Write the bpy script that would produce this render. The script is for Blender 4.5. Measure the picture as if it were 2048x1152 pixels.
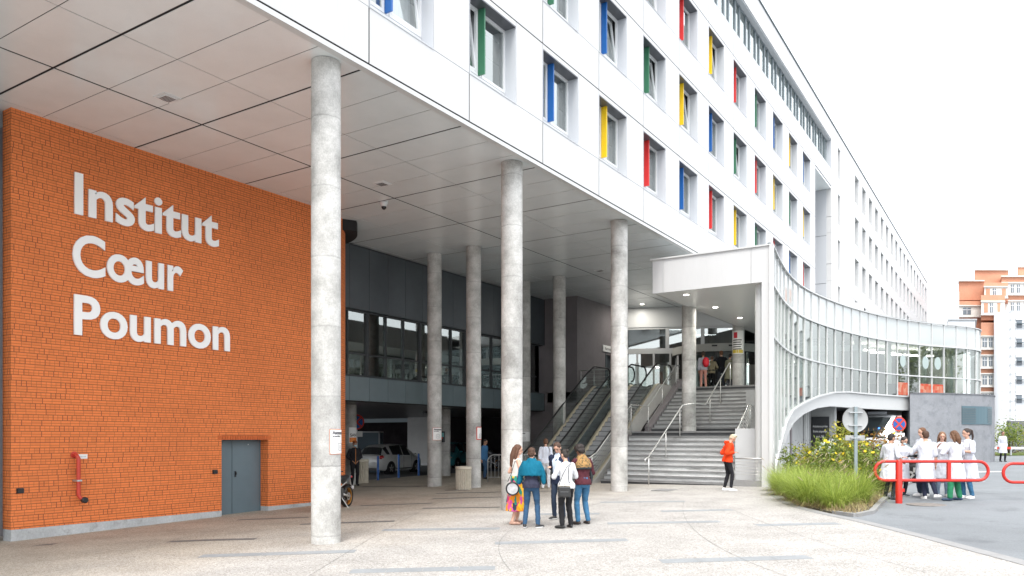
import bpy, bmesh, math, random
from mathutils import Vector, Matrix, noise
for o in list(bpy.data.objects): bpy.data.objects.remove(o)
S = bpy.context.scene
COL = S.collection
rnd = random.Random(7)
PI = math.pi
R = math.radians
# ------------------------------------------------------------------ camera (eye at z = 0, ground about 1.7 m below)
CAMYAW = math.atan2(.543, .84)
cd = bpy.data.cameras.new('camera'); cam = bpy.data.objects.new('camera', cd); COL.objects.link(cam)
cam.location = (0, 0, 0); cam.rotation_euler = (PI/2, 0, CAMYAW)
cd.sensor_width = 36; cd.lens = 1569/2048*36; cd.shift_y = (875-576)/2048; cd.clip_start = .1; cd.clip_end = 2000
S.camera = cam
# ------------------------------------------------------------------ overcast daylight
SUN_EL, SUN_H = 60, (.35, -.94)      # sun behind the cloud, to the right and behind the camera
W = bpy.data.worlds.new('World'); S.world = W; W.use_nodes = True
nt = W.node_tree; nt.nodes.clear()
sky = nt.nodes.new('ShaderNodeTexSky'); sky.sky_type = 'NISHITA'; sky.sun_disc = False
sky.sun_elevation = R(SUN_EL); sky.sun_rotation = math.atan2(SUN_H[0], SUN_H[1]); sky.air_density = 1.5; sky.dust_density = 4
hs = nt.nodes.new('ShaderNodeHueSaturation'); hs.inputs['Saturation'].default_value = .22
mx = nt.nodes.new('ShaderNodeMix'); mx.data_type = 'RGBA'; mx.inputs[0].default_value = .55
mx.inputs[7].default_value = (7.6, 7.8, 8.2, 1)
bg = nt.nodes.new('ShaderNodeBackground'); bg.inputs[1].default_value = .13
wo = nt.nodes.new('ShaderNodeOutputWorld')
nt.links.new(sky.outputs[0], hs.inputs['Color']); nt.links.new(hs.outputs[0], mx.inputs[6])
nt.links.new(mx.outputs[2], bg.inputs[0]); nt.links.new(bg.outputs[0], wo.inputs[0])
sl = bpy.data.lights.new('sun', 'SUN'); sl.energy = 1.2; sl.angle = R(25); sl.color = (1, .96, .9)
so = bpy.data.objects.new('sun', sl); COL.objects.link(so)
sd = Vector((SUN_H[0]*math.cos(R(SUN_EL)), SUN_H[1]*math.cos(R(SUN_EL)), math.sin(R(SUN_EL))))
so.rotation_euler = sd.to_track_quat('Z', 'Y').to_euler()
S.view_settings.view_transform = 'Standard'; S.view_settings.look = 'None'
S.view_settings.exposure = 1.5; S.view_settings.gamma = 1
S.cycles.max_bounces = 8; S.cycles.diffuse_bounces = 5; S.cycles.transparent_max_bounces = 16
S.cycles.sample_clamp_indirect = 6

# ------------------------------------------------------------------ materials
MAT = {}
def nn(t, typ, **k):
    n = t.nodes.new(typ)
    for a, b in k.items(): setattr(n, a, b)
    return n
def mat(name, col, rough=.6, metal=0, var=.0, vs=3, bump=0, bs=60, spec=.5, coords='Object', dirt=None, emit=0, coat=0, stretch=None, var2=0, vs2=40):
    """principled material with soft colour variation and fine bump"""
    if name in MAT: return MAT[name]
    m = bpy.data.materials.new(name); m.use_nodes = True; t = m.node_tree
    b = t.nodes['Principled BSDF']; b.inputs['Roughness'].default_value = rough; b.inputs['Metallic'].default_value = metal
    b.inputs['Specular IOR Level'].default_value = spec; b.inputs['Base Color'].default_value = (*col, 1)
    if coat: b.inputs['Coat Weight'].default_value = coat; b.inputs['Coat Roughness'].default_value = .08
    if emit: b.inputs['Emission Color'].default_value = (*col, 1); b.inputs['Emission Strength'].default_value = emit
    if var or bump or dirt or var2:
        tc = nn(t, 'ShaderNodeTexCoord'); src = tc.outputs[coords]
        if stretch:
            mp = nn(t, 'ShaderNodeMapping'); mp.inputs['Scale'].default_value = stretch; t.links.new(src, mp.inputs[0]); src = mp.outputs[0]
        cur = None
        base = nn(t, 'ShaderNodeRGB'); base.outputs[0].default_value = (*col, 1); cur = base.outputs[0]
        for v, sc in ((var, vs), (var2, vs2)):
            if not v: continue
            no = nn(t, 'ShaderNodeTexNoise'); no.inputs['Scale'].default_value = sc; no.inputs['Detail'].default_value = 6; no.inputs['Roughness'].default_value = .65
            t.links.new(src, no.inputs['Vector'])
            mr = nn(t, 'ShaderNodeMapRange'); mr.inputs['From Min'].default_value = .3; mr.inputs['From Max'].default_value = .7
            mr.inputs['To Min'].default_value = 1-v; mr.inputs['To Max'].default_value = 1+v
            t.links.new(no.outputs[0], mr.inputs[0])
            mm = nn(t, 'ShaderNodeVectorMath', operation='SCALE'); t.links.new(cur, mm.inputs[0]); t.links.new(mr.outputs[0], mm.inputs['Scale']); cur = mm.outputs[0]
        if dirt:   # (colour, scale, threshold, amount)
            no = nn(t, 'ShaderNodeTexNoise'); no.inputs['Scale'].default_value = dirt[1]; no.inputs['Detail'].default_value = 8; no.inputs['Roughness'].default_value = .7
            t.links.new(src, no.inputs['Vector'])
            mr = nn(t, 'ShaderNodeMapRange'); mr.inputs['From Min'].default_value = dirt[2]; mr.inputs['From Max'].default_value = dirt[2]+.12
            mr.inputs['To Max'].default_value = dirt[3]; t.links.new(no.outputs[0], mr.inputs[0])
            mi = nn(t, 'ShaderNodeMix', data_type='RGBA'); mi.inputs[7].default_value = (*dirt[0], 1)
            t.links.new(mr.outputs[0], mi.inputs[0]); t.links.new(cur, mi.inputs[6]); cur = mi.outputs[2]
        t.links.new(cur, b.inputs['Base Color'])
        if bump:
            no = nn(t, 'ShaderNodeTexNoise'); no.inputs['Scale'].default_value = bs; no.inputs['Detail'].default_value = 4
            t.links.new(src, no.inputs['Vector'])
            bu = nn(t, 'ShaderNodeBump'); bu.inputs['Strength'].default_value = bump; bu.inputs['Distance'].default_value = .01
            t.links.new(no.outputs[0], bu.inputs['Height']); t.links.new(bu.outputs[0], b.inputs['Normal'])
    MAT[name] = m; return m
def glass(name, tint=(1, 1, 1), refl=.12, rough=.02):
    if name in MAT: return MAT[name]
    m = bpy.data.materials.new(name); m.use_nodes = True; t = m.node_tree; t.nodes.clear()
    out = nn(t, 'ShaderNodeOutputMaterial'); tr = nn(t, 'ShaderNodeBsdfTransparent'); tr.inputs[0].default_value = (*tint, 1)
    gl = nn(t, 'ShaderNodeBsdfGlossy'); gl.inputs['Roughness'].default_value = rough; gl.inputs['Color'].default_value = (.95, 1, .98, 1)
    fr = nn(t, 'ShaderNodeLayerWeight'); fr.inputs['Blend'].default_value = .35
    mr = nn(t, 'ShaderNodeMapRange'); mr.inputs['To Min'].default_value = refl; mr.inputs['To Max'].default_value = .95
    t.links.new(fr.outputs['Fresnel'], mr.inputs[0])
    mi = nn(t, 'ShaderNodeMixShader'); t.links.new(mr.outputs[0], mi.inputs[0]); t.links.new(tr.outputs[0], mi.inputs[1]); t.links.new(gl.outputs[0], mi.inputs[2])
    t.links.new(mi.outputs[0], out.inputs[0])
    MAT[name] = m; return m

def brick_mat():
    m = bpy.data.materials.new('orange_brick'); m.use_nodes = True; t = m.node_tree; b = t.nodes['Principled BSDF']; b.inputs['Roughness'].default_value = .8
    L = t.links.new
    def M(op, a, bb=None, c=None):
        n = nn(t, 'ShaderNodeMath', operation=op)
        for i, v in enumerate((a, bb, c)):
            if v is None: continue
            if isinstance(v, (int, float)): n.inputs[i].default_value = v
            else: L(v, n.inputs[i])
        return n.outputs[0]
    uv = nn(t, 'ShaderNodeUVMap'); uv.uv_map = 'UVMap'
    sp = nn(t, 'ShaderNodeSeparateXYZ'); L(uv.outputs[0], sp.inputs[0]); u, v = sp.outputs[0], sp.outputs[1]
    CH = .0585
    v = M('ADD', v, 20.)
    pair = M('FLOOR', M('DIVIDE', v, CH*2)); par = M('MODULO', pair, 2.)
    wn = nn(t, 'ShaderNodeTexWhiteNoise'); wn.noise_dimensions = '1D'; L(pair, wn.inputs['W'])
    Lb = M('ADD', .1, M('MULTIPLY', par, .1))
    uo = M('DIVIDE', M('ADD', M('ADD', u, 50.), M('MULTIPLY', wn.outputs[0], .4)), Lb)
    fu = M('FRACT', uo); fv = M('FRACT', M('DIVIDE', v, CH)); row = M('FLOOR', M('DIVIDE', v, CH)); idu = M('FLOOR', uo)
    # vertical joints: some wide and dark (shadow of the stepped relief, put into the colour), most thin
    w2 = nn(t, 'ShaderNodeTexWhiteNoise'); w2.noise_dimensions = '2D'
    cb = nn(t, 'ShaderNodeCombineXYZ'); L(idu, cb.inputs[0]); L(pair, cb.inputs[1]); L(cb.outputs[0], w2.inputs['Vector'])
    wid = M('ADD', .0055, M('MULTIPLY', M('GREATER_THAN', w2.outputs[0], .78), .008))
    vj = M('LESS_THAN', fu, M('DIVIDE', wid, Lb))
    hj = M('LESS_THAN', fv, .15)
    fp = M('FRACT', M('DIVIDE', v, CH*2)); hj2 = M('LESS_THAN', fp, .10)
    joint = M('MAXIMUM', vj, M('MAXIMUM', M('MULTIPLY', hj, .78), hj2))
    w3 = nn(t, 'ShaderNodeTexWhiteNoise'); w3.noise_dimensions = '2D'
    cb2 = nn(t, 'ShaderNodeCombineXYZ'); L(idu, cb2.inputs[0]); L(row, cb2.inputs[1]); L(cb2.outputs[0], w3.inputs['Vector'])
    no = nn(t, 'ShaderNodeTexNoise'); no.inputs['Scale'].default_value = .55; no.inputs['Detail'].default_value = 8; L(uv.outputs[0], no.inputs['Vector'])
    no2 = nn(t, 'ShaderNodeTexNoise'); no2.inputs['Scale'].default_value = 14; no2.inputs['Detail'].default_value = 5; L(uv.outputs[0], no2.inputs['Vector'])
    k = M('ADD', M('ADD', .74, M('MULTIPLY', w3.outputs[0], .16)), M('ADD', M('MULTIPLY', no.outputs[0], .36), M('MULTIPLY', no2.outputs[0], .22)))
    bc = nn(t, 'ShaderNodeVectorMath', operation='SCALE'); bc.inputs[0].default_value = (.64, .178, .048); L(k, bc.inputs['Scale'])
    # pale lime bloom low on the wall
    no3 = nn(t, 'ShaderNodeTexNoise'); no3.inputs['Scale'].default_value = 1.7; no3.inputs['Detail'].default_value = 9; no3.inputs['Roughness'].default_value = .75; L(uv.outputs[0], no3.inputs['Vector'])
    bl = nn(t, 'ShaderNodeMapRange'); bl.inputs['From Min'].default_value = .66; bl.inputs['From Max'].default_value = .8; bl.inputs['To Max'].default_value = .45; L(no3.outputs[0], bl.inputs[0])
    ml = nn(t, 'ShaderNodeMix', data_type='RGBA'); L(bl.outputs[0], ml.inputs[0]); L(bc.outputs[0], ml.inputs[6]); ml.inputs[7].default_value = (.5, .25, .15, 1)
    mi = nn(t, 'ShaderNodeMix', data_type='RGBA'); L(joint, mi.inputs[0]); L(ml.outputs[2], mi.inputs[6]); mi.inputs[7].default_value = (.17, .046, .021, 1)
    L(mi.outputs[2], b.inputs['Base Color'])
    bu = nn(t, 'ShaderNodeBump'); bu.inputs['Distance'].default_value = .012; bu.inputs['Strength'].default_value = .3
    L(M('ADD', M('SUBTRACT', 1., joint), M('MULTIPLY', w2.outputs[0], .7)), bu.inputs['Height']); L(bu.outputs[0], b.inputs['Normal'])
    return m

def aggregate_mat():
    m = bpy.data.materials.new('washed_aggregate'); m.use_nodes = True; t = m.node_tree; b = t.nodes['Principled BSDF']; b.inputs['Roughness'].default_value = .75
    b.inputs['Specular IOR Level'].default_value = .3
    L = t.links.new
    tc = nn(t, 'ShaderNodeTexCoord'); o = tc.outputs['Object']
    vo = nn(t, 'ShaderNodeTexVoronoi'); vo.inputs['Scale'].default_value = 62; L(o, vo.inputs['Vector'])
    vb = nn(t, 'ShaderNodeTexVoronoi'); vb.inputs['Scale'].default_value = 21; L(o, vb.inputs['Vector'])
    cr = nn(t, 'ShaderNodeValToRGB'); e = cr.color_ramp.elements
    e[0].position = 0; e[0].color = (.22, .205, .19, 1); e[1].position = 1; e[1].color = (.50, .49, .48, 1)
    a = cr.color_ramp.elements.new(.16); a.color = (.31, .295, .275, 1); a = cr.color_ramp.elements.new(.34); a.color = (.345, .33, .31, 1); a = cr.color_ramp.elements.new(.7); a.color = (.43, .42, .405, 1)
    sx = nn(t, 'ShaderNodeSeparateColor'); L(vo.outputs['Color'], sx.inputs[0]); L(sx.outputs[0], cr.inputs[0])
    s2 = nn(t, 'ShaderNodeSeparateColor'); L(vb.outputs['Color'], s2.inputs[0])
    mr2 = nn(t, 'ShaderNodeMapRange'); mr2.inputs['To Min'].default_value = .93; mr2.inputs['To Max'].default_value = 1.06; L(s2.outputs[1], mr2.inputs[0])
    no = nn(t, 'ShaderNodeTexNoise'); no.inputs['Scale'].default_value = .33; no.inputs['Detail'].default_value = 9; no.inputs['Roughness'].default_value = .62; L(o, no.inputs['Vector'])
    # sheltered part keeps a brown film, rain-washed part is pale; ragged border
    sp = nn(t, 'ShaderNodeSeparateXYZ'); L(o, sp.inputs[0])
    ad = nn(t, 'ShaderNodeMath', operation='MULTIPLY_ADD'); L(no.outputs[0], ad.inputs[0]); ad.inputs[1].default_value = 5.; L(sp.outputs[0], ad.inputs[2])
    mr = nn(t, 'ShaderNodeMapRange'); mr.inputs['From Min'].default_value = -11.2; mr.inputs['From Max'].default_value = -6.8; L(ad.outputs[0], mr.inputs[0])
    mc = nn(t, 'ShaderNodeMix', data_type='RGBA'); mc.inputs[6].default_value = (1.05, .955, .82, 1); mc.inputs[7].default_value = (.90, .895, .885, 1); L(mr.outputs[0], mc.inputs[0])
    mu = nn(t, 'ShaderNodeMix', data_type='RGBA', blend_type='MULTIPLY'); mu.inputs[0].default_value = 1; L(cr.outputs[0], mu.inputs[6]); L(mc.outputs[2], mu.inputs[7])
    n2 = nn(t, 'ShaderNodeTexNoise'); n2.inputs['Scale'].default_value = 1.1; n2.inputs['Detail'].default_value = 8; L(o, n2.inputs['Vector'])
    m3 = nn(t, 'ShaderNodeMapRange'); m3.inputs['From Min'].default_value = .3; m3.inputs['From Max'].default_value = .7; m3.inputs['To Min'].default_value = .86; m3.inputs['To Max'].default_value = 1.1; L(n2.outputs[0], m3.inputs[0])
    v1 = nn(t, 'ShaderNodeVectorMath', operation='SCALE'); L(mu.outputs[2], v1.inputs[0]); L(m3.outputs[0], v1.inputs['Scale'])
    v2 = nn(t, 'ShaderNodeVectorMath', operation='SCALE'); L(v1.outputs[0], v2.inputs[0]); L(mr2.outputs[0], v2.inputs['Scale'])
    L(v2.outputs[0], b.inputs['Base Color'])
    bu = nn(t, 'ShaderNodeBump'); bu.inputs['Distance'].default_value = .006; bu.inputs['Strength'].default_value = .6; L(vo.outputs['Distance'], bu.inputs['Height']); L(bu.outputs[0], b.inputs['Normal'])
    return m

def concrete_col_mat():
    m = bpy.data.materials.new('column_concrete'); m.use_nodes = True; t = m.node_tree; b = t.nodes['Principled BSDF']; b.inputs['Roughness'].default_value = .75
    L = t.links.new
    oi = nn(t, 'ShaderNodeObjectInfo'); tc = nn(t, 'ShaderNodeTexCoord')
    ad = nn(t, 'ShaderNodeVectorMath', operation='ADD'); L(tc.outputs['Object'], ad.inputs[0]); L(oi.outputs['Location'], ad.inputs[1]); o = ad.outputs[0]
    n1 = nn(t, 'ShaderNodeTexNoise'); n1.inputs['Scale'].default_value = 1.6; n1.inputs['Detail'].default_value = 10; n1.inputs['Roughness'].default_value = .7; L(o, n1.inputs['Vector'])
    n2 = nn(t, 'ShaderNodeTexNoise'); n2.inputs['Scale'].default_value = 38; n2.inputs['Detail'].default_value = 6; n2.inputs['Roughness'].default_value = .8; L(o, n2.inputs['Vector'])
    n3 = nn(t, 'ShaderNodeTexNoise'); n3.inputs['Scale'].default_value = 4.5; n3.inputs['Detail'].default_value = 8; L(o, n3.inputs['Vector'])
    cr = nn(t, 'ShaderNodeValToRGB'); e = cr.color_ramp.elements; e[0].position = .32; e[0].color = (.27, .265, .25, 1); e[1].position = .62; e[1].color = (.56, .555, .535, 1)
    L(n1.outputs[0], cr.inputs[0])
    mr = nn(t, 'ShaderNodeMapRange'); mr.inputs['From Min'].default_value = .25; mr.inputs['From Max'].default_value = .75; mr.inputs['To Min'].default_value = .68; mr.inputs['To Max'].default_value = 1.3; L(n2.outputs[0], mr.inputs[0])
    v1 = nn(t, 'ShaderNodeVectorMath', operation='SCALE'); L(cr.outputs[0], v1.inputs[0]); L(mr.outputs[0], v1.inputs['Scale'])
    # pour joints: soft rings at irregular heights, each pour its own tone
    sp = nn(t, 'ShaderNodeSeparateXYZ'); L(tc.outputs['Object'], sp.inputs[0])
    z = nn(t, 'ShaderNodeMath', operation='MULTIPLY_ADD'); L(sp.outputs[2], z.inputs[0]); z.inputs[1].default_value = .8
    mo = nn(t, 'ShaderNodeMath', operation='MULTIPLY'); L(oi.outputs['Random'], mo.inputs[0]); mo.inputs[1].default_value = 3.7; L(mo.outputs[0], z.inputs[2])
    wob = nn(t, 'ShaderNodeMath', operation='MULTIPLY_ADD'); L(n3.outputs[0], wob.inputs[0]); wob.inputs[1].default_value = .05; L(z.outputs[0], wob.inputs[2])
    fr = nn(t, 'ShaderNodeMath', operation='FRACT'); L(wob.outputs[0], fr.inputs[0])
    fl = nn(t, 'ShaderNodeMath', operation='FLOOR'); L(wob.outputs[0], fl.inputs[0])
    wn = nn(t, 'ShaderNodeTexWhiteNoise'); wn.noise_dimensions = '1D'; L(fl.outputs[0], wn.inputs['W'])
    m2 = nn(t, 'ShaderNodeMapRange'); m2.inputs['From Min'].default_value = 0; m2.inputs['From Max'].default_value = 1; m2.inputs['To Min'].default_value = .84; m2.inputs['To Max'].default_value = 1.1; L(wn.outputs[0], m2.inputs[0])
    ri = nn(t, 'ShaderNodeMapRange'); ri.inputs['From Min'].default_value = 0; ri.inputs['From Max'].default_value = .03; ri.inputs['To Min'].default_value = .72; ri.inputs['To Max'].default_value = 1; L(fr.outputs[0], ri.inputs[0])
    mm = nn(t, 'ShaderNodeMath', operation='MULTIPLY'); L(m2.outputs[0], mm.inputs[0]); L(ri.outputs[0], mm.inputs[1])
    v2 = nn(t, 'ShaderNodeVectorMath', operation='SCALE'); L(v1.outputs[0], v2.inputs[0]); L(mm.outputs[0], v2.inputs['Scale'])
    L(v2.outputs[0], b.inputs['Base Color'])
    bu = nn(t, 'ShaderNodeBump'); bu.inputs['Distance'].default_value = .006; bu.inputs['Strength'].default_value = .5; L(n2.outputs[0], bu.inputs['Height']); L(bu.outputs[0], b.inputs['Normal'])
    return m

def panel_soffit_mat():
    m = mat('soffit_aluminium', (.76, .81, .83), rough=.20, metal=.1, var=.05, vs=.8, var2=.06, vs2=90, spec=.6, bump=.02, bs=200)
    return m

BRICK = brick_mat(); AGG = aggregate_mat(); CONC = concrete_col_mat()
M_ = dict(
 white=mat('white_panel', (.53, .535, .54), .35, var=.035, vs=.5, var2=.02, vs2=9, stretch=(2.5, 2.5, .22), dirt=((.40, .40, .39), 1.6, .6, .4)), whitemetal=mat('white_metal', (.52, .53, .53), .4, var=.02, vs=2),
 soffit=panel_soffit_mat(), dark=mat('joint_black', (.012, .012, .014), .8), reveal=mat('reveal_white', (.46, .48, .51), .45),
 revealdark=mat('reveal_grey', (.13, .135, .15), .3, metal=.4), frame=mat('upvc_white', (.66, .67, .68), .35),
 plinth=mat('plinth_concrete', (.44, .46, .47), .85, var=.14, vs=2.2, var2=.14, vs2=25, bump=.3, bs=40, dirt=((.16, .15, .13), 3.2, .56, .5)),
 doorgrey=mat('door_grey_blue', (.115, .16, .185), .45, var=.05, vs=2), greypanel=mat('dark_grey_cladding', (.080, .092, .103), .38, metal=.2, var=.10, vs=1.2),
 greyband=mat('grey_blue_cladding', (.12, .155, .17), .4, metal=.1, var=.07, vs=1.5), darkwall=mat('dark_taupe_render', (.185, .168, .175), .85, var=.10, vs=1.1, var2=.10, vs2=30, bump=.3, bs=80),
 darkframe=mat('dark_window_frame', (.03, .034, .038), .4), asphalt=mat('asphalt', (.18, .194, .207), .85, var=.14, vs=.35, var2=.22, vs2=45, bump=.5, bs=120, spec=.3, dirt=((.10, .108, .118), .9, .56, .6)),
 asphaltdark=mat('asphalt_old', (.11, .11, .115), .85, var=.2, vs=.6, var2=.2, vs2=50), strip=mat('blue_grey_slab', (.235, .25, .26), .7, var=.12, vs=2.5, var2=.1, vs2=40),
 stripd=mat('slate_slab', (.14, .135, .13), .7, var=.12, vs=2.5), kerb=mat('kerb_concrete', (.24, .24, .24), .85, var=.12, vs=3, var2=.1, vs2=40, bump=.3),
 step=mat('step_concrete', (.46, .47, .47), .8, var=.22, vs=2.2, var2=.16, vs2=30, bump=.3, bs=50, dirt=((.13, .125, .12), 1.7, .55, .6), stretch=(.5, 1, 3)), stepdark=mat('step_dark_stone', (.045, .048, .052), .6, var=.25, vs=4),
 nosing_shade=mat('step_nosing_shade', (.19, .193, .195), .7, var=.2, vs=3), steel=mat('stainless_steel', (.60, .60, .59), .35, metal=.8), steeld=mat('brushed_steel', (.56, .55, .53), .42, metal=.5, var=.05, vs=4), gold=mat('champagne_skirt', (.66, .58, .44), .4, metal=.35),
 rubber=mat('black_rubber', (.012, .012, .013), .45), tread=mat('escalator_tread', (.36, .37, .38), .5, metal=.1, var=.1, vs=20),
 lettering=mat('letter_white', (.90, .90, .90), .4), red=mat('barrier_red', (.48, .02, .012), .35, var=.06, vs=8, dirt=((.25, .02, .01), 6, .6, .5)), pipe=mat('pipe_red', (.50, .045, .025), .45, var=.12, vs=10),
 galv=mat('galvanised', (.46, .48, .49), .4, metal=.6, var=.06, vs=9), signback=mat('sign_back_aluminium', (.36, .37, .37), .45, metal=.4, var=.05, vs=3),
 greywall=mat('grey_render', (.235, .245, .265), .8, var=.10, vs=1.4, var2=.10, vs2=22, bump=.3, bs=50, dirt=((.17, .18, .2), 2.5, .5, .7)), greywalld=mat('grey_render_side', (.15, .155, .17), .85, var=.1, vs=2),
 concgrey=mat('fair_faced_concrete', (.36, .37, .37), .8, var=.12, vs=1.5, var2=.08, vs2=25), teal=mat('teal_louvre', (.08, .14, .17), .45),
 posterwhite=mat('sign_white', (.76, .76, .75), .5), signred=mat('sign_red', (.55, .04, .02), .5), black=mat('black_plastic', (.015, .015, .017), .4),
 blue=mat('post_blue', (.01, .09, .34), .4), bin=mat('bin_concrete', (.50, .46, .38), .85, var=.12, vs=6, var2=.12, vs2=50, bump=.3), soil=mat('bed_soil', (.10, .085, .06), .95, var=.3, vs=6, bump=1, bs=20),
 curtain=mat('net_curtain', (.62, .64, .66), .9, var=.08, vs=9, stretch=(1, 8, .3)), room=mat('room_dark', (.16, .17, .18), .9), intwhite=mat('interior_white', (.66, .67, .66), .8), intfloor=mat('interior_floor', (.22, .2, .19), .5),
 glassdark=glass('glass_dark_window', (.55, .62, .64), .16), glassw=glass('glass_window', (.80, .85, .86), .34), glassg=glass('gallery_glass', (.74, .83, .80), .15), glasse=glass('escalator_glass', (.86, .91, .89), .07),
)

# ------------------------------------------------------------------ mesh helpers
class MB:
    def __init__(s): s.v = []; s.f = []; s.m = []; s.uv = None
    def add(s, vs, fs, mi=0):
        n = len(s.v); s.v += [tuple(p) for p in vs]
        for f in fs: s.f.append(tuple(n+i for i in f)); s.m.append(mi)
    def box(s, x0, y0, z0, x1, y1, z1, mi=0):
        if x0 > x1: x0, x1 = x1, x0
        if y0 > y1: y0, y1 = y1, y0
        if z0 > z1: z0, z1 = z1, z0
        s.add([(x0,y0,z0),(x1,y0,z0),(x1,y1,z0),(x0,y1,z0),(x0,y0,z1),(x1,y0,z1),(x1,y1,z1),(x0,y1,z1)],
              [(3,2,1,0),(4,5,6,7),(0,1,5,4),(1,2,6,5),(2,3,7,6),(3,0,4,7)], mi); return s
    def obox(s, c, ax, ay, az, mi=0):
        c = Vector(c); ax = Vector(ax); ay = Vector(ay); az = Vector(az)
        P = [c+sx*ax+sy*ay+sz*az for sz in (-1, 1) for sx, sy in ((-1,-1),(1,-1),(1,1),(-1,1))]
        s.add(P, [(3,2,1,0),(4,5,6,7),(0,1,5,4),(1,2,6,5),(2,3,7,6),(3,0,4,7)], mi); return s
    def beam(s, a, b, w, h, up=(0,0,1), mi=0):
        a = Vector(a); b = Vector(b); d = (b-a); l = d.length; d.normalize(); side = d.cross(Vector(up)).normalized(); u = side.cross(d)
        return s.obox((a+b)/2, d*l/2, side*w/2, u*h/2, mi)
    def prism(s, poly, z0, z1, mi=0):
        n = len(poly); zz0 = z0 if callable(z0) else (lambda x, y: z0); zz1 = z1 if callable(z1) else (lambda x, y: z1)
        s.add([(x, y, zz0(x, y)) for x, y in poly]+[(x, y, zz1(x, y)) for x, y in poly],
              [tuple(range(n-1, -1, -1)), tuple(range(n, 2*n))]+[(i, (i+1) % n, n+(i+1) % n, n+i) for i in range(n)], mi); return s
    def ring(s, rings, closed=True, caps=True, mi=0):
        n = len(rings[0]); vs = [p for r in rings for p in r]; fs = []
        for k in range(len(rings)-1):
            for i in range(n if closed else n-1):
                j = (i+1) % n; fs.append((k*n+i, k*n+j, (k+1)*n+j, (k+1)*n+i))
        if caps and closed:
            fs.append(tuple(range(n-1, -1, -1))); fs.append(tuple((len(rings)-1)*n+i for i in range(n)))
        s.add(vs, fs, mi); return s
    def lathe(s, prof, c=(0,0,0), n=24, axis='z', mi=0, caps=True):
        rings = []
        for r, h in prof:
            ring = []
            for i in range(n):
                a = 2*PI*i/n; x, y = r*math.cos(a), r*math.sin(a)
                p = (x, y, h) if axis == 'z' else ((h, x, y) if axis == 'x' else (y, h, x))
                ring.append((c[0]+p[0], c[1]+p[1], c[2]+p[2]))
            rings.append(ring)
        return s.ring(rings, True, caps, mi)
    def tube(s, pts, r, n=8, mi=0, closed=False):
        pts = [Vector(p) for p in pts]; N = len(pts); rr = r if isinstance(r, (list, tuple)) else [r]*N; rings = []
        prev = None
        for i, p in enumerate(pts):
            if closed: d = (pts[(i+1) % N]-pts[i-1]).normalized()
            else: d = ((pts[min(i+1, N-1)]-pts[max(i-1, 0)])).normalized()
            if prev is None:
                up = Vector((0, 0, 1)) if abs(d.z) < .9 else Vector((1, 0, 0)); a = d.cross(up).normalized()
            else: a = (prev-d*prev.dot(d)).normalized()
            prev = a; b = d.cross(a)
            rings.append([p+(a*math.cos(2*PI*k/n)+b*math.sin(2*PI*k/n))*rr[i] for k in range(n)])
        if closed: rings.append(rings[0]); return s.ring(rings, True, False, mi)
        return s.ring(rings, True, True, mi)
    def cap(s, pts, rad, n=12, sq=(1,1), mi=0):
        """tapered limb with rounded ends"""
        pts = [Vector(p) for p in pts]; rad = list(rad)
        d0 = (pts[0]-pts[1]).normalized(); d1 = (pts[-1]-pts[-2]).normalized()
        P = [pts[0]+d0*rad[0]*k for k in (.96, .75, .4)]+pts+[pts[-1]+d1*rad[-1]*k for k in (.4, .75, .96)]
        Q = [rad[0]*k for k in (.25, .66, .92)]+rad+[rad[-1]*k for k in (.92, .66, .25)]
        return s.tube(P, Q, n, mi)
    def ell(s, c, r, n=14, m=9, M=None, mi=0):
        c = Vector(c); rings = []
        for k in range(1, m):
            t = PI*k/m; ring = []
            for i in range(n):
                a = 2*PI*i/n; p = Vector((r[0]*math.sin(t)*math.cos(a), r[1]*math.sin(t)*math.sin(a), -r[2]*math.cos(t)))
                if M: p = M @ p
                ring.append(c+p)
            rings.append(ring)
        return s.ring(rings, True, True, mi)
    def build(s, name, m, parent=None, smooth=False, bevel=0, loc=None, autosmooth=None):
        me = bpy.data.meshes.new(name); me.from_pydata(s.v, [], s.f)
        ms = m if isinstance(m, (list, tuple)) else [m]
        for q in ms: me.materials.append(M_[q] if isinstance(q, str) else q)
        if len(ms) > 1: me.polygons.foreach_set('material_index', s.m)
        if smooth: me.polygons.foreach_set('use_smooth', [True]*len(me.polygons))
        me.update()
        o = bpy.data.objects.new(name, me); COL.objects.link(o)
        if parent is not None: o.parent = parent
        if loc is not None: o.location = loc
        if bevel:
            b = o.modifiers.new('bevel', 'BEVEL'); b.width = bevel; b.segments = 2; b.limit_method = 'ANGLE'; b.angle_limit = R(40)
        if autosmooth is not None and not smooth:
            me.polygons.foreach_set('use_smooth', [True]*len(me.polygons))
            me.set_sharp_from_angle(angle=R(autosmooth))
        return o
def tag(o, label=None, cat=None, group=None, kind=None):
    if label: o['label'] = label
    if cat: o['category'] = cat
    if group: o['group'] = group
    if kind: o['kind'] = kind
    return o
def thing(name, label, cat, loc=(0,0,0), rz=0, group=None):
    o = bpy.data.objects.new(name, None); COL.objects.link(o); o.location = loc; o.rotation_euler = (0, 0, rz); o.empty_display_size = .2
    return tag(o, label, cat, group)
def dup(root, loc=None, rz=None, label=None):
    kids = {}
    for o in bpy.data.objects:
        if o.parent is not None: kids.setdefault(o.parent.name, []).append(o)
    def rec(o, par):
        c = o.copy(); COL.objects.link(c)
        if par is not None: c.parent = par
        for k in kids.get(o.name, []): rec(k, c)
        return c
    c = rec(root, root.parent)
    if loc is not None: c.location = loc
    if rz is not None: c.rotation_euler = (0, 0, rz)
    if label: c['label'] = label
    return c
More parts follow.
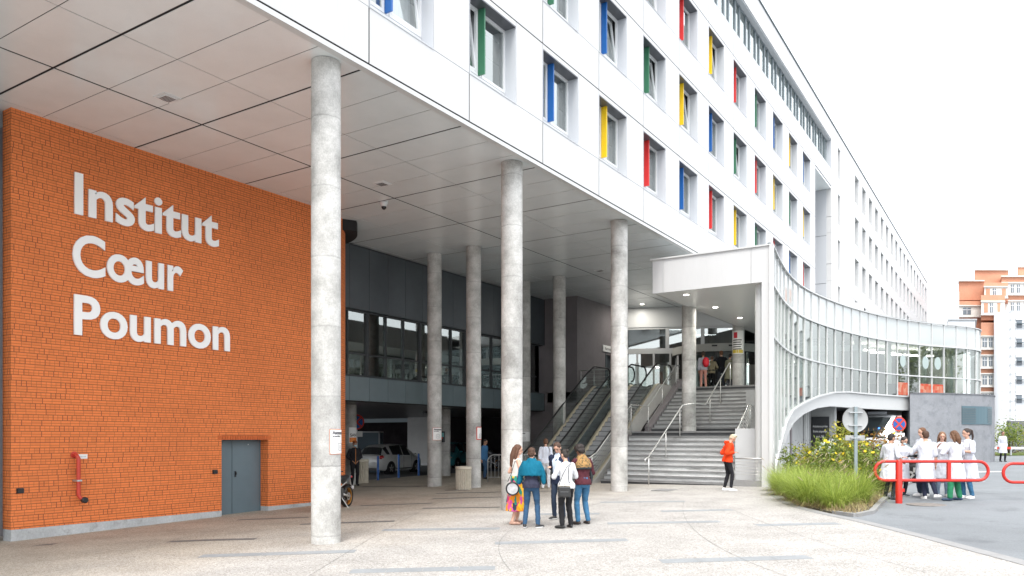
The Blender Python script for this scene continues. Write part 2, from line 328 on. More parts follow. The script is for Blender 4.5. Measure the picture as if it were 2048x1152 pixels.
def G(x, y):
    xc = max(-24, min(3, x)); z = -1.935+.016*(xc+10.6)+.018*(min(y, 27)-10)
    if y > 27: z += .0065*(min(y, 50)-27)
    if x < -13: z -= .11*min(1, (-13-x)/4.4)*max(0, min(1, (23-y)/6))
    return z
def text_mesh(txt, size, extr=.0, offset=0, align='LEFT', spacing=1):
    cu = bpy.data.curves.new('t', 'FONT'); cu.body = txt; cu.size = size; cu.extrude = extr; cu.offset = offset; cu.align_x = align; cu.space_character = spacing
    cu.resolution_u = 5; o = bpy.data.objects.new('t', cu); COL.objects.link(o)
    bpy.context.view_layer.update(); dg = bpy.context.evaluated_depsgraph_get()
    me = bpy.data.meshes.new_from_object(o.evaluated_get(dg)); bpy.data.objects.remove(o); return me
def text_obj(name, txt, size, m, parent, loc, rot, extr=.004, offset=0, align='LEFT', scale=(1,1,1)):
    me = text_mesh(txt, size, extr, offset, align); me.name = name; me.materials.clear(); me.materials.append(M_[m] if isinstance(m, str) else m)
    o = bpy.data.objects.new(name, me); COL.objects.link(o); o.parent = parent; o.location = loc; o.rotation_euler = rot; o.scale = scale; return o
# ================================================================== GROUND
def sheet(name, quads_fn, m, dz, kind='structure'):
    mb = MB(); quads_fn(mb)
    mb.v = [(x, y, G(x, y)+dz) for x, y, z in mb.v]
    return tag(mb.build(name, m), kind=kind)
def big_ground(mb):
    xs = [-700, -300, -120, -60, -24, -18, -12, -6, 0, 3, 10, 30, 100, 300, 700]; ys = [-300, -100, -30, 0, 10, 20, 27, 35, 50, 80, 150, 300, 800, 1400]
    for i in range(len(xs)-1):
        for j in range(len(ys)-1): mb.add([(xs[i],ys[j],0),(xs[i+1],ys[j],0),(xs[i+1],ys[j+1],0),(xs[i],ys[j+1],0)], [(0,1,2,3)])
sheet('asphalt_road', big_ground, 'asphalt', 0)
KERB = [(-8,60),(-2,17),(0.06,12.62),(-.62,13.7),(-1.24,14.7),(-2.0,15.85),(-2.65,16.81),(-3.2,17.5),(-3.67,18.12),(-4.3,19.06),(-4.85,20.15),(-5.27,21.22),(-5.95,23.0),(-6.51,24.86),(-6.6,25.4)]
KERB = [(9,-12),(6,-.5),(3.6,5.2),(1.7,9.6)]+KERB[2:]
def kx(y):
    for a, b in zip(KERB, KERB[1:]):
        if a[1] <= y <= b[1]: return a[0]+(b[0]-a[0])*(y-a[1])/(b[1]-a[1])
    return KERB[0][0] if y < KERB[0][1] else -6.6
PB = -23.7
def paving(mb):
    ys = sorted(set([-12, -5, 0, 5, 8, 10, 27, 30, 33.6]+[k[1] for k in KERB])); xs = [PB, -20, -16, -13, -10.6, -8]
    for a, b in zip(ys, ys[1:]):
        for x0, x1 in zip(xs, xs[1:]): mb.add([(x0,a,0),(x1,a,0),(x1,b,0),(x0,b,0)], [(0,1,2,3)])
        mb.add([(-8,a,0),(kx(a)-.14,a,0),(kx(b)-.14,b,0),(-8,b,0)], [(0,1,2,3)])
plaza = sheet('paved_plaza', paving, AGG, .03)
def kerbline(mb):
    for a, b in zip(KERB, KERB[1:]): mb.add([(a[0]-.15,a[1],0),(a[0]+.13,a[1],0),(b[0]+.13,b[1],0),(b[0]-.15,b[1],0)], [(0,1,2,3)])
sheet('kerb_strip', kerbline, 'kerb', .036)
def gutter(mb):
    for a, b in zip(KERB, KERB[1:]):
        mb.add([(a[0]+.13,a[1],0),(a[0]+.20,a[1],0),(b[0]+.20,b[1],0),(b[0]+.13,b[1],0)], [(0,1,2,3)])
sheet('drain_gutter', gutter, 'stripd', .012)
# flush slab bands laid across the plaza, and the thin curved joints
BANDS = [((-7.96,8.09),(-6.24,9.22)),((-11.31,8.05),(-9.27,9.55)),((-10.83,11.92),(-8.72,13.05)),((-7.64,11.27),(-5.73,12.57)),((-13.34,12.01),(-11.68,13.26)),
 ((-16.71,7.44),(-15.92,8.08)),((-15.72,16.37),(-13.85,17.31)),((-13.01,15.84),(-11.2,16.75)),((-16.13,12.53),(-14.51,13.38)),((-9.47,15.63),(-8.1,16.25)),
 ((-9.37,18.81),(-7.37,19.78)),((-7.1,14.59),(-5.13,15.75)),((-4.36,10.7),(-2.56,11.96)),((-21.03,22.0),(-18.68,22.61)),((-17.97,21.06),(-15.81,21.66)),((-4.3,15.4),(-2.95,16.25)),
 ((-13.6,9.0),(-12.2,9.9)),((-7.0,17.2),(-5.6,18.1)),((-16.1,20.3),(-12.3,22.0)),((-14.9,18.6),(-12.8,19.5))]
def bands(sel, w):
    def f(mb):
        for a, b in sel:
            a = Vector(a); b = Vector(b); d = (b-a).normalized(); n = Vector((-d.y, d.x))*w/2
            N = max(1, int((b-a).length/.5))
            for i in range(N):
                p = a+(b-a)*(i/N)+d*.004; q = a+(b-a)*((i+1)/N)-d*.004
                mb.add([(*(p-n),0),(*(q-n),0),(*(q+n),0),(*(p+n),0)], [(0,1,2,3)])
    return f
lt = [b for b in BANDS if b[0][0]+b[0][1]*-.0 > -12 ]; dk = [b for b in BANDS if b not in lt]
sheet('light_slab_band', bands(lt, .34), 'strip', .0325); sheet('dark_slab_band', bands(dk, .26), 'stripd', .0325)
def joints(mb):
    def line(pts, w=.007):
        for a, b in zip(pts, pts[1:]):
            a = Vector(a); b = Vector(b); d = (b-a).normalized(); n = Vector((-d.y, d.x))*w/2
            mb.add([(*(a-n),0),(*(b-n),0),(*(b+n),0),(*(a+n),0)], [(0,1,2,3)])
    def bez(p0, p1, p2, n=18): return [((1-t)**2*p0[0]+2*t*(1-t)*p1[0]+t*t*p2[0], (1-t)**2*p0[1]+2*t*(1-t)*p1[1]+t*t*p2[1]) for t in [i/n for i in range(n+1)]]
    line(bez((-8.0,7.2),(-11.2,12.5),(-13.8,17.6))); line(bez((-5.9,9.1),(-8.9,12.4),(-9.0,15.9))); line(bez((-9.0,15.9),(-9.2,18),(-9.6,22)))
    line(bez((-2.4,10.2),(-5.2,13.2),(-7.4,19.8))); line(bez((-12.6,7.1),(-15.2,11.6),(-17.0,17))); line([(-15.2,19.72),(-6.0,23.9)], .02); line([(-17.3,18.2),(-7.0,22.9)], .008)
    line(bez((-1.0,11.3),(-3.4,14.2),(-5.6,18.1))); line([(-13.4,22.3),(-6.6,24.9)], .015)
sheet('paving_joint', joints, mat('joint_grey', (.17, .165, .16), .8), .0345)
# asphalt of the covered drive behind the kerb
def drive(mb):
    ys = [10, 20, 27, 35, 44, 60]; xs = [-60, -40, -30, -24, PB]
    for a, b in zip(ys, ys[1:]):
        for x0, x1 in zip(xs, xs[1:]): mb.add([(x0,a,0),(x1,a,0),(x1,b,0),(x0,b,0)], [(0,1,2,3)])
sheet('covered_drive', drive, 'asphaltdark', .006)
# planting bed soil
BED = [(-6.3,24.8),(-5.75,23.0),(-5.1,21.25),(-4.65,20.15),(-4.1,19.15),(-3.45,18.2),(-2.95,17.8),(-2.75,18.6),(-2.85,20.2),(-2.95,22.2),(-3.0,25),(-3.05,28.6),(-3.8,31.5),(-6.9,33),(-7.1,28)]
bed = MB(); bed.prism(BED, lambda x, y: G(x, y)-.1, lambda x, y: G(x, y)+.05); tag(bed.build('planting_bed', 'soil'), kind='structure')
ke = MB()
for a, b in zip(BED[4:12], BED[5:13]):
    if a == BED[4] : continue
    ke.beam((a[0]+.06, a[1], G(*a)+.03), (b[0]+.06, b[1], G(*b)+.03), .12, .09)
tag(ke.build('bed_kerb', 'kerb'), kind='structure')
# road markings on the far asphalt
rm = MB()
def mark(x0, y0, x1, y1, w):
    a = Vector((x0,y0)); b = Vector((x1,y1)); d = (b-a).normalized(); n = Vector((-d.y,d.x))*w/2
    rm.add([(*(a-n),0),(*(b-n),0),(*(b+n),0),(*(a+n),0)], [(0,1,2,3)])
for i in range(7): mark(-1.6+1.9*i, 37.2+1.15*i, -.6+1.9*i, 37.8+1.15*i, .5)
mark(-1.5, 30.2, 14, 39.6, .12); mark(-3, 46, 14, 56, .1); mark(1.5,27.5, 16,36,.1)
rm.v = [(x, y, G(x, y)+.006) for x, y, z in rm.v]
tag(rm.build('road_markings', mat('road_paint', (.7,.7,.68), .7, var=.15, vs=5)), kind='structure')

# ================================================================== MAIN WHITE BUILDING
XF = -10.0; ZS = 6.79; BAY = 3.12; Y0 = 10.65; ST = 3.04
HB = thing('hospital_building', 'long white panelled hospital block raised on round columns, with coloured window fins', 'building', (XF, 30, 0))
def hb(mb, name, m, **k):
    o = mb.build(name, m, HB, **k); o.location = (-XF, -30, 0); return o
cl = MB(); g = .019
def panel(mb, y0, y1, z0, z1, x=XF, gap=g, t=.014): mb.box(x-t, y0+gap, z0+gap, x, y1-gap, z1-gap)
def facade_bays(mb, k0, k1, rows):
    for k in range(k0, k1):
        ya = Y0+BAY*k; yb = ya+BAY
        for r in rows:
            z0 = ZS+.05+ST*r if r == 0 else ZS+.02+ST*r; zw = 7.90+ST*r; zt = ZS+.02+ST*(r+1)
            panel(mb, ya, yb, z0, zw); panel(mb, ya+1.88, yb, zw-.02, zt, gap=.012)
            mb.box(XF-.014, ya+.012, 9.73+ST*r, XF, ya+1.868, zt-.012)
facade_bays(cl, -6, 12, (0, 1, 2))
YE = Y0+BAY*12; YN = 52.8
# top storeys: band under ribbon, parapet
for k in range(-6, 14):
    ya = Y0+BAY*k; yb = min(ya+BAY, YN) if k == 13 else ya+BAY
    if ya >= YN: break
    yb = min(yb, YN)
    panel(cl, ya, yb, ZS+.02+ST*3, 17.0); panel(cl, ya, yb, 18.9, 20.0)
hb(cl, 'facade_panel', 'white')
bk = MB()
for k in range(-6, 12):
    ya = Y0+BAY*k
    for r in range(3):
        zw = 7.90+ST*r
        bk.box(XF-.5, ya, ZS+.05+ST*r if r == 0 else ZS+.02+ST*r, XF-.02, ya+BAY, zw-.01)
        bk.box(XF-.5, ya+1.90, zw-.01, XF-.02, ya+BAY, ZS+.02+ST*(r+1)); bk.box(XF-.5, ya, 9.78+ST*r, XF-.02, ya+1.90, ZS+.02+ST*(r+1))
bk.box(XF-.5, Y0-6*BAY, ZS+.02+ST*3, XF-.02, YN-.01, 16.98); bk.box(XF-.5, Y0-6*BAY, 18.92, XF-.02, YN-.01, 19.98)
bk.box(XF-12, Y0-6*BAY, ZS+.3, XF-4.5, YE-.02, 19.9); bk.box(XF-12, YE-.02, 16, XF-4.5, YN, 19.9)
hb(bk, 'backing_wall', 'dark')
cap_ = MB(); cap_.box(XF-2, Y0-6*BAY, 20.0, XF+.05, 115, 20.06); hb(cap_, 'roof_coping', 'greyband')
lip = MB(); lip.box(XF-.14, Y0-6*BAY, ZS-.06, XF+.005, YE, ZS+.03); hb(lip, 'soffit_lip', 'whitemetal')
# ribbon window
rb = MB(); rb.box(XF-.34, Y0-6*BAY, 17.0, XF-.02, YN, 17.05); rb.box(XF-.34, Y0-6*BAY, 18.86, XF-.02, YN, 18.9)
rb.box(XF-.36, YN-.05, 17.05, XF-.0, YN+.0, 18.86)
rib = hb(rb, 'ribbon_window', 'reveal')
rf = MB()
y = Y0-6*BAY; i = 0
while y < YN-.3:
    rf.box(XF-.34, y, 17.05, XF-.24, y+.085, 18.86); y += .92 if i % 2 else .62; i += 1
rf.box(XF-.33, Y0-6*BAY, 17.05, XF-.26, YN, 17.12); rf.box(XF-.33, Y0-6*BAY, 18.79, XF-.26, YN, 18.86)
o = rf.build('mullion', mat('mullion_grey', (.16, .19, .21), .45), rib)
gp_ = MB(); gp_.box(XF-.30, Y0-6*BAY, 17.05, XF-.29, YN-.05, 18.86); gp_.build('pane', 'glassw', rib)
cb_ = MB()
y = Y0-6*BAY
while y < YN-1: cb_.box(XF-.5, y, 17.05, XF-.47, y+rnd.choice([.5,.9,1.2]), 18.86, 0); y += rnd.choice([.9,1.3,1.6])
cb_.build('curtain', 'curtain', rib)
rw = MB(); rw.box(XF-3.0, Y0-6*BAY, 17.0, XF-2.9, YN, 18.9); rw.build('room_wall', 'room', rib)
# niche below the upper floor
nc = MB(); nc.box(XF-6, YE, 15.80, XF-.02, YN+.01, 15.9); hb(nc, 'niche_ceiling', 'soffit')
ns = MB(); ns.box(XF-6, YE-.05, 6.8, XF-.06, YE, 15.80); hb(ns, 'niche_side', 'white')
# windows: three storeys of deep reveals
def make_window(kind):
    f = MB(); W_, H_ = 1.868, 1.83; D = -.32
    f.box(D, W_-.015, 0, -.0, W_, H_); f.box(D, 0, 0, -.0, .012, H_); f.box(D-.1, 0, -.02, .012, W_, 0)
    w = f.build('window', 'reveal')
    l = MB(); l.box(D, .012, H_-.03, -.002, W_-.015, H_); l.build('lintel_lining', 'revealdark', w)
    fr = MB(); zz = .30
    for a, b in ((.0, .74), (.86, W_)):
        fr.box(D-.04, a+.01, zz, D+.02, a+.075, H_-.03); fr.box(D-.04, b-.075, zz, D+.02, b-.015, H_-.03)
        fr.box(D-.04, a+.075, zz, D+.02, b-.075, zz+.07); fr.box(D-.04, a+.075, H_-.10, D+.02, b-.075, H_-.03)
    fr.box(D-.05, 0.01, 0, D+.01, W_-.015, zz-.002); fr.box(D-.04, .74, zz, D+.015, .86, H_-.03)
    fr.build('frame', 'frame', w)
    tilt = kind
    def pane(a, b, tl, nm):
        Z0, Z1 = zz+.07, H_-.10; dx = -.17 if tl else 0
        if tl:
            s_ = MB()
            for p, q in (((a+.09, Z0), (a+.09, Z1)), ((b-.09, Z0), (b-.09, Z1)), ((a+.075, Z0+.02), (b-.075, Z0+.02)), ((a+.075, Z1-.02), (b-.075, Z1-.02))):
                fx = lambda z: D+.0+dx*(z-Z0)/(Z1-Z0)
                s_.beam((fx(p[1]), p[0], p[1]), (fx(q[1]), q[0], q[1]), .05, .05, up=(1, 0, 0))
            s_.build('sash', 'frame', w)
        g_ = MB(); g_.add([(D-.01, a+.07, Z0), (D-.01, b-.07, Z0), (D-.01+dx, b-.07, Z1), (D-.01+dx, a+.07, Z1)], [(0, 1, 2, 3)])
        g_.build('pane', 'glassw', w)
    pane(0, .74, kind == 1, 'l'); pane(.86, W_, kind == 2, 'r')
    v = MB(); v.box(D+.011, 1.18, .05, D+.022, 1.72, .25); v.box(D+.011, .42, .09, D+.02, .68, .2)
    for i in range(6): v.box(D+.02, 1.2, .065+i*.03, D+.028, 1.70, .078+i*.03)
    v.build('vent_grille', 'galv', w)
    c = MB()
    for a, b in ((.06, .30), (1.25, W_-.06)) if kind != 1 else ((.3, .7), (.9, 1.2)):
        n = 8; c.ring([[(D-.26+.02*math.sin(i*1.9), a+(b-a)*i/n, z) for i in range(n+1)] for z in (.3, H_)], closed=False)
    c.build('curtain', 'curtain', w)
    r_ = MB(); r_.box(D-1.6, -.6, -.2, D-1.5, W_+.6, H_+.3); r_.build('room_wall', mat('room_grey', (.42, .44, .45), .9), w)
    fi = MB(); fi.box(-.31, .74, .31, -.13, .785, H_-.035); fi.build('fin', 'white', w)
    return w
FINC = dict(b=mat('fin_blue', (.010, .105, .36), .35), g=mat('fin_green', (.035, .16, .085), .4), y=mat('fin_yellow', (.80, .52, .01), .35), r=mat('fin_red', (.62, .03, .03), .35))
protos = [make_window(k) for k in range(3)]
def fins(root, c):
    for o in [q for q in bpy.data.objects if q.parent == root and q.name.split('.')[0] == 'fin']:
        me = o.data.copy(); me.materials[0] = FINC[c]; o.data = me
ROWS = {0: 'ybgbyrbrygrbr', 1: 'grygbgybgryg', 2: 'bygbryyrgbyb'}
ROWS[0] = 'bgbyrbrygrbr'; ROWS[1] = 'yrgbgybgrygy'; ROWS[2] = 'rbygrryrgbyb'
used = set(); finmesh = {}
for r in range(3):
    for k in range(12):
        kd = {(0,0):2,(0,1):1,(1,3):2,(1,4):2,(1,5):2,(0,4):1,(2,6):2,(2,5):0}.get((r, k), rnd.choice([0, 0, 0, 1, 2]) if r else 0)
        p = protos[kd]
        if kd in used: w = dup(p)
        else: w = p; used.add(kd)
        w.parent = HB; w.location = (0, Y0+BAY*k+.012-30, 7.90+ST*r)
        c = ROWS[r][k]
        for o in w.children:
            if o.name.split('.')[0] == 'fin':
                if (c) not in finmesh:
                    me = o.data.copy(); me.materials[0] = FINC[c]; finmesh[c] = me
                o.data = finmesh[c]
# ---- soffit panels
sf = MB()
ys = []; k = -6
while Y0+BAY*k < 44: ys.append(Y0+BAY*k); k += 1
xs = [XF-.14, -12.7, -14.9, -17.2, -19.4, -21.7]
for ya in ys:
    for i in range(3):
        a = ya+i*BAY/3+(.026 if i == 0 else .009); b = ya+(i+1)*BAY/3-(.026 if i == 2 else .009)
        for j in range(len(xs)-1):
            x1 = xs[j]-(.028 if j == 2 else .009 if j else 0); x0 = xs[j+1]+(.028 if j == 1 else .009)
            sf.box(x0, a, ZS, x1, b, ZS+.006)
hb(sf, 'soffit_panel', 'soffit')
sb_ = MB(); sb_.box(-22, Y0-6*BAY, ZS+.012, XF-.06, YE, ZS+.2); hb(sb_, 'soffit_backing', 'dark')
for (x, y, s_) in ((-14.29, 9.43, .38), (-14.3, 15.73, .38), (-14.3, 28.7, .38)):
    v = MB(); v.box(-s_/2, -s_/2, -.012, s_/2, s_/2, 0); v.box(-s_/2+.05, -s_/2+.05, -.03, s_/2-.05, s_/2-.05, -.012)
    o = v.build('soffit_vent', 'frame', HB); o.location = (x-XF, y-30, ZS)
    q = MB()
    for i in range(6): q.box(-s_/2+.07, -s_/2+.075+i*(s_-.15)/6, -.034, s_/2-.07, -s_/2+.095+i*(s_-.15)/6, -.031)
    q.build('grille', 'revealdark', o)
dm = MB(); dm.lathe([(.0, -.0), (.11, 0), (.11, -.06), (.085, -.07), (.085, -.14), (0, -.14)], n=20); o = dm.build('dome_camera', 'frame', HB, smooth=True)
o.location = (-15.37-XF, 16.98-30, ZS); q = MB(); q.ell((0, 0, -.14), (.075, .075, .09)); q.build('camera_dome', 'black', o, smooth=True)
lamp = mat('downlight_lit', (1, .95, .85), emit=6)
def downlight(parent, x, y, z):
    d = MB(); d.lathe([(0, -.012), (.12, -.012), (.13, 0), (0, 0)], n=20); o = d.build('downlight', 'frame', parent); o.location = (x, y, z)
    e = MB(); e.lathe([(0, -.016), (.095, -.016), (.095, -.012), (0, -.012)], n=20); e.build('lamp_lens', lamp, o); ll = bpy.data.lights.new('downlight_lamp', 'AREA'); ll.shape = 'DISK'; ll.size = .19; ll.energy = 26; ll.color = (1, .95, .86); lo_ = bpy.data.objects.new('downlight_lamp', ll); COL.objects.link(lo_); lo_.parent = o; lo_.location = (0, 0, -.03); return o
for x, y in ((-16.1, 37.1),): downlight(HB, x-XF, y-30, ZS-.002)

# ---- far wing, plain windows
FW = thing('hospital_wing', 'far plain white wing with rows of narrow shadowed windows and no coloured fins', 'building', (XF, 80, 0))
def fw(mb, name, m, **k):
    o = mb.build(name, m, FW, **k); o.location = (-XF, -80, 0); return o
wins = []; zr = [(8.0, 9.95), (11.05, 13.0), (14.05, 16.0), (17.1, 19.05)]
cols = [(54.9, 55.7)]+[(61.3+3.16*i, 62.9+3.16*i) for i in range(17)]
pm = MB()
lev = [0, 6.9, 8.0, 9.95, 11.05, 13.0, 14.05, 16.0, 17.1, 19.05, 20.0]
edges = [YN]+[e for c in cols for e in c]+[115]
for zi in range(len(lev)-1):
    z0, z1 = lev[zi], lev[zi+1]; iswin = (z0, z1) in zr
    if iswin:
        for i in range(0, len(edges)-1, 2): pm.box(XF-.3, edges[i]+(.006 if i else 0), z0, XF, edges[i+1], z1)
    else:
        y = YN
        while y < 115: pm.box(XF-.3, y+.015, z0+.018, XF, min(y+6.32, 115)-.015, z1-.018); y += 6.32
fw(pm, 'facade_panel', 'white')
bb = MB(); bb.box(XF-10, YN, -1.5, XF-1.2, 115, 19.9); bb.box(XF-.6, YN+.01, -1.5, XF-.31, YN+.6, 19.9); fw(bb, 'backing_wall', 'room')
sw = MB()
for z0, z1 in ((-1.5, 6.8), (6.83, 9.8), (9.83, 12.84), (12.87, 15.78)):
    for a, b in ((-16, -13), (-12.98, -11.0), (-10.98, -10.3)): sw.box(a, YN-.03, z0, b, YN+.005, z1)
fw(sw, 'side_panel', 'reveal')
pw = None
for (ya, yb) in cols:
    for (z0, z1) in zr:
        narrow = yb-ya < 1
        if z0 < 9 and ya > 72: continue
        key = narrow
        if key not in wins:
            wins.append(key); f = MB(); w_ = yb-ya; D = -.55
            f.box(D, 0, 0, -.302, .01, 1.95); f.box(D, w_-.01, 0, -.302, w_, 1.95); f.box(D-.04, 0, 0, D, .07, 1.95); f.box(D-.04, w_-.07, 0, D, w_, 1.95); f.box(D-.04, .07, 0, D, w_-.07, .07); f.box(D-.04, .07, 1.88, D, w_-.07, 1.95)
            o = f.build('window', 'frame'); q = MB(); q.box(D-.03, .07, .07, D-.02, w_-.07, 1.88); q.build('pane', 'glassw', o)
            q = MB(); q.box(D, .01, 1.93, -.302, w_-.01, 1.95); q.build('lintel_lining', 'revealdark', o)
            if narrow: w1 = o
            else: w2 = o
            w = o
        else: w = dup(w1 if narrow else w2)
        w.parent = FW; w.location = (0, ya-80, z0)

# ================================================================== COLUMNS
CB = (-10.54, 10.1)
def column(x, y, z0, z1, label, r=.263):
    mb = MB(); h = z1-z0; mb.lathe([(r, -.05)]+[(r, h*i/40) for i in range(41)], n=40)
    o = mb.build('concrete_column', CONC, smooth=False, autosmooth=50); o.location = (x, y, z0)
    return tag(o, label, 'column', 'round concrete columns under the building')
column(-10.54, 10.10, G(-10.5,10.1), ZS-.01, 'nearest and largest round concrete column, standing before the brick wall')
column(-10.54, 16.30, G(-10.5,16.3), ZS-.01, 'tall pale column right behind the woman in the flowered skirt')
column(-10.54, 22.50, G(-10.5,22.5), ZS-.01, 'pale front column standing between the escalators and the stair handrail')
column(-10.54, 28.70, .24, 6.7, 'concrete column rising from the landing in the middle of the stairs')
column(-10.54, 34.95, 2.2, 6.7, 'concrete column with a poster at the top of the stairs')
column(-16.30, 22.70, G(-16.3,22.7), ZS-.01, 'inner column with dark stained top, beside the right concrete bin')
column(-18.15, 22.80, G(-18.1,22.8), ZS-.01, 'inner column left of the dark-topped one, carrying a red-edged lift sign')
column(-16.30, 28.90, G(-16.3,28.9), ZS-.01, 'column standing just left of the escalators')
column(-18.10, 29.00, G(-18.1,29.0), ZS-.01, 'column half hidden behind the tall front column, by the dark wall')
column(-22.40, 22.75, G(-22.4,22.7), 1.3, 'short column under the grey band at the end of the brick wall')
column(-22.40, 28.90, G(-22.4,28.9), 1.3, 'short column with a dark poster, in front of the teal car')
column(-7.03, 25.62, G(-7,25.6), 4.93, 'slim white column under the canopy corner', r=.15).data.materials[0] = M_['whitemetal']

# ================================================================== BRICK BUILDING
BWX = -17.4
BB = thing('brick_building', 'orange brick building with white lettering, concrete plinth and grey double door', 'building', (BWX, 12, G(BWX, 12)))
BO = (-BWX, -12, -G(BWX, 12))
def bb_(mb, name, m, **k):
    o = mb.build(name, m, BB, **k); o.location = BO; return o
def uvwall(faces, name, m, parent, loc):
    me = bpy.data.meshes.new(name); vs = []; fs = []; uvs = []
    for q in faces:
        n = len(vs); vs += [p[0] for p in q]; fs.append(tuple(range(n, n+len(q)))); uvs += [p[1] for p in q]
    me.from_pydata(vs, [], fs); me.materials.append(m); ul = me.uv_layers.new(name='UVMap')
    for i, uv in enumerate(uvs): ul.data[i].uv = uv
    o = bpy.data.objects.new(name, me); COL.objects.link(o); o.parent = parent; o.location = loc; return o
W0, W1 = 7.95, 16.65; DY0, DY1, DZ = 13.02, 14.52, -.06
fcs = []
def wf(y0, y1, z0, z1, x=BWX): fcs.append([((x,y0,z0),(y0,z0)),((x,y1,z0),(y1,z0)),((x,y1,z1),(y1,z1)),((x,y0,z1),(y0,z1))])
wf(W0, DY0, -1.9, ZS); wf(DY0, DY1, DZ+.12, ZS); wf(DY1, W1, -1.9, ZS)
fcs.append([((BWX-.35,W0,-1.9),(W0-.35,-1.9)),((BWX,W0,-1.9),(W0,-1.9)),((BWX,W0,ZS),(W0,ZS)),((BWX-.35,W0,ZS),(W0-.35,ZS))])
# door reveals
fcs.append([((BWX,DY1,-1.9),(DY1,-1.9)),((BWX-.31,DY1,-1.9),(DY1+.31,-1.9)),((BWX-.31,DY1,DZ),(DY1+.31,DZ)),((BWX,DY1,DZ),(DY1,DZ))])
fcs.append([((BWX,DY0,-1.9),(DY0,-1.9)),((BWX-.31,DY0,-1.9),(DY0+.31,-1.9)),((BWX-.31,DY0,DZ),(DY0+.31,DZ)),((BWX,DY0,DZ),(DY0,DZ))])
# rounded end
cc = (-19.4, W1); n = 24; rr = 2.0
arc = [(cc[0]+rr*math.cos(a), cc[1]+rr*math.sin(a)) for a in [PI*.62*i/n for i in range(n+1)]]
u = W1
for i in range(n):
    d = rr*PI*.62/n; a, b = arc[i], arc[i+1]
    fcs.append([((*a,-1.9),(u,-1.9)),((*b,-1.9),(u+d,-1.9)),((*b,ZS-(.33 if i > 7 else 0)),(u+d,ZS-(.33 if i > 7 else 0))),((*a,ZS-(.33 if i > 7 else 0)),(u,ZS-(.33 if i > 7 else 0)))]); u += d
uvwall(fcs, 'brick_wall', BRICK, BB, BO)
# soldier course over the door
so_ = MB()
for i in range(22): so_.box(BWX-.01, DY0-.12+i*.079, DZ, BWX+.004, DY0-.12+i*.079+.068, DZ+.115)
bb_(so_, 'lintel_course', mat('brick_plain', (.52, .115, .028), .8, var=.2, vs=9))
so_ = MB(); so_.box(BWX-.31, DY0-.14, DZ+.0, BWX-.012, DY1+.14, DZ+.118); bb_(so_, 'lintel', mat('brick_joint', (.13, .03, .015), .9))
pl = MB()
for a, b in ((W0, DY0), (DY1, W1)):
    pl.box(BWX-.34, a, -2.5, BWX+.008, b, -1.902)
pl.ring([[(cc[0]+(rr+.005)*math.cos(a), cc[1]+(rr+.005)*math.sin(a), z) for a in [PI*.62*i/n for i in range(n+1)]] for z in (-2.5, -1.9)], closed=False)
bb_(pl, 'plinth', 'plinth')
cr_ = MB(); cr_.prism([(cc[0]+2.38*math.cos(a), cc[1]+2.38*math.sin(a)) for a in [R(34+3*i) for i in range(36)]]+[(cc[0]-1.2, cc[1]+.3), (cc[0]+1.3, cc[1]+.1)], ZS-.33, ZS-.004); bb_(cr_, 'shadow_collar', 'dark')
core = MB(); core.box(-30, W0+.4, -2.3, BWX-.36, W1-.2, ZS-.01); core.lathe([(1.95, -2.3), (1.95, ZS-.005)], c=(cc[0], cc[1], 0), n=40); core.box(-30, W1-.2, -2.3, -19.8, 18.5, ZS-.01); bb_(core, 'inner_wall', 'darkwall')
# door
dr = MB(); dr.box(BWX-.36, DY0, G(BWX,13)-.02, BWX-.31, 13.57, DZ); dr.box(BWX-.36, 13.585, G(BWX,14)-.02, BWX-.31, DY1, DZ)
door = bb_(dr, 'door', 'doorgrey')
h = MB(); h.box(BWX-.31, 13.66, -1.06, BWX-.29, 13.70, -.90); h.box(BWX-.29, 13.665, -1.0, BWX-.25, 13.685, -.93); h.build('handle', 'black', door)
h = MB(); h.lathe([(0, 0), (.012, 0), (.012, .012), (0, .012)], c=(BWX-.31, 13.12, DZ-.13), axis='x'); h.lathe([(0, 0), (.012, 0), (.012, .012), (0, .012)], c=(BWX-.31, 14.1, DZ-.13), axis='x'); h.build('stud', 'frame', door)
h = MB(); h.box(BWX-.37, DY0, DZ-.03, BWX-.305, DY1, DZ-.002); h.box(BWX-.37, DY1-.03, -2.1, BWX-.305, DY1-.002, DZ-.03); h.build('door_frame', 'teal', door)
# sockets
for (y, z) in ((8.06, -1.15), (12.75, -.93)):
    s_ = MB(); s_.box(BWX, y, z, BWX+.05, y+.12, z+.09); s_.box(BWX, y-.01, z-.01, BWX+.015, y+.13, z+.1); bb_(s_, 'socket_box', 'black')
s_ = MB(); s_.box(BWX, 9.32, -.47, BWX+.012, 9.52, -.37); pq = bb_(s_, 'notice_plate', 'posterwhite')
s_ = MB()
for i in range(5): s_.box(BWX+.012, 9.35+i*.03, -.435, BWX+.014, 9.367+i*.03, -.405)
s_.build('lettering_marks', 'galv', pq)
# left grey glazed frame at the picture's edge
lf = MB()
for y in (7.80, 6.6, 5.4): lf.box(-17.85, y-.10, -2.4, -17.65, y, ZS)
for z in (-1.9, -.2, .9, 2.6, 4.5, 5.9): lf.box(-17.82, 4.5, z, -17.68, 7.7, z+.07)
lfo = bb_(lf, 'curtain_wall_frame', 'teal')
q = MB(); q.box(-17.78, 4.5, -2.4, -17.77, 7.75, ZS); q.build('pane', 'glassdark', lfo); q = MB(); q.box(-19, 3, -2.4, -18.9, 7.9, ZS); q.build('room_wall', 'room', lfo)

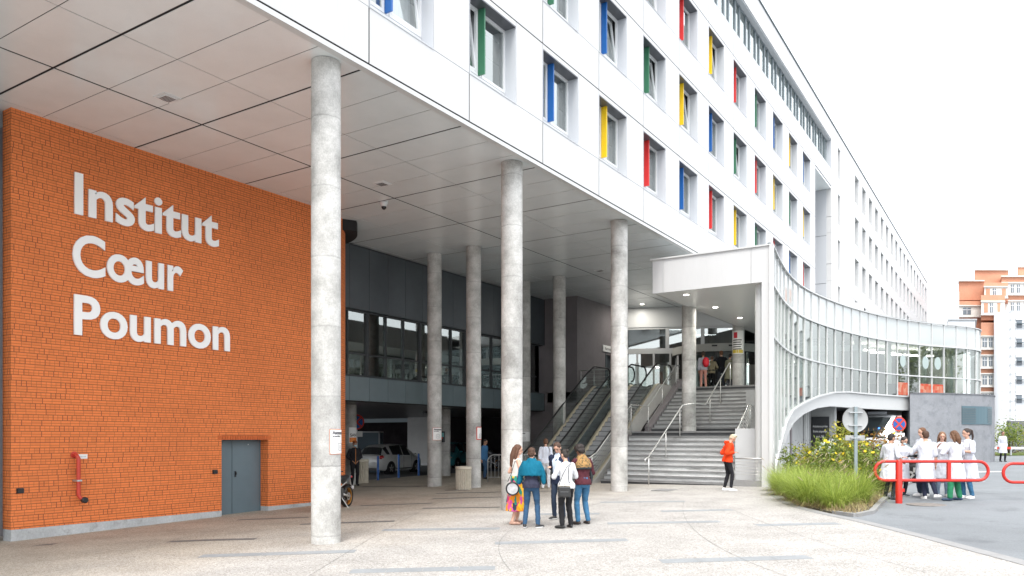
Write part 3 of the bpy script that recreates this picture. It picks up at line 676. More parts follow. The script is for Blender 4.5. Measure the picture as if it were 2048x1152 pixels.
# letters, each a thing screwed to the brick
def letters(word, ystart, yend, zbase, cap_h, label_w):
    me = text_mesh(word, 1, 0, .022); w = max(v.co.x for v in me.vertices)-min(v.co.x for v in me.vertices); bpy.data.meshes.remove(me)
    me = text_mesh('I', 1, 0, .022); ch = max(v.co.y for v in me.vertices); bpy.data.meshes.remove(me)
    sy = (yend-ystart)/w; sz = cap_h/ch
    # glyph advances measured by growing prefixes
    x = 0; k = 0
    for i, c in enumerate(word):
        me = text_mesh(word[:i+1], 1, 0, .022); full = max(v.co.x for v in me.vertices); bpy.data.meshes.remove(me)
        one = text_mesh(c, 1, .02, .022); mx_ = max(v.co.x for v in one.vertices)
        off = full-mx_
        one.name = 'wall_letter'; one.materials.clear(); one.materials.append(M_['lettering'])
        for v in one.vertices: v.co = Vector((-v.co.z*1.0, (v.co.x)*sy, v.co.y*sz))
        one.flip_normals() if False else None
        o = bpy.data.objects.new('letter', one); COL.objects.link(o); o.parent = LT
        o.location = (.035, ystart+off*sy-12, zbase)
LT = thing('wall_lettering', 'large white raised letters reading Institut Cœur Poumon on the orange brick wall', 'lettering', (BWX, 12, 0))
letters('Institut', 9.15, 12.83, 4.93, .885, '')
letters('Cœur', 9.15, 11.84, 3.60, .885, '')
letters('Poumon', 9.15, 13.18, 2.28, .86, '')

# red dry riser
fp = thing('dry_riser_pipe', 'red fire brigade pipe bracketed to the brick wall', 'pipe', (BWX, 9.26, -1.2))
t_ = MB(); t_.tube([(-.02, -.03, .82), (.05, -.03, .82), (.10, -.02, .80), (.13, 0, .74), (.13, 0, .66), (.13, 0, 0), (.13, 0, -.06), (.14, .03, -.12), (.2, .08, -.16)], .042, 12); t_.build('pipe', 'pipe', fp, smooth=True)
t_ = MB(); t_.box(-.01, -.06, .24, .18, .05, .275); t_.build('bracket', 'galv', fp)
t_ = MB(); t_.lathe([(0, .17), (.07, .17), (.07, .24), (.05, .26), (0, .26)], c=(0, .09, -.17), axis='x', n=16); t_.build('coupling', 'black', fp)
t_ = MB(); t_.lathe([(0, 0), (.075, 0), (.075, .02), (0, .02)], c=(0, -.03, .82), axis='x', n=16); t_.build('wall_flange', 'pipe', fp)
# ================================================================== GREY RIBBON-WINDOW FACADE BEHIND THE COLUMNS
XG = -19.6
GF = thing('rear_building', 'dark grey clad block with a long ribbon window above the covered drive', 'building', (XG, 25, G(XG, 25)))
def gf(mb, name, m, **k):
    o = mb.build(name, m, GF, **k); o.location = (-XG, -25, -G(XG, 25)); return o
mods = []; y = 17.86
while y < 32.9: mods.append(y); y += .99
up = MB(); lo = MB()
for y in mods:
    yb = min(y+.99, 33.15)
    up.box(XG-.06, y+.006, 4.52, XG+.05, yb-.006, ZS-.06); lo.box(XG-.06, y+.006, 1.30, XG+.05, yb-.006, 2.14)
    for z in (4.8, 5.9, 6.5): 
        for yy in (y+.05, yb-.05): up.box(XG+.05, yy-.008, z, XG+.053, yy+.008, z+.016)
gf(up, 'upper_cladding', 'greypanel'); gf(lo, 'lower_cladding', 'greyband')
b_ = MB(); b_.box(XG-.4, 17.5, 4.5, XG-.07, 33.2, ZS); b_.box(XG-.4, 17.5, 1.28, XG-.07, 33.2, 2.16); b_.box(XG, 33.15-.1, 4.52, XG+.049, 33.19, ZS-.06); b_.box(XG, 33.1, 1.3, XG+.049, 33.19, 2.14)
gf(b_, 'backing_wall', 'dark')
wr = MB(); wr.box(XG-.16, 17.5, 2.16, XG-.04, 32.75, 2.22); wr.box(XG-.16, 17.5, 4.44, XG-.04, 32.75, 4.5); wr.box(XG-.14, 17.5, 2.93, XG-.06, 32.75, 2.99)
i = 0
for y in [17.86+.99*k for k in range(16)]:
    w_ = .12 if i % 3 == 0 else .055; wr.box(XG-.14, y-w_/2, 2.22, XG-.03, y+w_/2, 4.44); i += 1
wr.box(XG-.16, 32.65, 2.16, XG-.03, 32.78, 4.5)
rwin = gf(wr, 'ribbon_window', 'darkframe')
for k in range(15):
    q = MB(); y = 17.86+.99*k; q.box(XG-.11, y+.03, 2.2, XG-.10, y+.96, 4.46); q.build('pane', glass('glass_ribbon', (.42, .46, .47), .24), rwin)
q = MB(); q.box(XG-7, 17.5, 2.0, XG-6.9, 32.7, 5.2); q.box(XG-7, 17.5, 4.56, XG-.5, 32.7, 4.6); q.box(XG-7, 17.5, 1.4, XG-.5, 32.7, 2.1); gf(q, 'room_wall', mat('room_mid', (.2, .2, .2), .9))
q = MB()
for y in (19.4, 21.2, 22.1, 23.0, 25.2, 28.4): q.box(XG-1.1, y, 2.16, XG-1.05, y+.42, 4.4)
gf(q, 'blind', 'curtain')
lampw = mat('window_beyond', (.9, .95, 1), emit=1.1)
# undercroft ceiling and walls
uc = MB(); uc.box(-35, 17.2, 1.30, XG-.07, 41.9, 1.45); uc.box(-50, 34, 1.31, -35.01, 41.9, 1.45); uc.box(-44, 18.5, 1.28, -19.7, 18.6, ZS)  # second slab added to keep sky light off the garage wall
gf(uc, 'undercroft_ceiling', mat('undercroft_ceiling', (.10, .10, .105), .35, var=.2, vs=2))
tb = MB(); tb.box(-24.6, 30.0, 1.18, -24.4, 31.3, 1.3); gf(tb, 'ceiling_lamp', 'black')
DW = thing('dark_walls', 'dark taupe rendered walls beside and behind the escalators', 'wall', (-18.7, 33.5, G(-18, 33)))
def dw(mb, name, m, **k):
    o = mb.build(name, m, DW, **k); o.location = (18.7, -33.5, -G(-18, 33)); return o
q = MB(); q.box(-21.6, 33.5, -2.2, -20.5, 33.9, 1.28); q.box(-17.74, 33.35, -2.2, -7.9, 33.6, 1.72); q.box(-20.5, 33.2, -2.2, -17.75, 33.9, ZS-.01); q.box(-17.95, 33.9, -2.2, -17.75, 36.3, ZS-.01); q.box(-17.95, 36.3, 4.25, -17.75, 37.1, ZS-.01); q.box(-17.95, 37.1, -2.2, -17.75, 38.3, ZS-.01)
dw(q, 'rendered_wall', 'darkwall')
q = MB(); q.box(-18.2, 36.3, 2.2, -17.9, 37.1, 4.25); dr2 = dw(q, 'door', 'greypanel')
q = MB(); q.box(-17.75, 36.25, 2.2, -17.71, 36.3, 4.3); q.box(-17.75, 37.1, 2.2, -17.71, 37.15, 4.3); q.build('door_frame', 'greyband', dr2)
sg = MB(); sg.box(-17.74, 35.9, 4.38, -17.70, 37.25, 4.70); s1 = tag(sg.build('door_sign', 'posterwhite'), 'white strip sign over the small dark door beside the escalators', 'sign')
text_obj('lettering', 'Recrutement', .2, 'black', s1, (-17.697, 36.12, 4.47), (PI/2, 0, PI/2), .001)
sg = MB(); sg.box(-17.74, 37.75, 3.55, -17.70, 38.25, 4.75); s1 = tag(sg.build('notice_sign', 'posterwhite'), 'white notice with red blocks on the dark wall beside the entrance', 'sign')
q = MB(); q.box(-17.70, 37.8, 4.32, -17.695, 38.2, 4.48); q.box(-17.70, 37.8, 3.6, -17.695, 38.2, 3.82); q.build('red_block', 'signred', s1)
q = MB(); q.tube([(-17.69, 37.9+.08*math.cos(a), 4.05+.08*math.sin(a)) for a in [i*PI/8 for i in range(17)]], .008, 5); q.tube([(-17.69, 38.1+.08*math.cos(a), 4.05+.08*math.sin(a)) for a in [i*PI/8 for i in range(17)]], .008, 5); q.build('symbol', 'black', s1)
# far end of the drive
EW = thing('drive_end_wall', 'pale concrete pier and dark garage opening at the far end of the covered drive', 'wall', (-33, 40, G(-24, 40)))
def ew(mb, name, m): o = mb.build(name, m, EW); o.location = (33, -40, -G(-24, 40)); return o
q = MB(); q.box(-33.1, 38.8, -1.9, -30.2, 39.2, 1.30); ew(q, 'concrete_pier', mat('white_concrete', (.50, .50, .49), .8, var=.08, vs=1.5))
q = MB(); q.box(-33.3, 38.7, -1.85, -30.2, 38.8, -1.62); ew(q, 'skirting', 'whitemetal')
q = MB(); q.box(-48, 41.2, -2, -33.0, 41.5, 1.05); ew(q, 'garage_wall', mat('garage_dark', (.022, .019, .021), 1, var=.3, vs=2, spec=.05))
q = MB(); q.box(-48, 41.1, 1.05, -33.0, 41.5, 1.6); ew(q, 'fascia', mat('fascia_pale_blue', (.34, .42, .45), .5))
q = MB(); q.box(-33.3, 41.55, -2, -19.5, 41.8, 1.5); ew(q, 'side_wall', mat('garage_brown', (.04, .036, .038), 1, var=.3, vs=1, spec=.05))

# ================================================================== STAIRS
ST_ = thing('staircase', 'wide grey concrete staircase in two flights leading up to the entrance', 'stairs', (-10.5, 25.6, G(-10.5, 25.6)))
def st(mb, name, m, par=None, **k):
    o = mb.build(name, m, par or ST_, **k)
    if par is None: o.location = (10.5, -25.6, -G(-10.5, 25.6))
    return o
zb = -1.68; RZ = 1.92/11; TR = .27
fl1 = MB(); ns1 = MB(); dk1 = MB()
for i in range(11):
    y = 25.6+TR*i; z1 = zb+RZ*(i+1); tgt = dk1 if i == 0 else fl1
    if i == 10: tgt = MB(); DKX = tgt
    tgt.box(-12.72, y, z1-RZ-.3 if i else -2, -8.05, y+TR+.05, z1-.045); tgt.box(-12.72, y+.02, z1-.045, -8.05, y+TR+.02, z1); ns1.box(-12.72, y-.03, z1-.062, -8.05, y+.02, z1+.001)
f1 = st(fl1, 'lower_flight', 'step'); st(dk1, 'dark_edge_step', 'stepdark'); st(DKX, 'dark_edge_step', 'stepdark')
ld = MB(); ld.box(-12.72, 28.35, -1.9, -8.05, 30.3, .238); st(ld, 'landing', 'step')
fl2 = MB(); dk2 = MB(); zl = .24; R2 = 1.96/12
def xr(y): return -8.55-.17*(y-30)
for i in range(12):
    y = 30.0+TR*i; z1 = zl+R2*(i+1); tgt = dk2 if i == 11 else fl2
    if i == 0: tgt = MB(); DKY = tgt
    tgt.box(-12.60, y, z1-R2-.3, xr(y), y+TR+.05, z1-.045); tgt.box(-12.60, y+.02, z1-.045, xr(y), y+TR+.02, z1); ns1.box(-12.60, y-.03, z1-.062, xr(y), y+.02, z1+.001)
st(fl2, 'upper_flight', 'step'); st(dk2, 'dark_edge_step', 'stepdark'); st(DKY, 'dark_edge_step', 'stepdark')
st(ns1, 'nosing_shade', 'nosing_shade')  # nosings coloured dark to paint in the shadow line below each step edge
tp = MB(); tp.box(-19.4, 33.2, 1.7, -7.6, 46, 2.19); tp.box(-17.7, 33.2, 1.4, -7.9, 33.5, 1.75); st(tp, 'upper_floor', mat('stone_floor', (.2, .2, .2), .5, var=.1))
und = MB(); und.box(-12.3, 28.6, -1.9, -8.9, 33.2, .1); und.box(-12.92, 28.3, -1.9, -12.74, 33.4, .1); und.prism([(-12.7, 30.0), (-8.7, 30.0), (-9.2, 33.4), (-12.7, 33.4)], -.1, lambda x, y: .0+(y-30)*.60); und.prism([(-12.9, 30.0), (-12.62, 30.0), (-12.62, 33.6), (-12.9, 33.6)], -.1, lambda x, y: .45+(y-30)*.60); st(und, 'understructure', 'darkwall')
sw_ = MB(); sw_.box(-8.04, 26.3, -1.9, -7.5, 30.0, .30); sw_.box(-7.5, 26.3, -1.9, -6.98, 26.5, .30); sw_.prism([(-8.5, 30), (-7.9, 30), (-7.9, 33.2), (-9.05, 33.2)], -1.9, lambda x, y: -.1+(y-30)*.55)
st(sw_, 'side_wall', mat('pale_wall', (.50, .51, .52), .7, var=.05, vs=1.5))
gb = MB(); gb.box(-8.0, 25.3, -1.9, -6.75, 25.65, -1.38); st(gb, 'kerb_block', 'kerb')

def path_rail(name, label, cat, pts, posts, drop=.92, bars=0, r=.024, hook=True, group=None, zfloor=None):
    """pts: handrail points; posts: list of params (x,y,z_top) ; bars: number of thin lower bars following the rail"""
    o0 = Vector(pts[0]); t = thing(name, label, cat, (o0.x, o0.y, o0.z-drop), 0, group)
    L = lambda p: (p[0]-o0.x, p[1]-o0.y, p[2]-o0.z+drop)
    P = [L(p) for p in pts]
    if hook: d = (Vector(P[0])-Vector(P[1])).normalized(); P = [(P[0][0]+d.x*.0, P[0][1]+d.y*.0+.02, P[0][2]-.14), (P[0][0]+d.x*.07, P[0][1]+d.y*.07, P[0][2]-.10), (P[0][0]+d.x*.07, P[0][1]+d.y*.07, P[0][2]-.03)]+P
    m = MB(); m.tube(P, r, 10); m.build('handrail', 'steel', t, smooth=True)
    for p in posts:
        m = MB(); q = L(p); m.tube([(q[0], q[1], q[2]-p[3]), (q[0], q[1], q[2])], .02, 8); m.build('post', 'steel', t, smooth=True)
    for k in range(bars):
        f = (k+1)/(bars+1)*.85
        m = MB(); m.tube([(*L(p)[:2], L(p)[2]-f*drop) for p in pts], .007, 5); m.build('infill_bar', 'steeld', t, smooth=True)
    return t
# left rail of the stairs
path_rail('stair_railing', 'steel railing with thin bars between the stairs and the escalators', 'railing',
 [(-12.75,24.75,-.72),(-12.75,25.3,-.55),(-12.75,28.3,1.28),(-12.75,30.0,1.28),(-12.75,33.1,3.2),(-12.75,33.5,3.2)],
 [(-12.75,24.95,-.66,1.0),(-12.75,26.6,.24,1.1),(-12.75,28.3,1.28,1.1),(-12.75,30.0,1.28,1.1),(-12.75,31.5,2.2,1.1),(-12.75,33.1,3.2,1.1)], bars=6)
path_rail('stair_handrail', 'bare steel handrail up the middle of the stairs bending round the landing column', 'handrail',
 [(-10.65,24.85,-.72),(-10.65,25.1,-.66),(-10.6,28.15,1.2),(-10.18,28.3,1.27),(-10.18,29.5,1.27),(-10.3,29.95,1.32),(-10.3,32.9,3.16),(-10.3,33.15,3.17)],
 [(-10.65,25.1,-.66,1.02),(-10.63,26.6,.25,1.02),(-10.6,27.9,1.04,1.0),(-10.3,30.4,1.6,1.0),(-10.3,31.7,2.4,1.0),(-10.3,33.0,3.16,1.0)], drop=.96)
path_rail('side_railing', 'steel railing with bars on the right hand side of the stairs by the white wall', 'railing',
 [(-8.15,25.9,-.4),(-8.15,28.3,1.2),(-8.5,30.0,1.2),(-9.05,33.0,3.1)],
 [(-8.15,26.1,-.27,1.0),(-8.15,27.2,.46,1.0),(-8.15,28.3,1.2,.95),(-8.33,29.1,1.2,.95),(-8.5,30.0,1.2,.95),(-8.8,31.6,2.2,1.0)], bars=5, hook=False)
path_rail('guard_railing', 'low steel guard rail on a concrete kerb before the white stair wall', 'railing',
 [(-7.95,25.4,-.68),(-6.85,25.4,-.68),(-6.85,25.4,-.75)], [(-7.95,25.4,-.68,.75),(-6.85,25.4,-.68,.75)], drop=.72, bars=5, hook=False)
path_rail('balustrade', 'glass and steel balustrade at the head of the escalators against the dark wall', 'railing',
 [(-17.6,33.3,3.2),(-17.6,33.3,3.2+.001),(-16.1,33.3,3.2)], [(-17.6,33.3,3.2,1.0),(-16.9,33.3,3.2,1.0),(-16.15,33.3,3.2,1.0)], drop=1, bars=4, hook=False)

# ================================================================== ESCALATORS
def escalator(x0, x1, label, clad):
    t = thing('escalator', label, 'escalator', ((x0+x1)/2, 24.6, -1.68), 0, 'escalators beside the stairs')
    ox, oy, oz = (x0+x1)/2, 24.6, -1.68
    def bl(mb, name, m, **k): o = mb.build(name, m, t, **k); o.location = (-ox, -oy, -oz); return o
    sl = .628; yb, yt = 25.55, 31.65; zb_, zt_ = -1.66, 2.2
    def zs(y):  # step surface
        if y < yb: return zb_
        if y > yt: return zt_
        f = (y-yb)/(yt-yb); s_ = f*f*(3-2*f); return zb_+(zt_-zb_)*(f*.82+s_*.18)
    Y = [24.35+(33.0-24.35)*i/60 for i in range(61)]
    # steps
    sp = MB(); z = zb_; n = 22
    for i in range(n):
        ya = yb+(yt-yb)*i/n; yb2 = yb+(yt-yb)*(i+1)/n
        sp.box(x0+.22, ya-.06, zs(ya)-.3, x1-.22, yb2+.05, zs(yb2)-.02); 
    bl(sp, 'step', 'tread')
    ed = MB()
    for i in range(n):
        ya = yb+(yt-yb)*i/n; yb2 = yb+(yt-yb)*(i+1)/n; ed.box(x0+.24, ya-.068, zs(yb2)-.035, x1-.24, ya-.04, zs(yb2)-.012)
    bl(ed, 'step_edge', mat('step_edge_grey', (.10, .10, .105), .4, metal=.5))
    ap = MB(); ap.box(x0+.2, 24.0, -1.75, x1-.2, yb, zb_); bl(ap, 'landing_plate', 'steeld'); ap = MB(); ap.box(x0+.2, yt, 2.0, x1-.2, 33.2, zt_+.004); bl(ap, 'landing_plate', 'steeld')
    for s_, x in ((1, x0), (-1, x1)):
        inn = x+s_*.20; 
        # truss cladding
        k_ = MB(); prof = [(y, zs(y)+.10) for y in Y if y > 24.5]; low = [(y, min(zs(y)-.75, 1.5) if y > 26.2 else -1.9) for y in Y if y > 24.5]
        for i in range(len(prof)-1):
            a, b = prof[i], prof[i+1]; c, d = low[i], low[i+1]
            k_.add([(x, a[0], a[1]), (x, b[0], b[1]), (inn, b[0], b[1]), (inn, a[0], a[1]), (x, c[0], c[1]), (x, d[0], d[1]), (inn, c[0], c[1]), (inn, d[0], d[1])],
                   [(0, 1, 2, 3), (0, 4, 5, 1), (3, 2, 7, 6), (4, 6, 7, 5)])
        bl(k_, 'truss_cladding', 'steeld' if clad else 'greyband', smooth=False)
        g_ = MB(); g_.ring([[(inn+s_*.004, y, zs(y)+.10) for y in Y if y > 24.5], [(inn-s_*.16, y, zs(y)+.125) for y in Y if y > 24.5]], closed=False)
        bl(g_, 'skirt_deck', 'gold')
        xm = x+s_*.09
        # handrail loop with round newels
        rail = []
        for y in Y: rail.append((xm, y, zs(y)+1.0))
        cb, ct = (24.35, zb_+.68), (33.0, zt_+.68)
        rail = [(xm, cb[0]-.32*math.sin(a), cb[1]-.32*math.cos(a)) for a in [i*PI/12 for i in range(13)]]+rail+[(xm, ct[0]+.32*math.sin(a), ct[1]+.32*math.cos(a)) for a in [i*PI/12 for i in range(1, 13)]]
        h_ = MB(); h_.tube(rail, .036, 8); bl(h_, 'handrail', 'rubber', smooth=True)
        h_ = MB(); h_.tube([(p[0], p[1], p[2]-.05) for p in rail[12:74]], .026, 6); bl(h_, 'handrail_guide', mat('rail_guide', (.72, .72, .72), .35, metal=.3), smooth=True)
        gl = MB(); top = [(xm, p[1], p[2]-.05) for p in rail[6:80]]; bot = [(xm, p[1], max(zs(p[1])+.1, p[2]-.9)) for p in rail[6:80]]
        gl.ring([bot, top], closed=False); bl(gl, 'glass_balustrade', 'glasse')
    return t
escalator(-16.15, -14.75, 'left hand escalator with black handrails and glass sides, next to the dark wall', False)
escalator(-14.35, -12.95, 'right hand escalator clad in brushed steel, next to the staircase railing', True)

# ================================================================== ENTRANCE
EA = Vector((-17.75, 37.75)); EB = Vector((-6.6, 42.8)); ed_ = (EB-EA).normalized(); en = Vector((ed_.y, -ed_.x)); EL = (EB-EA).length
ent = thing('glass_entrance', 'glazed entrance front with white frames and revolving door at the stair head', 'entrance', (EA.x, EA.y, 2.2), math.atan2(ed_.y, ed_.x))
# local: x along wall, -y towards camera, z from floor
Z = lambda z: z-2.2
def eb(b, name, m, par=None): return b.build(name, m, par or ent)
b = MB(); b.box(0, -.1, Z(5.76), EL, .2, Z(ZS)); eb(b, 'header_panel', 'whitemetal')
b = MB(); b.box(0, -.06, Z(4.38), EL, .08, Z(4.66)); b.box(0, -.05, Z(5.66), EL, .08, Z(5.758))
MX = [0, 2.25, 4.5, 6.75, 9.0, 11.3]
for x in (2.55, 4.35, 7.1, 8.3, 10.9): b.box(x-.09, -.07, Z(4.66), x+.09, .1, Z(5.66))
for x in (0.1, 1.0, 1.85, 2.7, 7.55, 8.3, 9.2, 10.1, 11.0): b.box(x-.05, -.055, 0, x+.05, .07, Z(4.38))
b.box(0, -.05, 0, 2.7, .07, .12); b.box(7.5, -.05, 0, 11.3, .07, .12)
fr_ = eb(b, 'frame', 'whitemetal')
for x0, x1, z0, z1 in [(0, 2.55, 4.66, 5.66), (2.55, 4.35, 4.66, 5.66), (4.35, 7.1, 4.66, 5.66), (7.1, 8.3, 4.66, 5.66), (8.3, 10.9, 4.66, 5.66), (.1, 1, 2.3, 4.38), (1, 1.85, 2.3, 4.38), (1.85, 2.7, 2.3, 4.38), (7.55, 8.3, 2.3, 4.38), (8.3, 9.2, 2.3, 4.38), (9.2, 10.1, 2.3, 4.38), (10.1, 11, 2.3, 4.38)]:
    b = MB(); b.box(x0+.05, 0, Z(z0), x1-.05, .012, Z(z1)); eb(b, 'pane', glass('glass_entrance', (.35, .38, .40), .30), fr_)
for x in (.92, 1.08, 8.22, 8.38):
    b = MB(); b.tube([(x, -.12, .6), (x, -.12, 1.7)], .018, 6); eb(b, 'door_pull', 'steel', fr_)
b = MB(); b.lathe([(1.95, Z(4.2)), (2.3, Z(4.22)), (2.3, Z(4.60)), (1.95, Z(4.62))], c=(5.1, -.1, 0), n=40); rv = eb(b, 'revolving_door', mat('drum_cream', (.45, .45, .42), .5))
b = MB(); b.lathe([(0, Z(4.19)), (2.28, Z(4.19)), (2.28, Z(4.2)), (0, Z(4.2))], c=(5.1, -.1, 0), n=40); eb(b, 'drum_ceiling', 'black', rv)
for a in (200, 232, 262, 300, 340, 20, 100, 160):
    b = MB(); x, y = 5.1+2.2*math.cos(R(a)), -.1+2.2*math.sin(R(a)); b.box(x-.045, y-.045, 0, x+.045, y+.045, Z(4.19)); eb(b, 'drum_post', 'black' if a > 200 else 'steeld', rv)
for a in (35, 125, 215, 305):
    b = MB(); b.beam((5.1, -.1, 1.0), (5.1+2.1*math.cos(R(a)), -.1+2.1*math.sin(R(a)), 1.0), .05, 1.98); eb(b, 'door_leaf', 'glassdark', rv)
b = MB()
for x in (4.7, 5.5): b.box(x-.13, -2.42, Z(4.45), x+.13, -2.34, Z(4.52))
eb(b, 'door_sensor', 'black', rv)
b = MB(); b.box(-.5, 7.0, Z(2.0), 13, 7.2, Z(6.7)); b.box(-.5, .3, Z(2), -.4, 7, Z(6.7)); b.box(11.6, .3, Z(2.0), 11.7, 7, Z(6.7)); b.box(-.5, .25, Z(5.9), 11.7, 7.2, Z(6.0)); eb(b, 'lobby_wall', mat('lobby_wall', (.13, .13, .13), .8))
b = MB(); b.box(-.5, .25, -.2, 11.7, 7.2, 0); eb(b, 'lobby_floor', 'intfloor')
b = MB(); b.box(2.0, 3.5, 0, 3.2, 3.6, 1.9); b.box(6.2, 5, .8, 8.8, 5.2, 2.0); eb(b, 'lobby_partition', 'intwhite')
for x, y in ((3.3, 2), (6.5, 2), (4.9, 4.5), (8.5, 3.5)):
    b = MB(); b.box(x-.6, y-.06, Z(5.88), x+.6, y+.06, Z(5.9)); eb(b, 'ceiling_lamp', lamp)

# ================================================================== CANOPY
CP = [(-6.57,25.17),(-6.75,26.3),(-7.0,28.0),(-7.2,29.6),(-7.34,31.4),(-7.38,33.2),(-7.27,35.2),(-7.0,37.5),(-6.6,39.8),(-6.1,42.0),(-5.45,44.1),(-4.65,46.0),(-3.75,47.7),(-2.85,49.2),(-2.2,50.5),(-1.9,51.6),(-1.95,52.8),(-2.5,54.0)]
def itp(T, y):
    for a, b in zip(T, T[1:]):
        if y <= b[0]: return a[1]+(b[1]-a[1])*(y-a[0])/(b[0]-a[0])
    return T[-1][1]
CY = 25.2; ZC0, ZC1 = 4.93, 6.09
can = thing('entrance_canopy', 'deep white canopy box with slatted underside and downlights over the stairs', 'canopy', (-8.5, CY, ZC0))
def cn(mb, name, m, **k): o = mb.build(name, m, can, **k); o.location = (8.5, -CY, -ZC0); return o
b = MB()
for a, c in ((-10.55, -10.18), (-10.17, -7.20), (-7.19, -6.58)): b.box(a, CY, ZC0, c, CY+.06, ZC1-.03)
b.box(-10.55, CY+.06, ZC0, -10.49, 37.5, ZC1-.03); b.box(-10.2, CY+.07, ZC0+.1, -6.65, CY+.2, ZC1-.1)
cn(b, 'fascia', 'white')
b = MB(); b.box(-10.62, CY-.05, ZC1-.03, -6.54, CY+.3, ZC1+.02); cn(b, 'coping', 'whitemetal')
b = MB(); b.box(-10.5, CY+.06, ZC1-.2, -7.5, 41, ZC1-.1); cn(b, 'roof', 'whitemetal')
sm = mat('slat_metal', (.80, .81, .80), .3, metal=.1)
b = MB(); y = CY+.07
while y < 41.0: b.box(-10.48, y, ZC0+.005, min(itp([(a[1], a[0]) for a in CP], y), itp([(a[1], a[0]) for a in CP], y+.12))-.08 if y < 33 else -7.6, y+.118, ZC0+.03); y += .13
cn(b, 'soffit_slat', sm)
b = MB(); b.box(-10.47, CY+.08, ZC0+.04, -7.5, 41, ZC0+.08); cn(b, 'soffit_backing', 'dark')
for x, y in ((-9.65, 26.0), (-9.65, 29.1), (-9.65, 32.2)): downlight(can, x+8.5, y-CY, .004)

# ================================================================== CURVED GLASS GALLERY
def resample(P, step):
    out = [P[0]]; pts = []
    for i in range(len(P)-1):
        p0 = Vector(P[max(i-1, 0)]); p1 = Vector(P[i]); p2 = Vector(P[i+1]); p3 = Vector(P[min(i+2, len(P)-1)])
        for k in range(20):
            t = k/20; pts.append(.5*((2*p1)+(-p0+p2)*t+(2*p0-5*p1+4*p2-p3)*t*t+(-p0+3*p1-3*p2+p3)*t**3))
    pts.append(Vector(P[-1])); acc = 0; res = [pts[0]]
    for a, b in zip(pts, pts[1:]):
        l = (b-a).length; acc += l
        if acc >= step: res.append(b); acc = 0
    return res
CV = resample(CP, .98); CVf = resample(CP, .24)
ZO = [(24,-1.9),(25.3,-1.75),(26.0,-1.3),(26.6,-.83),(27.6,-.42),(28.6,.05),(29.7,.55),(31.1,1.01),(33.5,1.43),(35.4,1.76),(37.5,2.02),(39.2,2.12),(60,2.16)]
ZI = [(24,-2.2),(26.8,-1.9),(28.0,-1.3),(28.9,-.75),(30.3,.09),(31.7,.57),(33.6,.98),(35.4,1.26),(37.2,1.40),(60,1.45)]
gal = thing('glass_gallery', 'curving white framed glass gallery sweeping from the canopy over an arched underpass', 'gallery', (-6.6, 38, G(-6.6, 38)))
GO = (6.6, -38, -G(-6.6, 38))
def gl_(mb, name, m, par=None, **k):
    o = mb.build(name, m, par or gal, **k)
    if par is None: o.location = GO
    return o
def nrm(P, i):
    a = P[max(i-1, 0)]; b = P[min(i+1, len(P)-1)]; d = (b-a).normalized(); return Vector((d.y, -d.x))   # outward (towards street)
for i, p in enumerate(CV[:-1]):
    n_ = nrm(CV, i); q = CV[i+1]; zo = itp(ZO, p.y); d = (q-p).normalized()
    b = MB(); zt = ZC1
    b.obox((p.x, p.y, (zo+zt)/2), (*(d*.021), 0), (*(n_*.042), 0), (0, 0, (zt-zo)/2)); mu = gl_(b, 'mullion', 'whitemetal')
    z1 = max(itp(ZO, q.y), zo); z1 = (zo+itp(ZO, q.y))/2
    b = MB(); off = n_*-.01; zq = itp(ZO, q.y)
    b.add([(p.x+off.x, p.y+off.y, zo), (q.x+off.x, q.y+off.y, zq), (q.x+off.x, q.y+off.y, 4.9), (p.x+off.x, p.y+off.y, 4.9)], [(0, 1, 2, 3)]); gl_(b, 'pane', 'glassg', None)
b = MB(); b.ring([[(p.x, p.y, z) for p in CVf] for z in (4.93, ZC1-.05)], closed=False); gl_(b, 'spandrel_glass', mat('frosted_spandrel', (.43, .46, .46), .08, spec=.7, var=.04, vs=.6))
def curve_bar(z, h, dpt, name, m, P=CVf, o=0):
    b = MB(); L0 = []
    zf = z if callable(z) else (lambda y: z)
    hh = h if callable(h) else (lambda y: h)
    A = []; 
    for i, p in enumerate(P):
        n_ = nrm(P, i); a = p+n_*(o+dpt/2); c = p+n_*(o-dpt/2); zz = zf(p.y); A.append([(a.x, a.y, zz), (a.x, a.y, zz+hh(p.y)), (c.x, c.y, zz+hh(p.y)), (c.x, c.y, zz)])
    b.ring(A, True, True); return gl_(b, name, m)
curve_bar(4.87, .07, .12, 'transom', 'whitemetal'); curve_bar(3.20, .06, .11, 'transom', 'whitemetal', P=[p for p in CVf if itp(ZO, p.y) < 3.2])
curve_bar(lambda y: itp(ZO, y)-.03, .07, .14, 'bottom_rail', 'whitemetal'); curve_bar(ZC1-.02, .04, .16, 'roof_coping', 'whitemetal'); curve_bar(ZC1+.03, .025, .10, 'roof_seal', 'greyband', o=-.05)
curve_bar(lambda y: itp(ZI, y), lambda y: itp(ZO, y)-itp(ZI, y)-.04, .34, 'arch_beam', 'whitemetal', P=[p for p in CVf if p.y < 47], o=-.19)
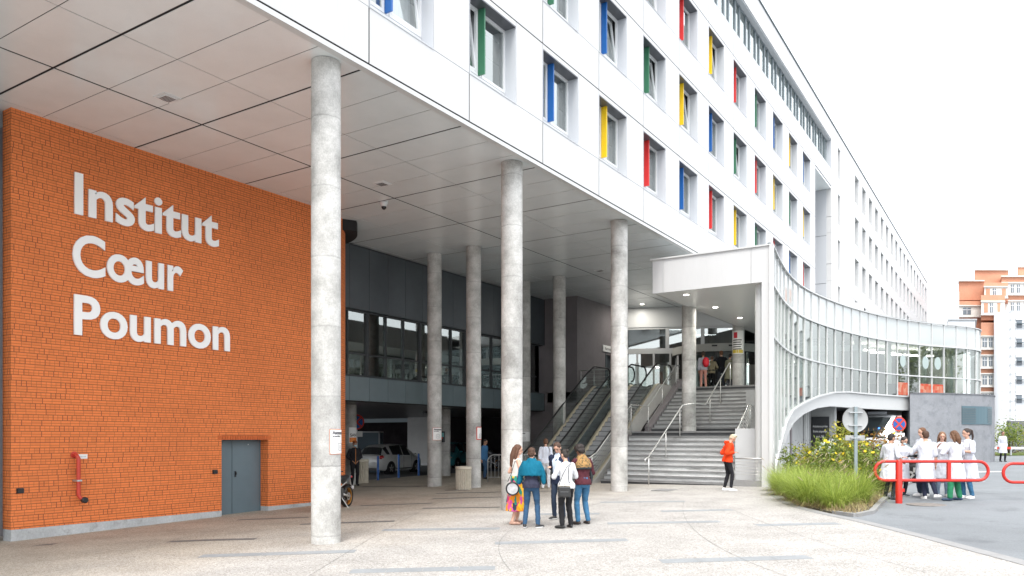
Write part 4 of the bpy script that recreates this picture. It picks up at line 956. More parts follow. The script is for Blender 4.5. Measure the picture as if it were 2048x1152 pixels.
# inside: floor, roof, columns, rear wall
inner = [(p.x, p.y) for p in CVf if p.y > 37]
def offset_poly(P, o): 
    out = []
    for i, p in enumerate(P): n_ = nrm(P, i); out.append((p.x+n_.x*o, p.y+n_.y*o))
    return out
off = offset_poly([p for p in CVf if p.y > 36.0], -.3)
b = MB(); b.prism(off+[(-6, 58), (-13, 58), (-13, 44), (-7.9, 42), (-7.6, 38)], 1.46, 2.12); gl_(b, 'floor_slab', mat('slab_soffit', (.09, .09, .095), .7, var=.1))
offr = offset_poly([p for p in CVf if p.y > 33], -.1)
b = MB(); b.prism(offr+[(-6, 58), (-13, 58), (-13, 45), (-8.5, 42), (-8.5, 33)], 5.85, 6.0); gl_(b, 'roof_slab', 'intwhite')
b = MB(); b.prism(offset_poly([p for p in CVf if p.y > 36], -.5)+[(-6, 57.5), (-9.6, 57.5), (-9.6, 45), (-7.8, 42)], 4.95, 5.0); gl_(b, 'ceiling', mat('gallery_ceiling', (.5, .5, .48), .7))
for t_ in (37.5, 40.2, 43.0, 45.6, 48.0, 50.3):
    i = min(range(len(CVf)), key=lambda k: abs(CVf[k].y-t_)); n_ = nrm(CVf, i); p = CVf[i]-n_*1.1
    b = MB(); b.lathe([(.17, 2.12), (.17, 4.95)], c=(p.x, p.y, 0), n=20); gl_(b, 'inner_column', 'intwhite', smooth=True)
b = MB(); b.box(-9.8, 43, 2.12, -9.7, 57.5, 5.8); b.box(-9.8, 57.4, 2.12, -3, 57.5, 5.8); gl_(b, 'rear_wall', mat('gallery_rear_wall', (.30, .30, .28), .8, var=.25, vs=.8))
b = MB()
for k in range(16): b.box(-9.6+.0, 44+k*.8, 2.12, -9.5, 44.35+k*.8, 4.6)
gl_(b, 'shelving', mat('shelf_dark', (.10, .12, .11), .7))
b = MB()
for (x, y) in ((-6.9, 44.6), (-6.2, 46.7), (-5.6, 48.3), (-4.6, 49.6)): b.obox((x, y, 4.6), (.5, .5, 0), (-.06, .06, 0), (0, 0, .03))
gl_(b, 'ceiling_lamp', lamp)
b = MB()
for t_ in (39, 41.5, 44.4, 46.6): 
    i = min(range(len(CVf)), key=lambda k: abs(CVf[k].y-t_)); p = CVf[i]-nrm(CVf, i)*.7; b.obox((p.x, p.y, 2.45), (.35, .4, 0), (-.3, .25, 0), (0, 0, .33))
gl_(b, 'counter', 'darkframe')
# frosted discs and orange mosaic transfers on some panes
disc = mat('frosted_disc', (.34, .41, .40), .4); mos = bpy.data.materials.new('orange_mosaic'); mos.use_nodes = True
t = mos.node_tree; vo = nn(t, 'ShaderNodeTexVoronoi'); vo.distance = 'CHEBYCHEV'; vo.inputs['Scale'].default_value = 5; vo.inputs['Randomness'].default_value = .6; tc = nn(t, 'ShaderNodeTexCoord'); t.links.new(tc.outputs['Object'], vo.inputs['Vector'])
sc_ = nn(t, 'ShaderNodeSeparateColor'); t.links.new(vo.outputs['Color'], sc_.inputs[0]); cr = nn(t, 'ShaderNodeValToRGB'); cr.color_ramp.elements[0].color = (.42, .03, .01, 1); cr.color_ramp.elements[1].color = (.45, .22, .15, 1); a = cr.color_ramp.elements.new(.5); a.color = (.40, .07, .02, 1)
t.links.new(sc_.outputs[0], cr.inputs[0]); t.links.new(cr.outputs[0], t.nodes['Principled BSDF'].inputs['Base Color'])
for idx, kinds in ((19, 'dm'), (21, 'dm'), (22, 'dm')):
    if idx+1 >= len(CV): continue
    p, q = CV[idx], CV[idx+1]; n_ = nrm(CV, idx); c = (p+q)/2+n_*.012; d = (q-p).normalized()
    b = MB(); b.add([(c.x+d.x*.27*math.cos(a), c.y+d.y*.27*math.cos(a), 3.98+.34*math.sin(a)) for a in [i*2*PI/28 for i in range(28)]], [tuple(range(28))]); gl_(b, 'frosted_disc', disc)
    b = MB(); b.add([(p.x+n_.x*.012+d.x*.05, p.y+n_.y*.012+d.y*.05, 2.2), (q.x+n_.x*.012-d.x*.05, q.y+n_.y*.012-d.y*.05, 2.2), (q.x+n_.x*.012-d.x*.05, q.y+n_.y*.012-d.y*.05, 2.85), (p.x+n_.x*.012+d.x*.05, p.y+n_.y*.012+d.y*.05, 2.85)], [(0, 1, 2, 3)]); gl_(b, 'mosaic_transfer', mos)
# tall end post
b = MB(); b.box(-6.86, 25.2, -1.7, -6.56, 25.42, 4.93); b.box(-6.55, 25.19, -1.7, -6.50, 25.30, 6.1); gl_(b, 'corner_post', 'white')
# walls under the gallery
ug = thing('underpass_wall', 'pale concrete wall with a black ambulance entry panel under the glass gallery arch', 'wall', (-8.4, 34, G(-8.4, 34)))
def ug_(mb, name, m): o = mb.build(name, m, ug); o.location = (8.4, -34, -G(-8.4, 34)); return o
b = MB(); b.box(-8.7, 29.8, -1.8, -8.3, 39, 1.8); b.box(-8.3, 39.0, -1.8, -7.25, 39.5, 1.46); ug_(b, 'concrete_wall', 'concgrey')
b = MB(); b.box(-8.28, 37.4, -1.7, -8.16, 37.55, 1.44); b.box(-8.28, 37.75, -1.7, -8.16, 37.9, 1.44); ug_(b, 'white_post', 'whitemetal')
b = MB(); b.box(-8.9, 39.6, -1.7, -8.6, 60, 1.46); ug_(b, 'brown_wall', mat('brown_wall', (.07, .045, .035), .8, var=.2, vs=1))
b = MB(); b.box(-8.26, 38.92, -1.35, -7.48, 38.98, .98); sgp = tag(b.build('entry_panel', mat('panel_charcoal', (.022, .024, .028), .45)), 'charcoal panel with white lettering about private ambulances under the gallery', 'sign')
for i, (s_, w_) in enumerate((('Ambulances privées', .66), ('Entrée uniquement', .62), ('par le SAS', .36))):
    me = text_mesh(s_, 1); ww = max(v.co.x for v in me.vertices); bpy.data.meshes.remove(me)
    text_obj('lettering', s_, 1, 'posterwhite', sgp, (-7.87-w_/2, 38.915, .48-.24*i), (PI/2, 0, 0), .001, .004, scale=(w_/ww, .15, 1))

# ================================================================== GREY BUILDING
GP = [(-5.6,49.4),(-4.72,45.1),(-4.05,45.5),(-3.45,46.1),(-2.9,46.9),(-2.3,47.8),(-1.75,48.7),(-1.35,49.6),(-1.15,50.6),(-1.2,52.0),(-1.6,53.4),(-2.3,54.6)]
gb_ = thing('grey_annex', 'low round-ended grey rendered annex with a blue louvre window under the gallery', 'building', (-3, 48, G(-3, 48)))
def gb2(mb, name, m, **k): o = mb.build(name, m, gb_, **k); o.location = (3, -48, -G(-3, 48)); return o
gf_ = resample([GP[i] for i in range(1, len(GP))], .25)
poly = [(p.x, p.y) for p in gf_]+[(-6, 55)]+[GP[0]]
b = MB(); b.prism(poly, -1.5, 2.26); gb2(b, 'rendered_wall', 'greywall', autosmooth=30)
b = MB(); b.box(-4.95, 44.6, -1.6, -4.73, 44.75, 1.5)
def along(P, t0, t1, z0, z1, o, name, m):
    acc = 0; sel = []
    for a, b2 in zip(P, P[1:]):
        l = (b2-a).length
        if acc+l/2 >= t0 and acc+l/2 <= t1: sel.append(a); last = b2
        acc += l
    sel.append(last); mb = MB(); A = []
    for i, p in enumerate(sel):
        n_ = nrm(sel, i); a = p+n_*o; c = p-n_*.05; A.append([(a.x, a.y, z0), (a.x, a.y, z1), (c.x, c.y, z1), (c.x, c.y, z0)])
    mb.ring(A, True, True); return gb2(mb, name, m)
along(gf_, 0, 20, 2.26, 2.31, .03, 'coping', 'greywalld')
wn_ = along(gf_, 3.2, 6.1, .70, 1.66, .03, 'louvre_window', 'teal')
for i in range(9): 
    for r_ in ((3.35, 4.3), (5.3, 6.0)): along(gf_, r_[0], r_[1], .80+i*.09, .83+i*.09, .05, 'louvre_slat', 'greyband')
for o in [q for q in bpy.data.objects if q.name.startswith('louvre_slat')]: o.parent = wn_; o.location = (0, 0, 0)
# ================================================================== SIGNS ON COLUMNS
def column_sign(cx, cy, r, a0, a1, z0, z1, label, border, txt=None, icon=True, dark=False, cat='sign', bw=.012):
    """thin sheet bent round a column between angles a0..a1 (degrees, seen from above)"""
    def sheet_(r0, r1, b0, b1, c0, c1, name, m, par=None):
        mb = MB(); n = 12; A = []
        for i in range(n+1):
            a = R(b0+(b1-b0)*i/n); A.append([(r0*math.cos(a), r0*math.sin(a), c0), (r1*math.cos(a), r1*math.sin(a), c0), (r1*math.cos(a), r1*math.sin(a), c1), (r0*math.cos(a), r0*math.sin(a), c1)])
        mb.ring(A, True, True); return mb.build(name, m, par, smooth=False)
    o = sheet_(r+.002, r+.008, a0, a1, z0, z1, 'notice_sheet', border); o.name = 'column_sign'; o.location = (cx, cy, 0)
    zm = z0; 
    if cat: tag(o, label, cat, 'signs fixed round the columns' if cat == 'sign' else None)
    da = math.degrees(bw/r)
    sheet_(r+.008, r+.010, a0+da, a1-da, z0+bw, z1-bw, 'face', 'posterwhite' if not dark else mat('poster_dark', (.03, .035, .04), .4), o)
    W_ = R(a1-a0)*r
    def bent_text(s_, h, tx, tz, m, name='lettering', ratio=1):
        me = text_mesh(s_, h, 0, .006*h/.07); 
        for v in me.vertices:
            a = R(a0)+(tx+v.co.x*ratio)/r; v.co = Vector(((r+.0115)*math.cos(a), (r+.0115)*math.sin(a), tz+v.co.y))
        me.materials.clear(); me.materials.append(M_[m] if isinstance(m, str) else m); q = bpy.data.objects.new(name, me); COL.objects.link(q); q.parent = o
    H_ = z1-z0
    if txt:
        bent_text(txt, H_*.17, .05, z1-H_*.2, mat('print_grey', (.10, .10, .11), .6))
        bent_text('et escaliers', H_*.09, .05, z1-H_*.31, mat('print_grey', (.10, .10, .11), .6))
    if icon:
        def ln(p, q_, w=.006):
            mb = MB(); n = 4; A = []
            for i in range(n+1):
                x = p[0]+(q_[0]-p[0])*i/n; z = p[1]+(q_[1]-p[1])*i/n; a = R(a0)+x/r; A.append((a, z))
            dx, dz = q_[0]-p[0], q_[1]-p[1]; l = math.hypot(dx, dz); nx, nz = -dz/l*w/2, dx/l*w/2
            P0 = [((r+.0115)*math.cos(a+nx/r), (r+.0115)*math.sin(a+nx/r), z+nz) for a, z in A]; P1 = [((r+.0115)*math.cos(a-nx/r), (r+.0115)*math.sin(a-nx/r), z-nz) for a, z in A]
            mb.ring([P0, P1], closed=False); return mb
        ix, iz, s_ = W_*.5, z0+H_*.30, H_*.14
        m = MB()
        for p, q_ in (((ix-s_, iz-s_), (ix+s_, iz-s_)), ((ix+s_, iz-s_), (ix+s_, iz+s_)), ((ix+s_, iz+s_), (ix-s_, iz+s_)), ((ix-s_, iz+s_), (ix-s_, iz-s_)), ((ix-s_*.4, iz-s_*.6), (ix-s_*.4, iz+s_*.5)), ((ix+s_*.3, iz-s_*.6), (ix+s_*.3, iz+s_*.5)), ((ix, iz+s_*1.3), (ix+.001, iz+s_*1.8)), ((ix, iz-s_*1.3), (ix+.001, iz-s_*1.8))):
            k = ln(p, q_, .008); m.add(k.v, k.f)
        q = m.build('lift_pictogram', mat('print_grey', (.10, .10, .11), .6), o)
    return o
thin_or = mat('sign_edge_orange', (.6, .2, .1), .5)
# angle facing the camera from each column
def camang(x, y): return math.degrees(math.atan2(-y, -x))
a = camang(-10.54, 10.1); column_sign(-10.54, 10.1, .263, a+14, a+118, -.30, .15, 'white sign reading Ascenseur with thin orange edge on the nearest column', thin_or, 'Ascenseur')
a = camang(-18.15, 22.8); column_sign(-18.15, 22.8, .263, a-15, a+70, -.10, .36, 'white lift sign with thin red edge on the column left of the dark-topped one', thin_or, 'Ascenseur')
a = camang(-16.3, 22.7); column_sign(-16.3, 22.7, .263, a+22, a+100, -.08, .38, 'white lift sign with a thick red border above the right concrete bin', 'signred', None, bw=.03)
a = camang(-18.1, 29); column_sign(-18.1, 29.0, .263, a-70, a+60, -.18, .25, 'white lift sign low on the column half hidden by the tall front column', 'galv', 'Ascenseur')
a = camang(-10.54, 34.95); o = column_sign(-10.54, 34.95, .263, a-75, a+55, 3.72, 5.0-.25, 'white poster with a red emblem and black lettering on the top column', 'posterwhite', None, icon=False, cat='poster')
q = MB(); r_ = .276
def bpatch(par, cx0, cx1, z0, z1, m, name, aa, r=.276):
    mb = MB(); A = [[(r*math.cos(R(aa+t)), r*math.sin(R(aa+t)), z) for z in (z0, z1)] for t in [cx0+(cx1-cx0)*i/6 for i in range(7)]]; mb.ring(A, closed=False); return mb.build(name, m, par)
bpatch(o, -45, -10, 4.42, 4.68, mat('emblem_red', (.6, .03, .05), .5), 'emblem', a)
for i in range(5): bpatch(o, -55, 30-(i % 2)*8, 4.31-.1*i, 4.355-.1*i, 'black', 'lettering_row', a)
bpatch(o, -65, 45, 3.75, 3.9, mat('poster_yellow', (.55, .42, .05), .5), 'bottom_band', a)
a = camang(-22.4, 28.9); o = column_sign(-22.4, 28.9, .263, a-62, a+2, -.22, .28, 'dark poster with a red and teal picture on the short inner column', 'black', None, icon=False, dark=True, cat='poster')
bpatch(o, -52, -8, .02, .22, mat('poster_teal', (.15, .4, .4), .5), 'picture', a); bpatch(o, -45, -20, -.06, .02, 'signred', 'headline', a)
a = camang(-22.4, 22.75); o = column_sign(-22.4, 22.75, .263, a-8, a+75, -.22, .40, 'white and orange poster headed SANI on the short column behind the man in black', 'posterwhite', None, icon=False, cat='poster')
bpatch(o, -3, 70, -.19, .0, mat('poster_orange', (.7, .2, .02), .5), 'orange_panel', a)
me = text_mesh('SANI', .17, 0, .004)
for v in me.vertices: t_ = R(a+2)+(v.co.x*.85)/.263; v.co = Vector((.276*math.cos(t_), .276*math.sin(t_), .04+v.co.y))
me.materials.clear(); me.materials.append(M_['black']); q = bpy.data.objects.new('lettering', me); COL.objects.link(q); q.parent = o

# ================================================================== STREET FURNITURE
def bin_(x, y, label):
    t = thing('concrete_bin', label, 'bin', (x, y, G(x, y)+.03), 0, 'fluted concrete litter bins'); mb = MB(); rings = []
    for z in (0, .86):
        rings.append([((.33 if (i % 4) < 2 else .285)*math.cos(2*PI*i/96), (.33 if (i % 4) < 2 else .285)*math.sin(2*PI*i/96), z) for i in range(96)])
    mb.ring(rings); mb.build('body', 'bin', t)
    mb = MB(); mb.lathe([(.27, .86), (.345, .86), (.35, .93), (.33, .97), (.20, .975), (.19, .93)], n=32); mb.build('rim', 'bin', t, autosmooth=35)
    mb = MB(); mb.lathe([(0, .90), (.2, .90), (.2, .91), (0, .91)], n=20); mb.build('opening', 'black', t); return t
bin_(-22.6, 23.55, 'pale fluted concrete bin beside the man in the black jacket'); bin_(-16.12, 21.85, 'pale fluted concrete bin standing against the dark-topped column').scale = (.82, .82, .82)
for (x, y, l) in ((-23.06, 25.1, 'blue bollard nearest the fluted bin'), (-23.36, 26.77, 'blue bollard in front of the middle of the silver hatchback'), (-23.8, 28.7, 'blue bollard in front of the nose of the silver hatchback')):
    t = thing('blue_bollard', l, 'bollard', (x, y, G(x, y)+.02), 0, 'blue bollards along the drive'); m = MB(); m.lathe([(.05, 0), (.05, 1.02), (.04, 1.05), (0, 1.06)], n=16); m.build('post', 'blue', t, autosmooth=40)
    m = MB(); m.lathe([(.054, .93), (.054, .96)], n=16); m.build('collar', 'blue', t); m = MB(); m.lathe([(.085, 0), (.085, .015), (0, .015)], n=16); m.build('base_plate', 'black', t)
# cycle stand at px 985
t = thing('crowd_barrier', 'grey tubular barrier end peeping out left of the tall column', 'barrier', (-15.2, 24.9, G(-15.2, 24.9)+.03), 0)
m = MB(); L_ = 2.0; m.tube([(-.95, 0, 0), (-.95, 0, .85), (-.88, 0, .98), (-.75, 0, 1.05), (.75, 0, 1.05), (.88, 0, .98), (.95, 0, .85), (.95, 0, 0)], .021, 8); m.build('frame', 'galv', t, smooth=True)
m = MB(); m.tube([(-.95, 0, .18), (.95, 0, .18)], .015, 6); m.build('lower_rail', 'galv', t)
for i in range(12): m = MB(); m.tube([(-.82+i*.149, 0, .18), (-.82+i*.149, 0, 1.04)], .008, 5); m.build('bar', 'galv', t)
t.location = (-16.45, 25.45, G(-16.4, 25.4)+.03); t.rotation_euler = (0, 0, R(25))
t2 = dup(t, (-8.6, 36.4, 2.2), R(15), 'grey tubular barrier standing to the right of the poster column at the top')
t2['group'] = t['group'] = 'grey crowd barriers'
# round sign seen from behind
SX, SY = -3.5, 21.56; sg_ = thing('round_road_sign', 'round road sign with a plate beneath, seen from behind on its grey post', 'road sign', (SX, SY, G(SX, SY)), CAMYAW)
m = MB(); m.box(-.04, -.025, 0, .04, .025, 2.40); m.build('post', mat('post_grey_blue', (.24, .29, .31), .45, metal=.3), sg_, bevel=.006)
m = MB(); m.lathe([(0, .03), (.305, .03), (.325, .022), (.325, .045), (.305, .052), (0, .052)], c=(0, 0, 2.07), axis='y', n=48); m.build('sign_disc', 'signback', sg_, autosmooth=30)
m = MB(); m.obox((0, .04, 1.60), (.25, 0, 0), (0, .01, 0), (0, 0, .065)); m.build('plate', 'signback', sg_, bevel=.02)
for z, w in ((2.25, .17), (1.92, .17), (1.60, .13)): m = MB(); m.box(-w, -.035, z-.012, w, .035, z+.012); m.build('bracket', 'galv', sg_)
# no-stopping sign
SX, SY = -4.65, 39.9; s2 = thing('no_stopping_sign', 'round blue sign with a red rim and red cross near the ambulance', 'road sign', (SX, SY, G(SX, SY)), CAMYAW)
m = MB(); m.tube([(0, 0, -.6), (0, 0, 2.35)], .03, 8); m.build('post', 'galv', s2)
m = MB(); m.lathe([(0, -.05), (.33, -.05), (.33, -.03), (0, -.03)], c=(0, 0, 2.06), axis='y', n=36); m.build('rim', 'signred', s2)
m = MB(); m.lathe([(0, -.056), (.27, -.056), (.27, -.05), (0, -.05)], c=(0, 0, 2.06), axis='y', n=36); m.build('face', 'blue', s2)
for sgn in (1, -1): m = MB(); m.obox((0, -.06 - (.003 if sgn > 0 else 0), 2.06), (.19, 0, .19*sgn), (0, .003, 0), (-.026, 0, .026*sgn)); m.build('cross_bar', 'signred', s2)
m = MB(); m.box(-.25, -.05, 1.42, .25, -.03, 1.66); m.build('plate', 'posterwhite', s2)
# dropped no-stopping sign left by the short column
s3 = dup(s2, (-24.1, 24.9, -1.39), CAMYAW, 'round blue and red sign half hidden behind the short left column')
s2['group'] = s3['group'] = 'round no stopping signs'
# glass shelter panel beside it
t = thing('glazed_cabinet', 'grey glazed cabinet standing behind the silver hatchback', 'cabinet', (-29.0, 30.0, -1.85), R(25)); m = MB(); m.box(-1.2, 0, 0, 1.2, .6, 2.1); m.build('body', mat('cabinet_glass', (.13, .17, .2), .2), t)
m = MB()
for x in (-1.2, -.1, 1.15): m.box(x, -.04, 0, x+.07, 0, 2.15)
m.box(-1.2, -.04, 2.1, 1.22, .6, 2.17); m.box(-1.2, -.04, .35, 1.2, -.01, .4); m.build('frame', 'galv', t)
# red tubular gates
def gate(x, y, rz, label, xl, xr_, post=True, dz=0):
    t = thing('tubular_barrier', label, 'barrier', (x, y, G(x, y)+dz), rz, 'red tubular road barriers'); rt = .037; z0, z1 = .56, 1.02; zc = (z0+z1)/2; rr = (z1-z0)/2
    pts = [(xl+rr-rr*math.sin(a), 0, zc-rr*math.cos(a)*1) for a in [i*PI/10 for i in range(11)]]
    pts = [(xl+rr-rr*math.sin(a), 0, zc-rr*math.cos(a)) for a in [i*PI/10 for i in range(11)]]+[(xr_-rr+rr*math.sin(a), 0, zc+rr*math.cos(a)) for a in [i*PI/10 for i in range(11)]]
    m = MB(); m.tube(pts, rt, 12, closed=True); m.build('loop', 'red', t, smooth=True)
    if post:
        m = MB(); m.lathe([(.078, 0), (.078, 1.04), (.065, 1.06), (0, 1.06)], n=24); m.build('post', 'red', t, autosmooth=40)
        m = MB(); m.box(.07, -.02, .28, .13, .02, .36); m.build('latch', 'red', t)
    m = MB(); m.box(1.16, -.035, z0, 1.24, .035, z1); m.build('strut', 'red', t); return t
d = 19.1; gate(-2.46, 21.17, CAMYAW+R(-1.2), 'red tubular barrier with a thick post in front of the white-coated group', -.58, 2.15)
gate(1.75, 23.9, CAMYAW-R(2), 'red tubular barrier cut off by the right edge of the picture', -2.42, 1.4, dz=-.17)
# manhole
m = MB(); m.lathe([(0, .012), (.42, .012), (.44, .0)], n=32); mh = m.build('manhole_cover', mat('cast_iron', (.17, .155, .14), .6, var=.3, vs=12)); mh.location = (-1.85, 21.0, G(-1.8, 21)); tag(mh, 'round rusty manhole cover in the asphalt by the barrier', 'manhole cover')
m = MB(); m.box(-.28, -.45, 0, .28, .45, .012); mh = m.build('drain_cover', mat('drain_grey', (.2, .2, .2), .7, var=.3, vs=10)); mh.location = (-9.3, 23.2, G(-9.3, 23.2)+.03); tag(mh, 'slotted drain cover in the paving before the stairs', 'drain cover')

# ================================================================== VEHICLES
def vehicle(name, label, cat, loc, rz, col, st, wheels, Wd, glassm='glassdark', hub=(.55,.55,.56), group=None, tail=True, van=False):
    """st: stations (x, half_width, z_bottom, z_belt, half_width_roof, z_roof, kind) ; kind: 0 plain 1 cabin 2 pillar"""
    t = thing(name, label, cat, loc, rz, group); pm_ = mat('paint_'+name+str(int(col[0]*100)), col, .28, metal=.05, coat=.7, var=.02, vs=2)
    rings = []
    for (x, w, zb_, zb2, wr_, zr_, k) in st:
        zm = (zb_+zb2)/2
        P = [(0, zb_), (w*.86, zb_), (w*.97, zb_+.09), (w*1.0, zm), (w*.985, zb2-.06), (w*.95, zb2), (wr_, zr_-.055), (wr_*.86, zr_-.012), (wr_*.45, zr_+.006), (0, zr_+.012)]
        rings.append([(x, y, z) for y, z in P]+[(x, -y, z) for y, z in P[-2:0:-1]])
    n = len(rings[0]); body = MB(); gls = MB()
    for k in range(len(rings)-1):
        a, b = rings[k], rings[k+1]; ka, kb = st[k][6], st[k+1][6]
        for i in range(n):
            j = (i+1) % n; quad = [a[i], b[i], b[j], a[j]]; isg = False
            if i in (5, n-6) and ka and kb and not (ka == 2 and kb == 2): isg = True
            if i in (6, 7, 8, n-7, n-8, n-9) and ((ka == 0) != (kb == 0)): isg = True
            if isg:
                # glass drawn a few mm inside the body line
                c = [Vector(p) for p in quad]; gls.add(c, [(0, 1, 2, 3)])
            else: body.add(quad, [(0, 1, 2, 3)])
    body.add(rings[0], [tuple(range(n))]); body.add(rings[-1], [tuple(range(n-1, -1, -1))])
    o = body.build('body', pm_, t)
    bm = bmesh.new(); bm.from_mesh(o.data); bmesh.ops.remove_doubles(bm, verts=bm.verts, dist=.002); bmesh.ops.recalc_face_normals(bm, faces=bm.faces); bm.to_mesh(o.data); bm.free()
    o.data.polygons.foreach_set('use_smooth', [True]*len(o.data.polygons)); o.data.set_sharp_from_angle(angle=R(38))
    gls.build('window', glassm, t)
    inn = MB(); x0 = st[1][0]; x1 = st[-2][0]; cab = [s_ for s_ in st if s_[6]]; inn.box(cab[0][0]+.25, -.55*Wd/2*1.5, .35, cab[-1][0]-.25, .55*Wd/2*1.5, cab[0][3]+.02); 
    for xx in (cab[-1][0]-.75,): inn.box(xx-.1, .15, .5, xx+.05, .6, cab[0][3]+.42); inn.box(xx-.1, -.6, .5, xx+.05, -.15, cab[0][3]+.42)
    inn.build('interior', 'black', t)
    for (x, r) in wheels:
        for s_ in (1, -1):
            y = s_*(Wd/2-.10)
            ar = MB(); ar.lathe([(0, -.14), (r*1.17, -.14), (r*1.17, .112), (r*1.0, .112), (0, .10)], c=(x, y, r), axis='y', n=32) if s_ > 0 else ar.lathe([(0, .14), (r*1.17, .14), (r*1.17, -.112), (r*1.0, -.112), (0, -.10)], c=(x, y, r), axis='y', n=32)
            ar.build('wheel_arch', 'black', t)
            wh = MB(); wh.lathe([(r*.62, -.10), (r*.9, -.11), (r, -.07), (r, .07), (r*.9, .11), (r*.62, .10)], c=(x, y+s_*.02, r), axis='y', n=36, caps=False); w = wh.build('wheel', 'rubber', t, smooth=True)
            rm_ = MB(); rm_.lathe([(0, .085*s_), (r*.16, .09*s_), (r*.2, .06*s_), (r*.52, .06*s_), (r*.64, .10*s_), (r*.64, .05*s_), (0, .02*s_)], c=(x, y+s_*.02, r), axis='y', n=30)
            rm_.build('rim', mat('rim_dark', (.06, .06, .065), .5, metal=.5), w)
            sp_ = MB()
            for q_ in range(5):
                a = 2*PI*q_/5+.3; sp_.obox((x+r*.36*math.cos(a), y+s_*.11, r+r*.36*math.sin(a)), (r*.25*math.cos(a), 0, r*.25*math.sin(a)), (0, .012, 0), (-.035*math.sin(a), 0, .035*math.cos(a)))
            sp_.build('spokes', mat('rim_silver', hub, .35, metal=.7), w)
    return t, pm_
def plate(t, x, z, s_, w=.5, y=0):
    m = MB(); m.box(x, y-w/2, z-.055, x+s_*.015, y+w/2, z+.055); o = m.build('number_plate', 'posterwhite', t); m = MB()
    for i, q_ in enumerate((-.18, -.14, -.08, -.04, 0, .08, .12)): m.box(x+s_*.015, y+q_-.012, z-.03, x+s_*.017, y+q_+.012, z+.03)
    m.build('plate_marks', 'black', o)
def hatch_st(L, W_, H_, nose=.9):
    h = W_/2
    return [(-L*.5, h*.80, .32, .60, h*.5, .68, 0), (-L*.487, h*.93, .25, .86, h*.62, .93, 0), (-L*.455, h*.97, .22, .98, h*.70, 1.0, 0), (-L*.40, h, .2, 1.0, h*.62, H_*.90, 1), (-L*.33, h, .2, 1.0, h*.64, H_*.965, 2), (-L*.27, h, .2, .98, h*.68, H_*.985, 2), (-L*.12, h, .18, .96, h*.70, H_, 1), (-L*.02, h, .18, .94, h*.70, H_, 2),
            (0, h, .18, .94, h*.70, H_, 2), (L*.10, h, .18, .93, h*.68, H_*.985, 1), (L*.17, h, .18, .92, h*.64, H_*.93, 1), (L*.31, h*.99, .18, .91, h*.72, .97, 0), (L*.40, h*.98, .18, .84, h*.7, .89, 0), (L*.455, h*.93, .2, .74, h*.62, .79, 0), (L*.49, h*.80, .22, .60, h*.55, .65, 0), (L*.5, h*.7, .3, .5, h*.5, .55, 0)]
red_l = mat('tail_lamp_red', (.5, .01, .015), .2, coat=.6); head_l = mat('head_lamp', (.55, .58, .6), .12, metal=.3)
def dress(t, L, W_, H_, pm_, tailx=-.47, plate_rear=True):
    h = W_/2
    for s_ in (1, -1):
        m = MB(); m.ell((-L*.462, s_*h*.80, .86), (.16, .13, .115), 12, 8); m.build('tail_lamp', red_l, t, smooth=True)
        m = MB(); m.ell((L*.44, s_*h*.72, .64), (.18, .16, .10), 12, 8); m.build('headlight', head_l, t, smooth=True)
        m = MB(); m.ell((L*.23, s_*(h+.09), .98), (.08, .10, .065), 10, 7); m.build('mirror', pm_, t, smooth=True)
        m = MB()
        for x in (-L*.20, -L*.01, L*.19): m.box(x-.004, s_*(h*.985), .3, x+.004, s_*(h*1.003), .9)
        m.box(-L*.2, s_*h*.99, .27, L*.2, s_*h*1.004, .31); m.build('door_seam', 'black', t)
        m = MB(); m.box(-L*.08, s_*h*.985, .80, -L*.045, s_*(h+.02), .83); m.box(L*.06, s_*h*.985, .80, L*.095, s_*(h+.02), .83); m.build('door_handle', pm_, t)
    m = MB(); m.box(-L*.503, -h*.6, .22, -L*.47, h*.6, .34); m.build('bumper', 'black', t)
    m = MB(); m.box(L*.47, -h*.55, .28, L*.503, h*.55, .46); m.build('grille', 'black', t)
    plate(t, -L*.495, .60, -1); plate(t, L*.503, .40, 1)
L, W_, H_ = 3.85, 1.73, 1.50
car, pm_ = vehicle('parked_hatchback', 'silver hatchback parked in the covered drive behind the blue bollards', 'car', (-27.2, 30.5, -1.84), R(60), (.66, .67, .66), hatch_st(L, W_, H_), [(-1.22, .31), (1.2, .31)], W_)
dress(car, L, W_, H_, pm_); car.rotation_euler = (0, 0, R(99))
L, W_, H_ = 3.85, 1.67, 1.52
c2, pm_ = vehicle('parked_car', 'rounded teal car parked in the dark behind the short column', 'car', (-28.8, 37.2, -1.80), R(200), (.07, .38, .44), hatch_st(L, W_, H_), [(-1.22, .30), (1.2, .30)], W_, hub=(.6,.6,.6))
dress(c2, L, W_, H_, pm_); c2.rotation_euler = (0, 0, R(-75)); c2.location = (-28.35, 37.3, -1.80)
L, W_, H_ = 4.4, 1.80, 1.48
c3, pm_ = vehicle('white_taxi', 'white taxi with a lit style roof sign, partly hidden by the white-coated group', 'car', (-4.15, 29.8, G(-3.6, 29.5)), CAMYAW-R(38), (.42, .44, .46), hatch_st(L, W_, H_), [(-1.35, .32), (1.35, .32)], W_)
c3['label'] = 'white taxi with a small roof sign, partly hidden by the white-coated group'
dress(c3, L, W_, H_, pm_); m = MB(); m.ell((.15, 0, H_+.10), (.11, .26, .085), 14, 9); m.build('roof_sign', 'posterwhite', c3, smooth=True); m = MB(); m.box(.05, -.2, H_, .25, .2, H_+.05); m.build('sign_base', 'black', c3)
m = MB(); m.box(.255, -.15, H_+.09, .262, .15, H_+.13); m.build('sign_band', mat('sign_pink', (.6, .2, .2), .5), c3)
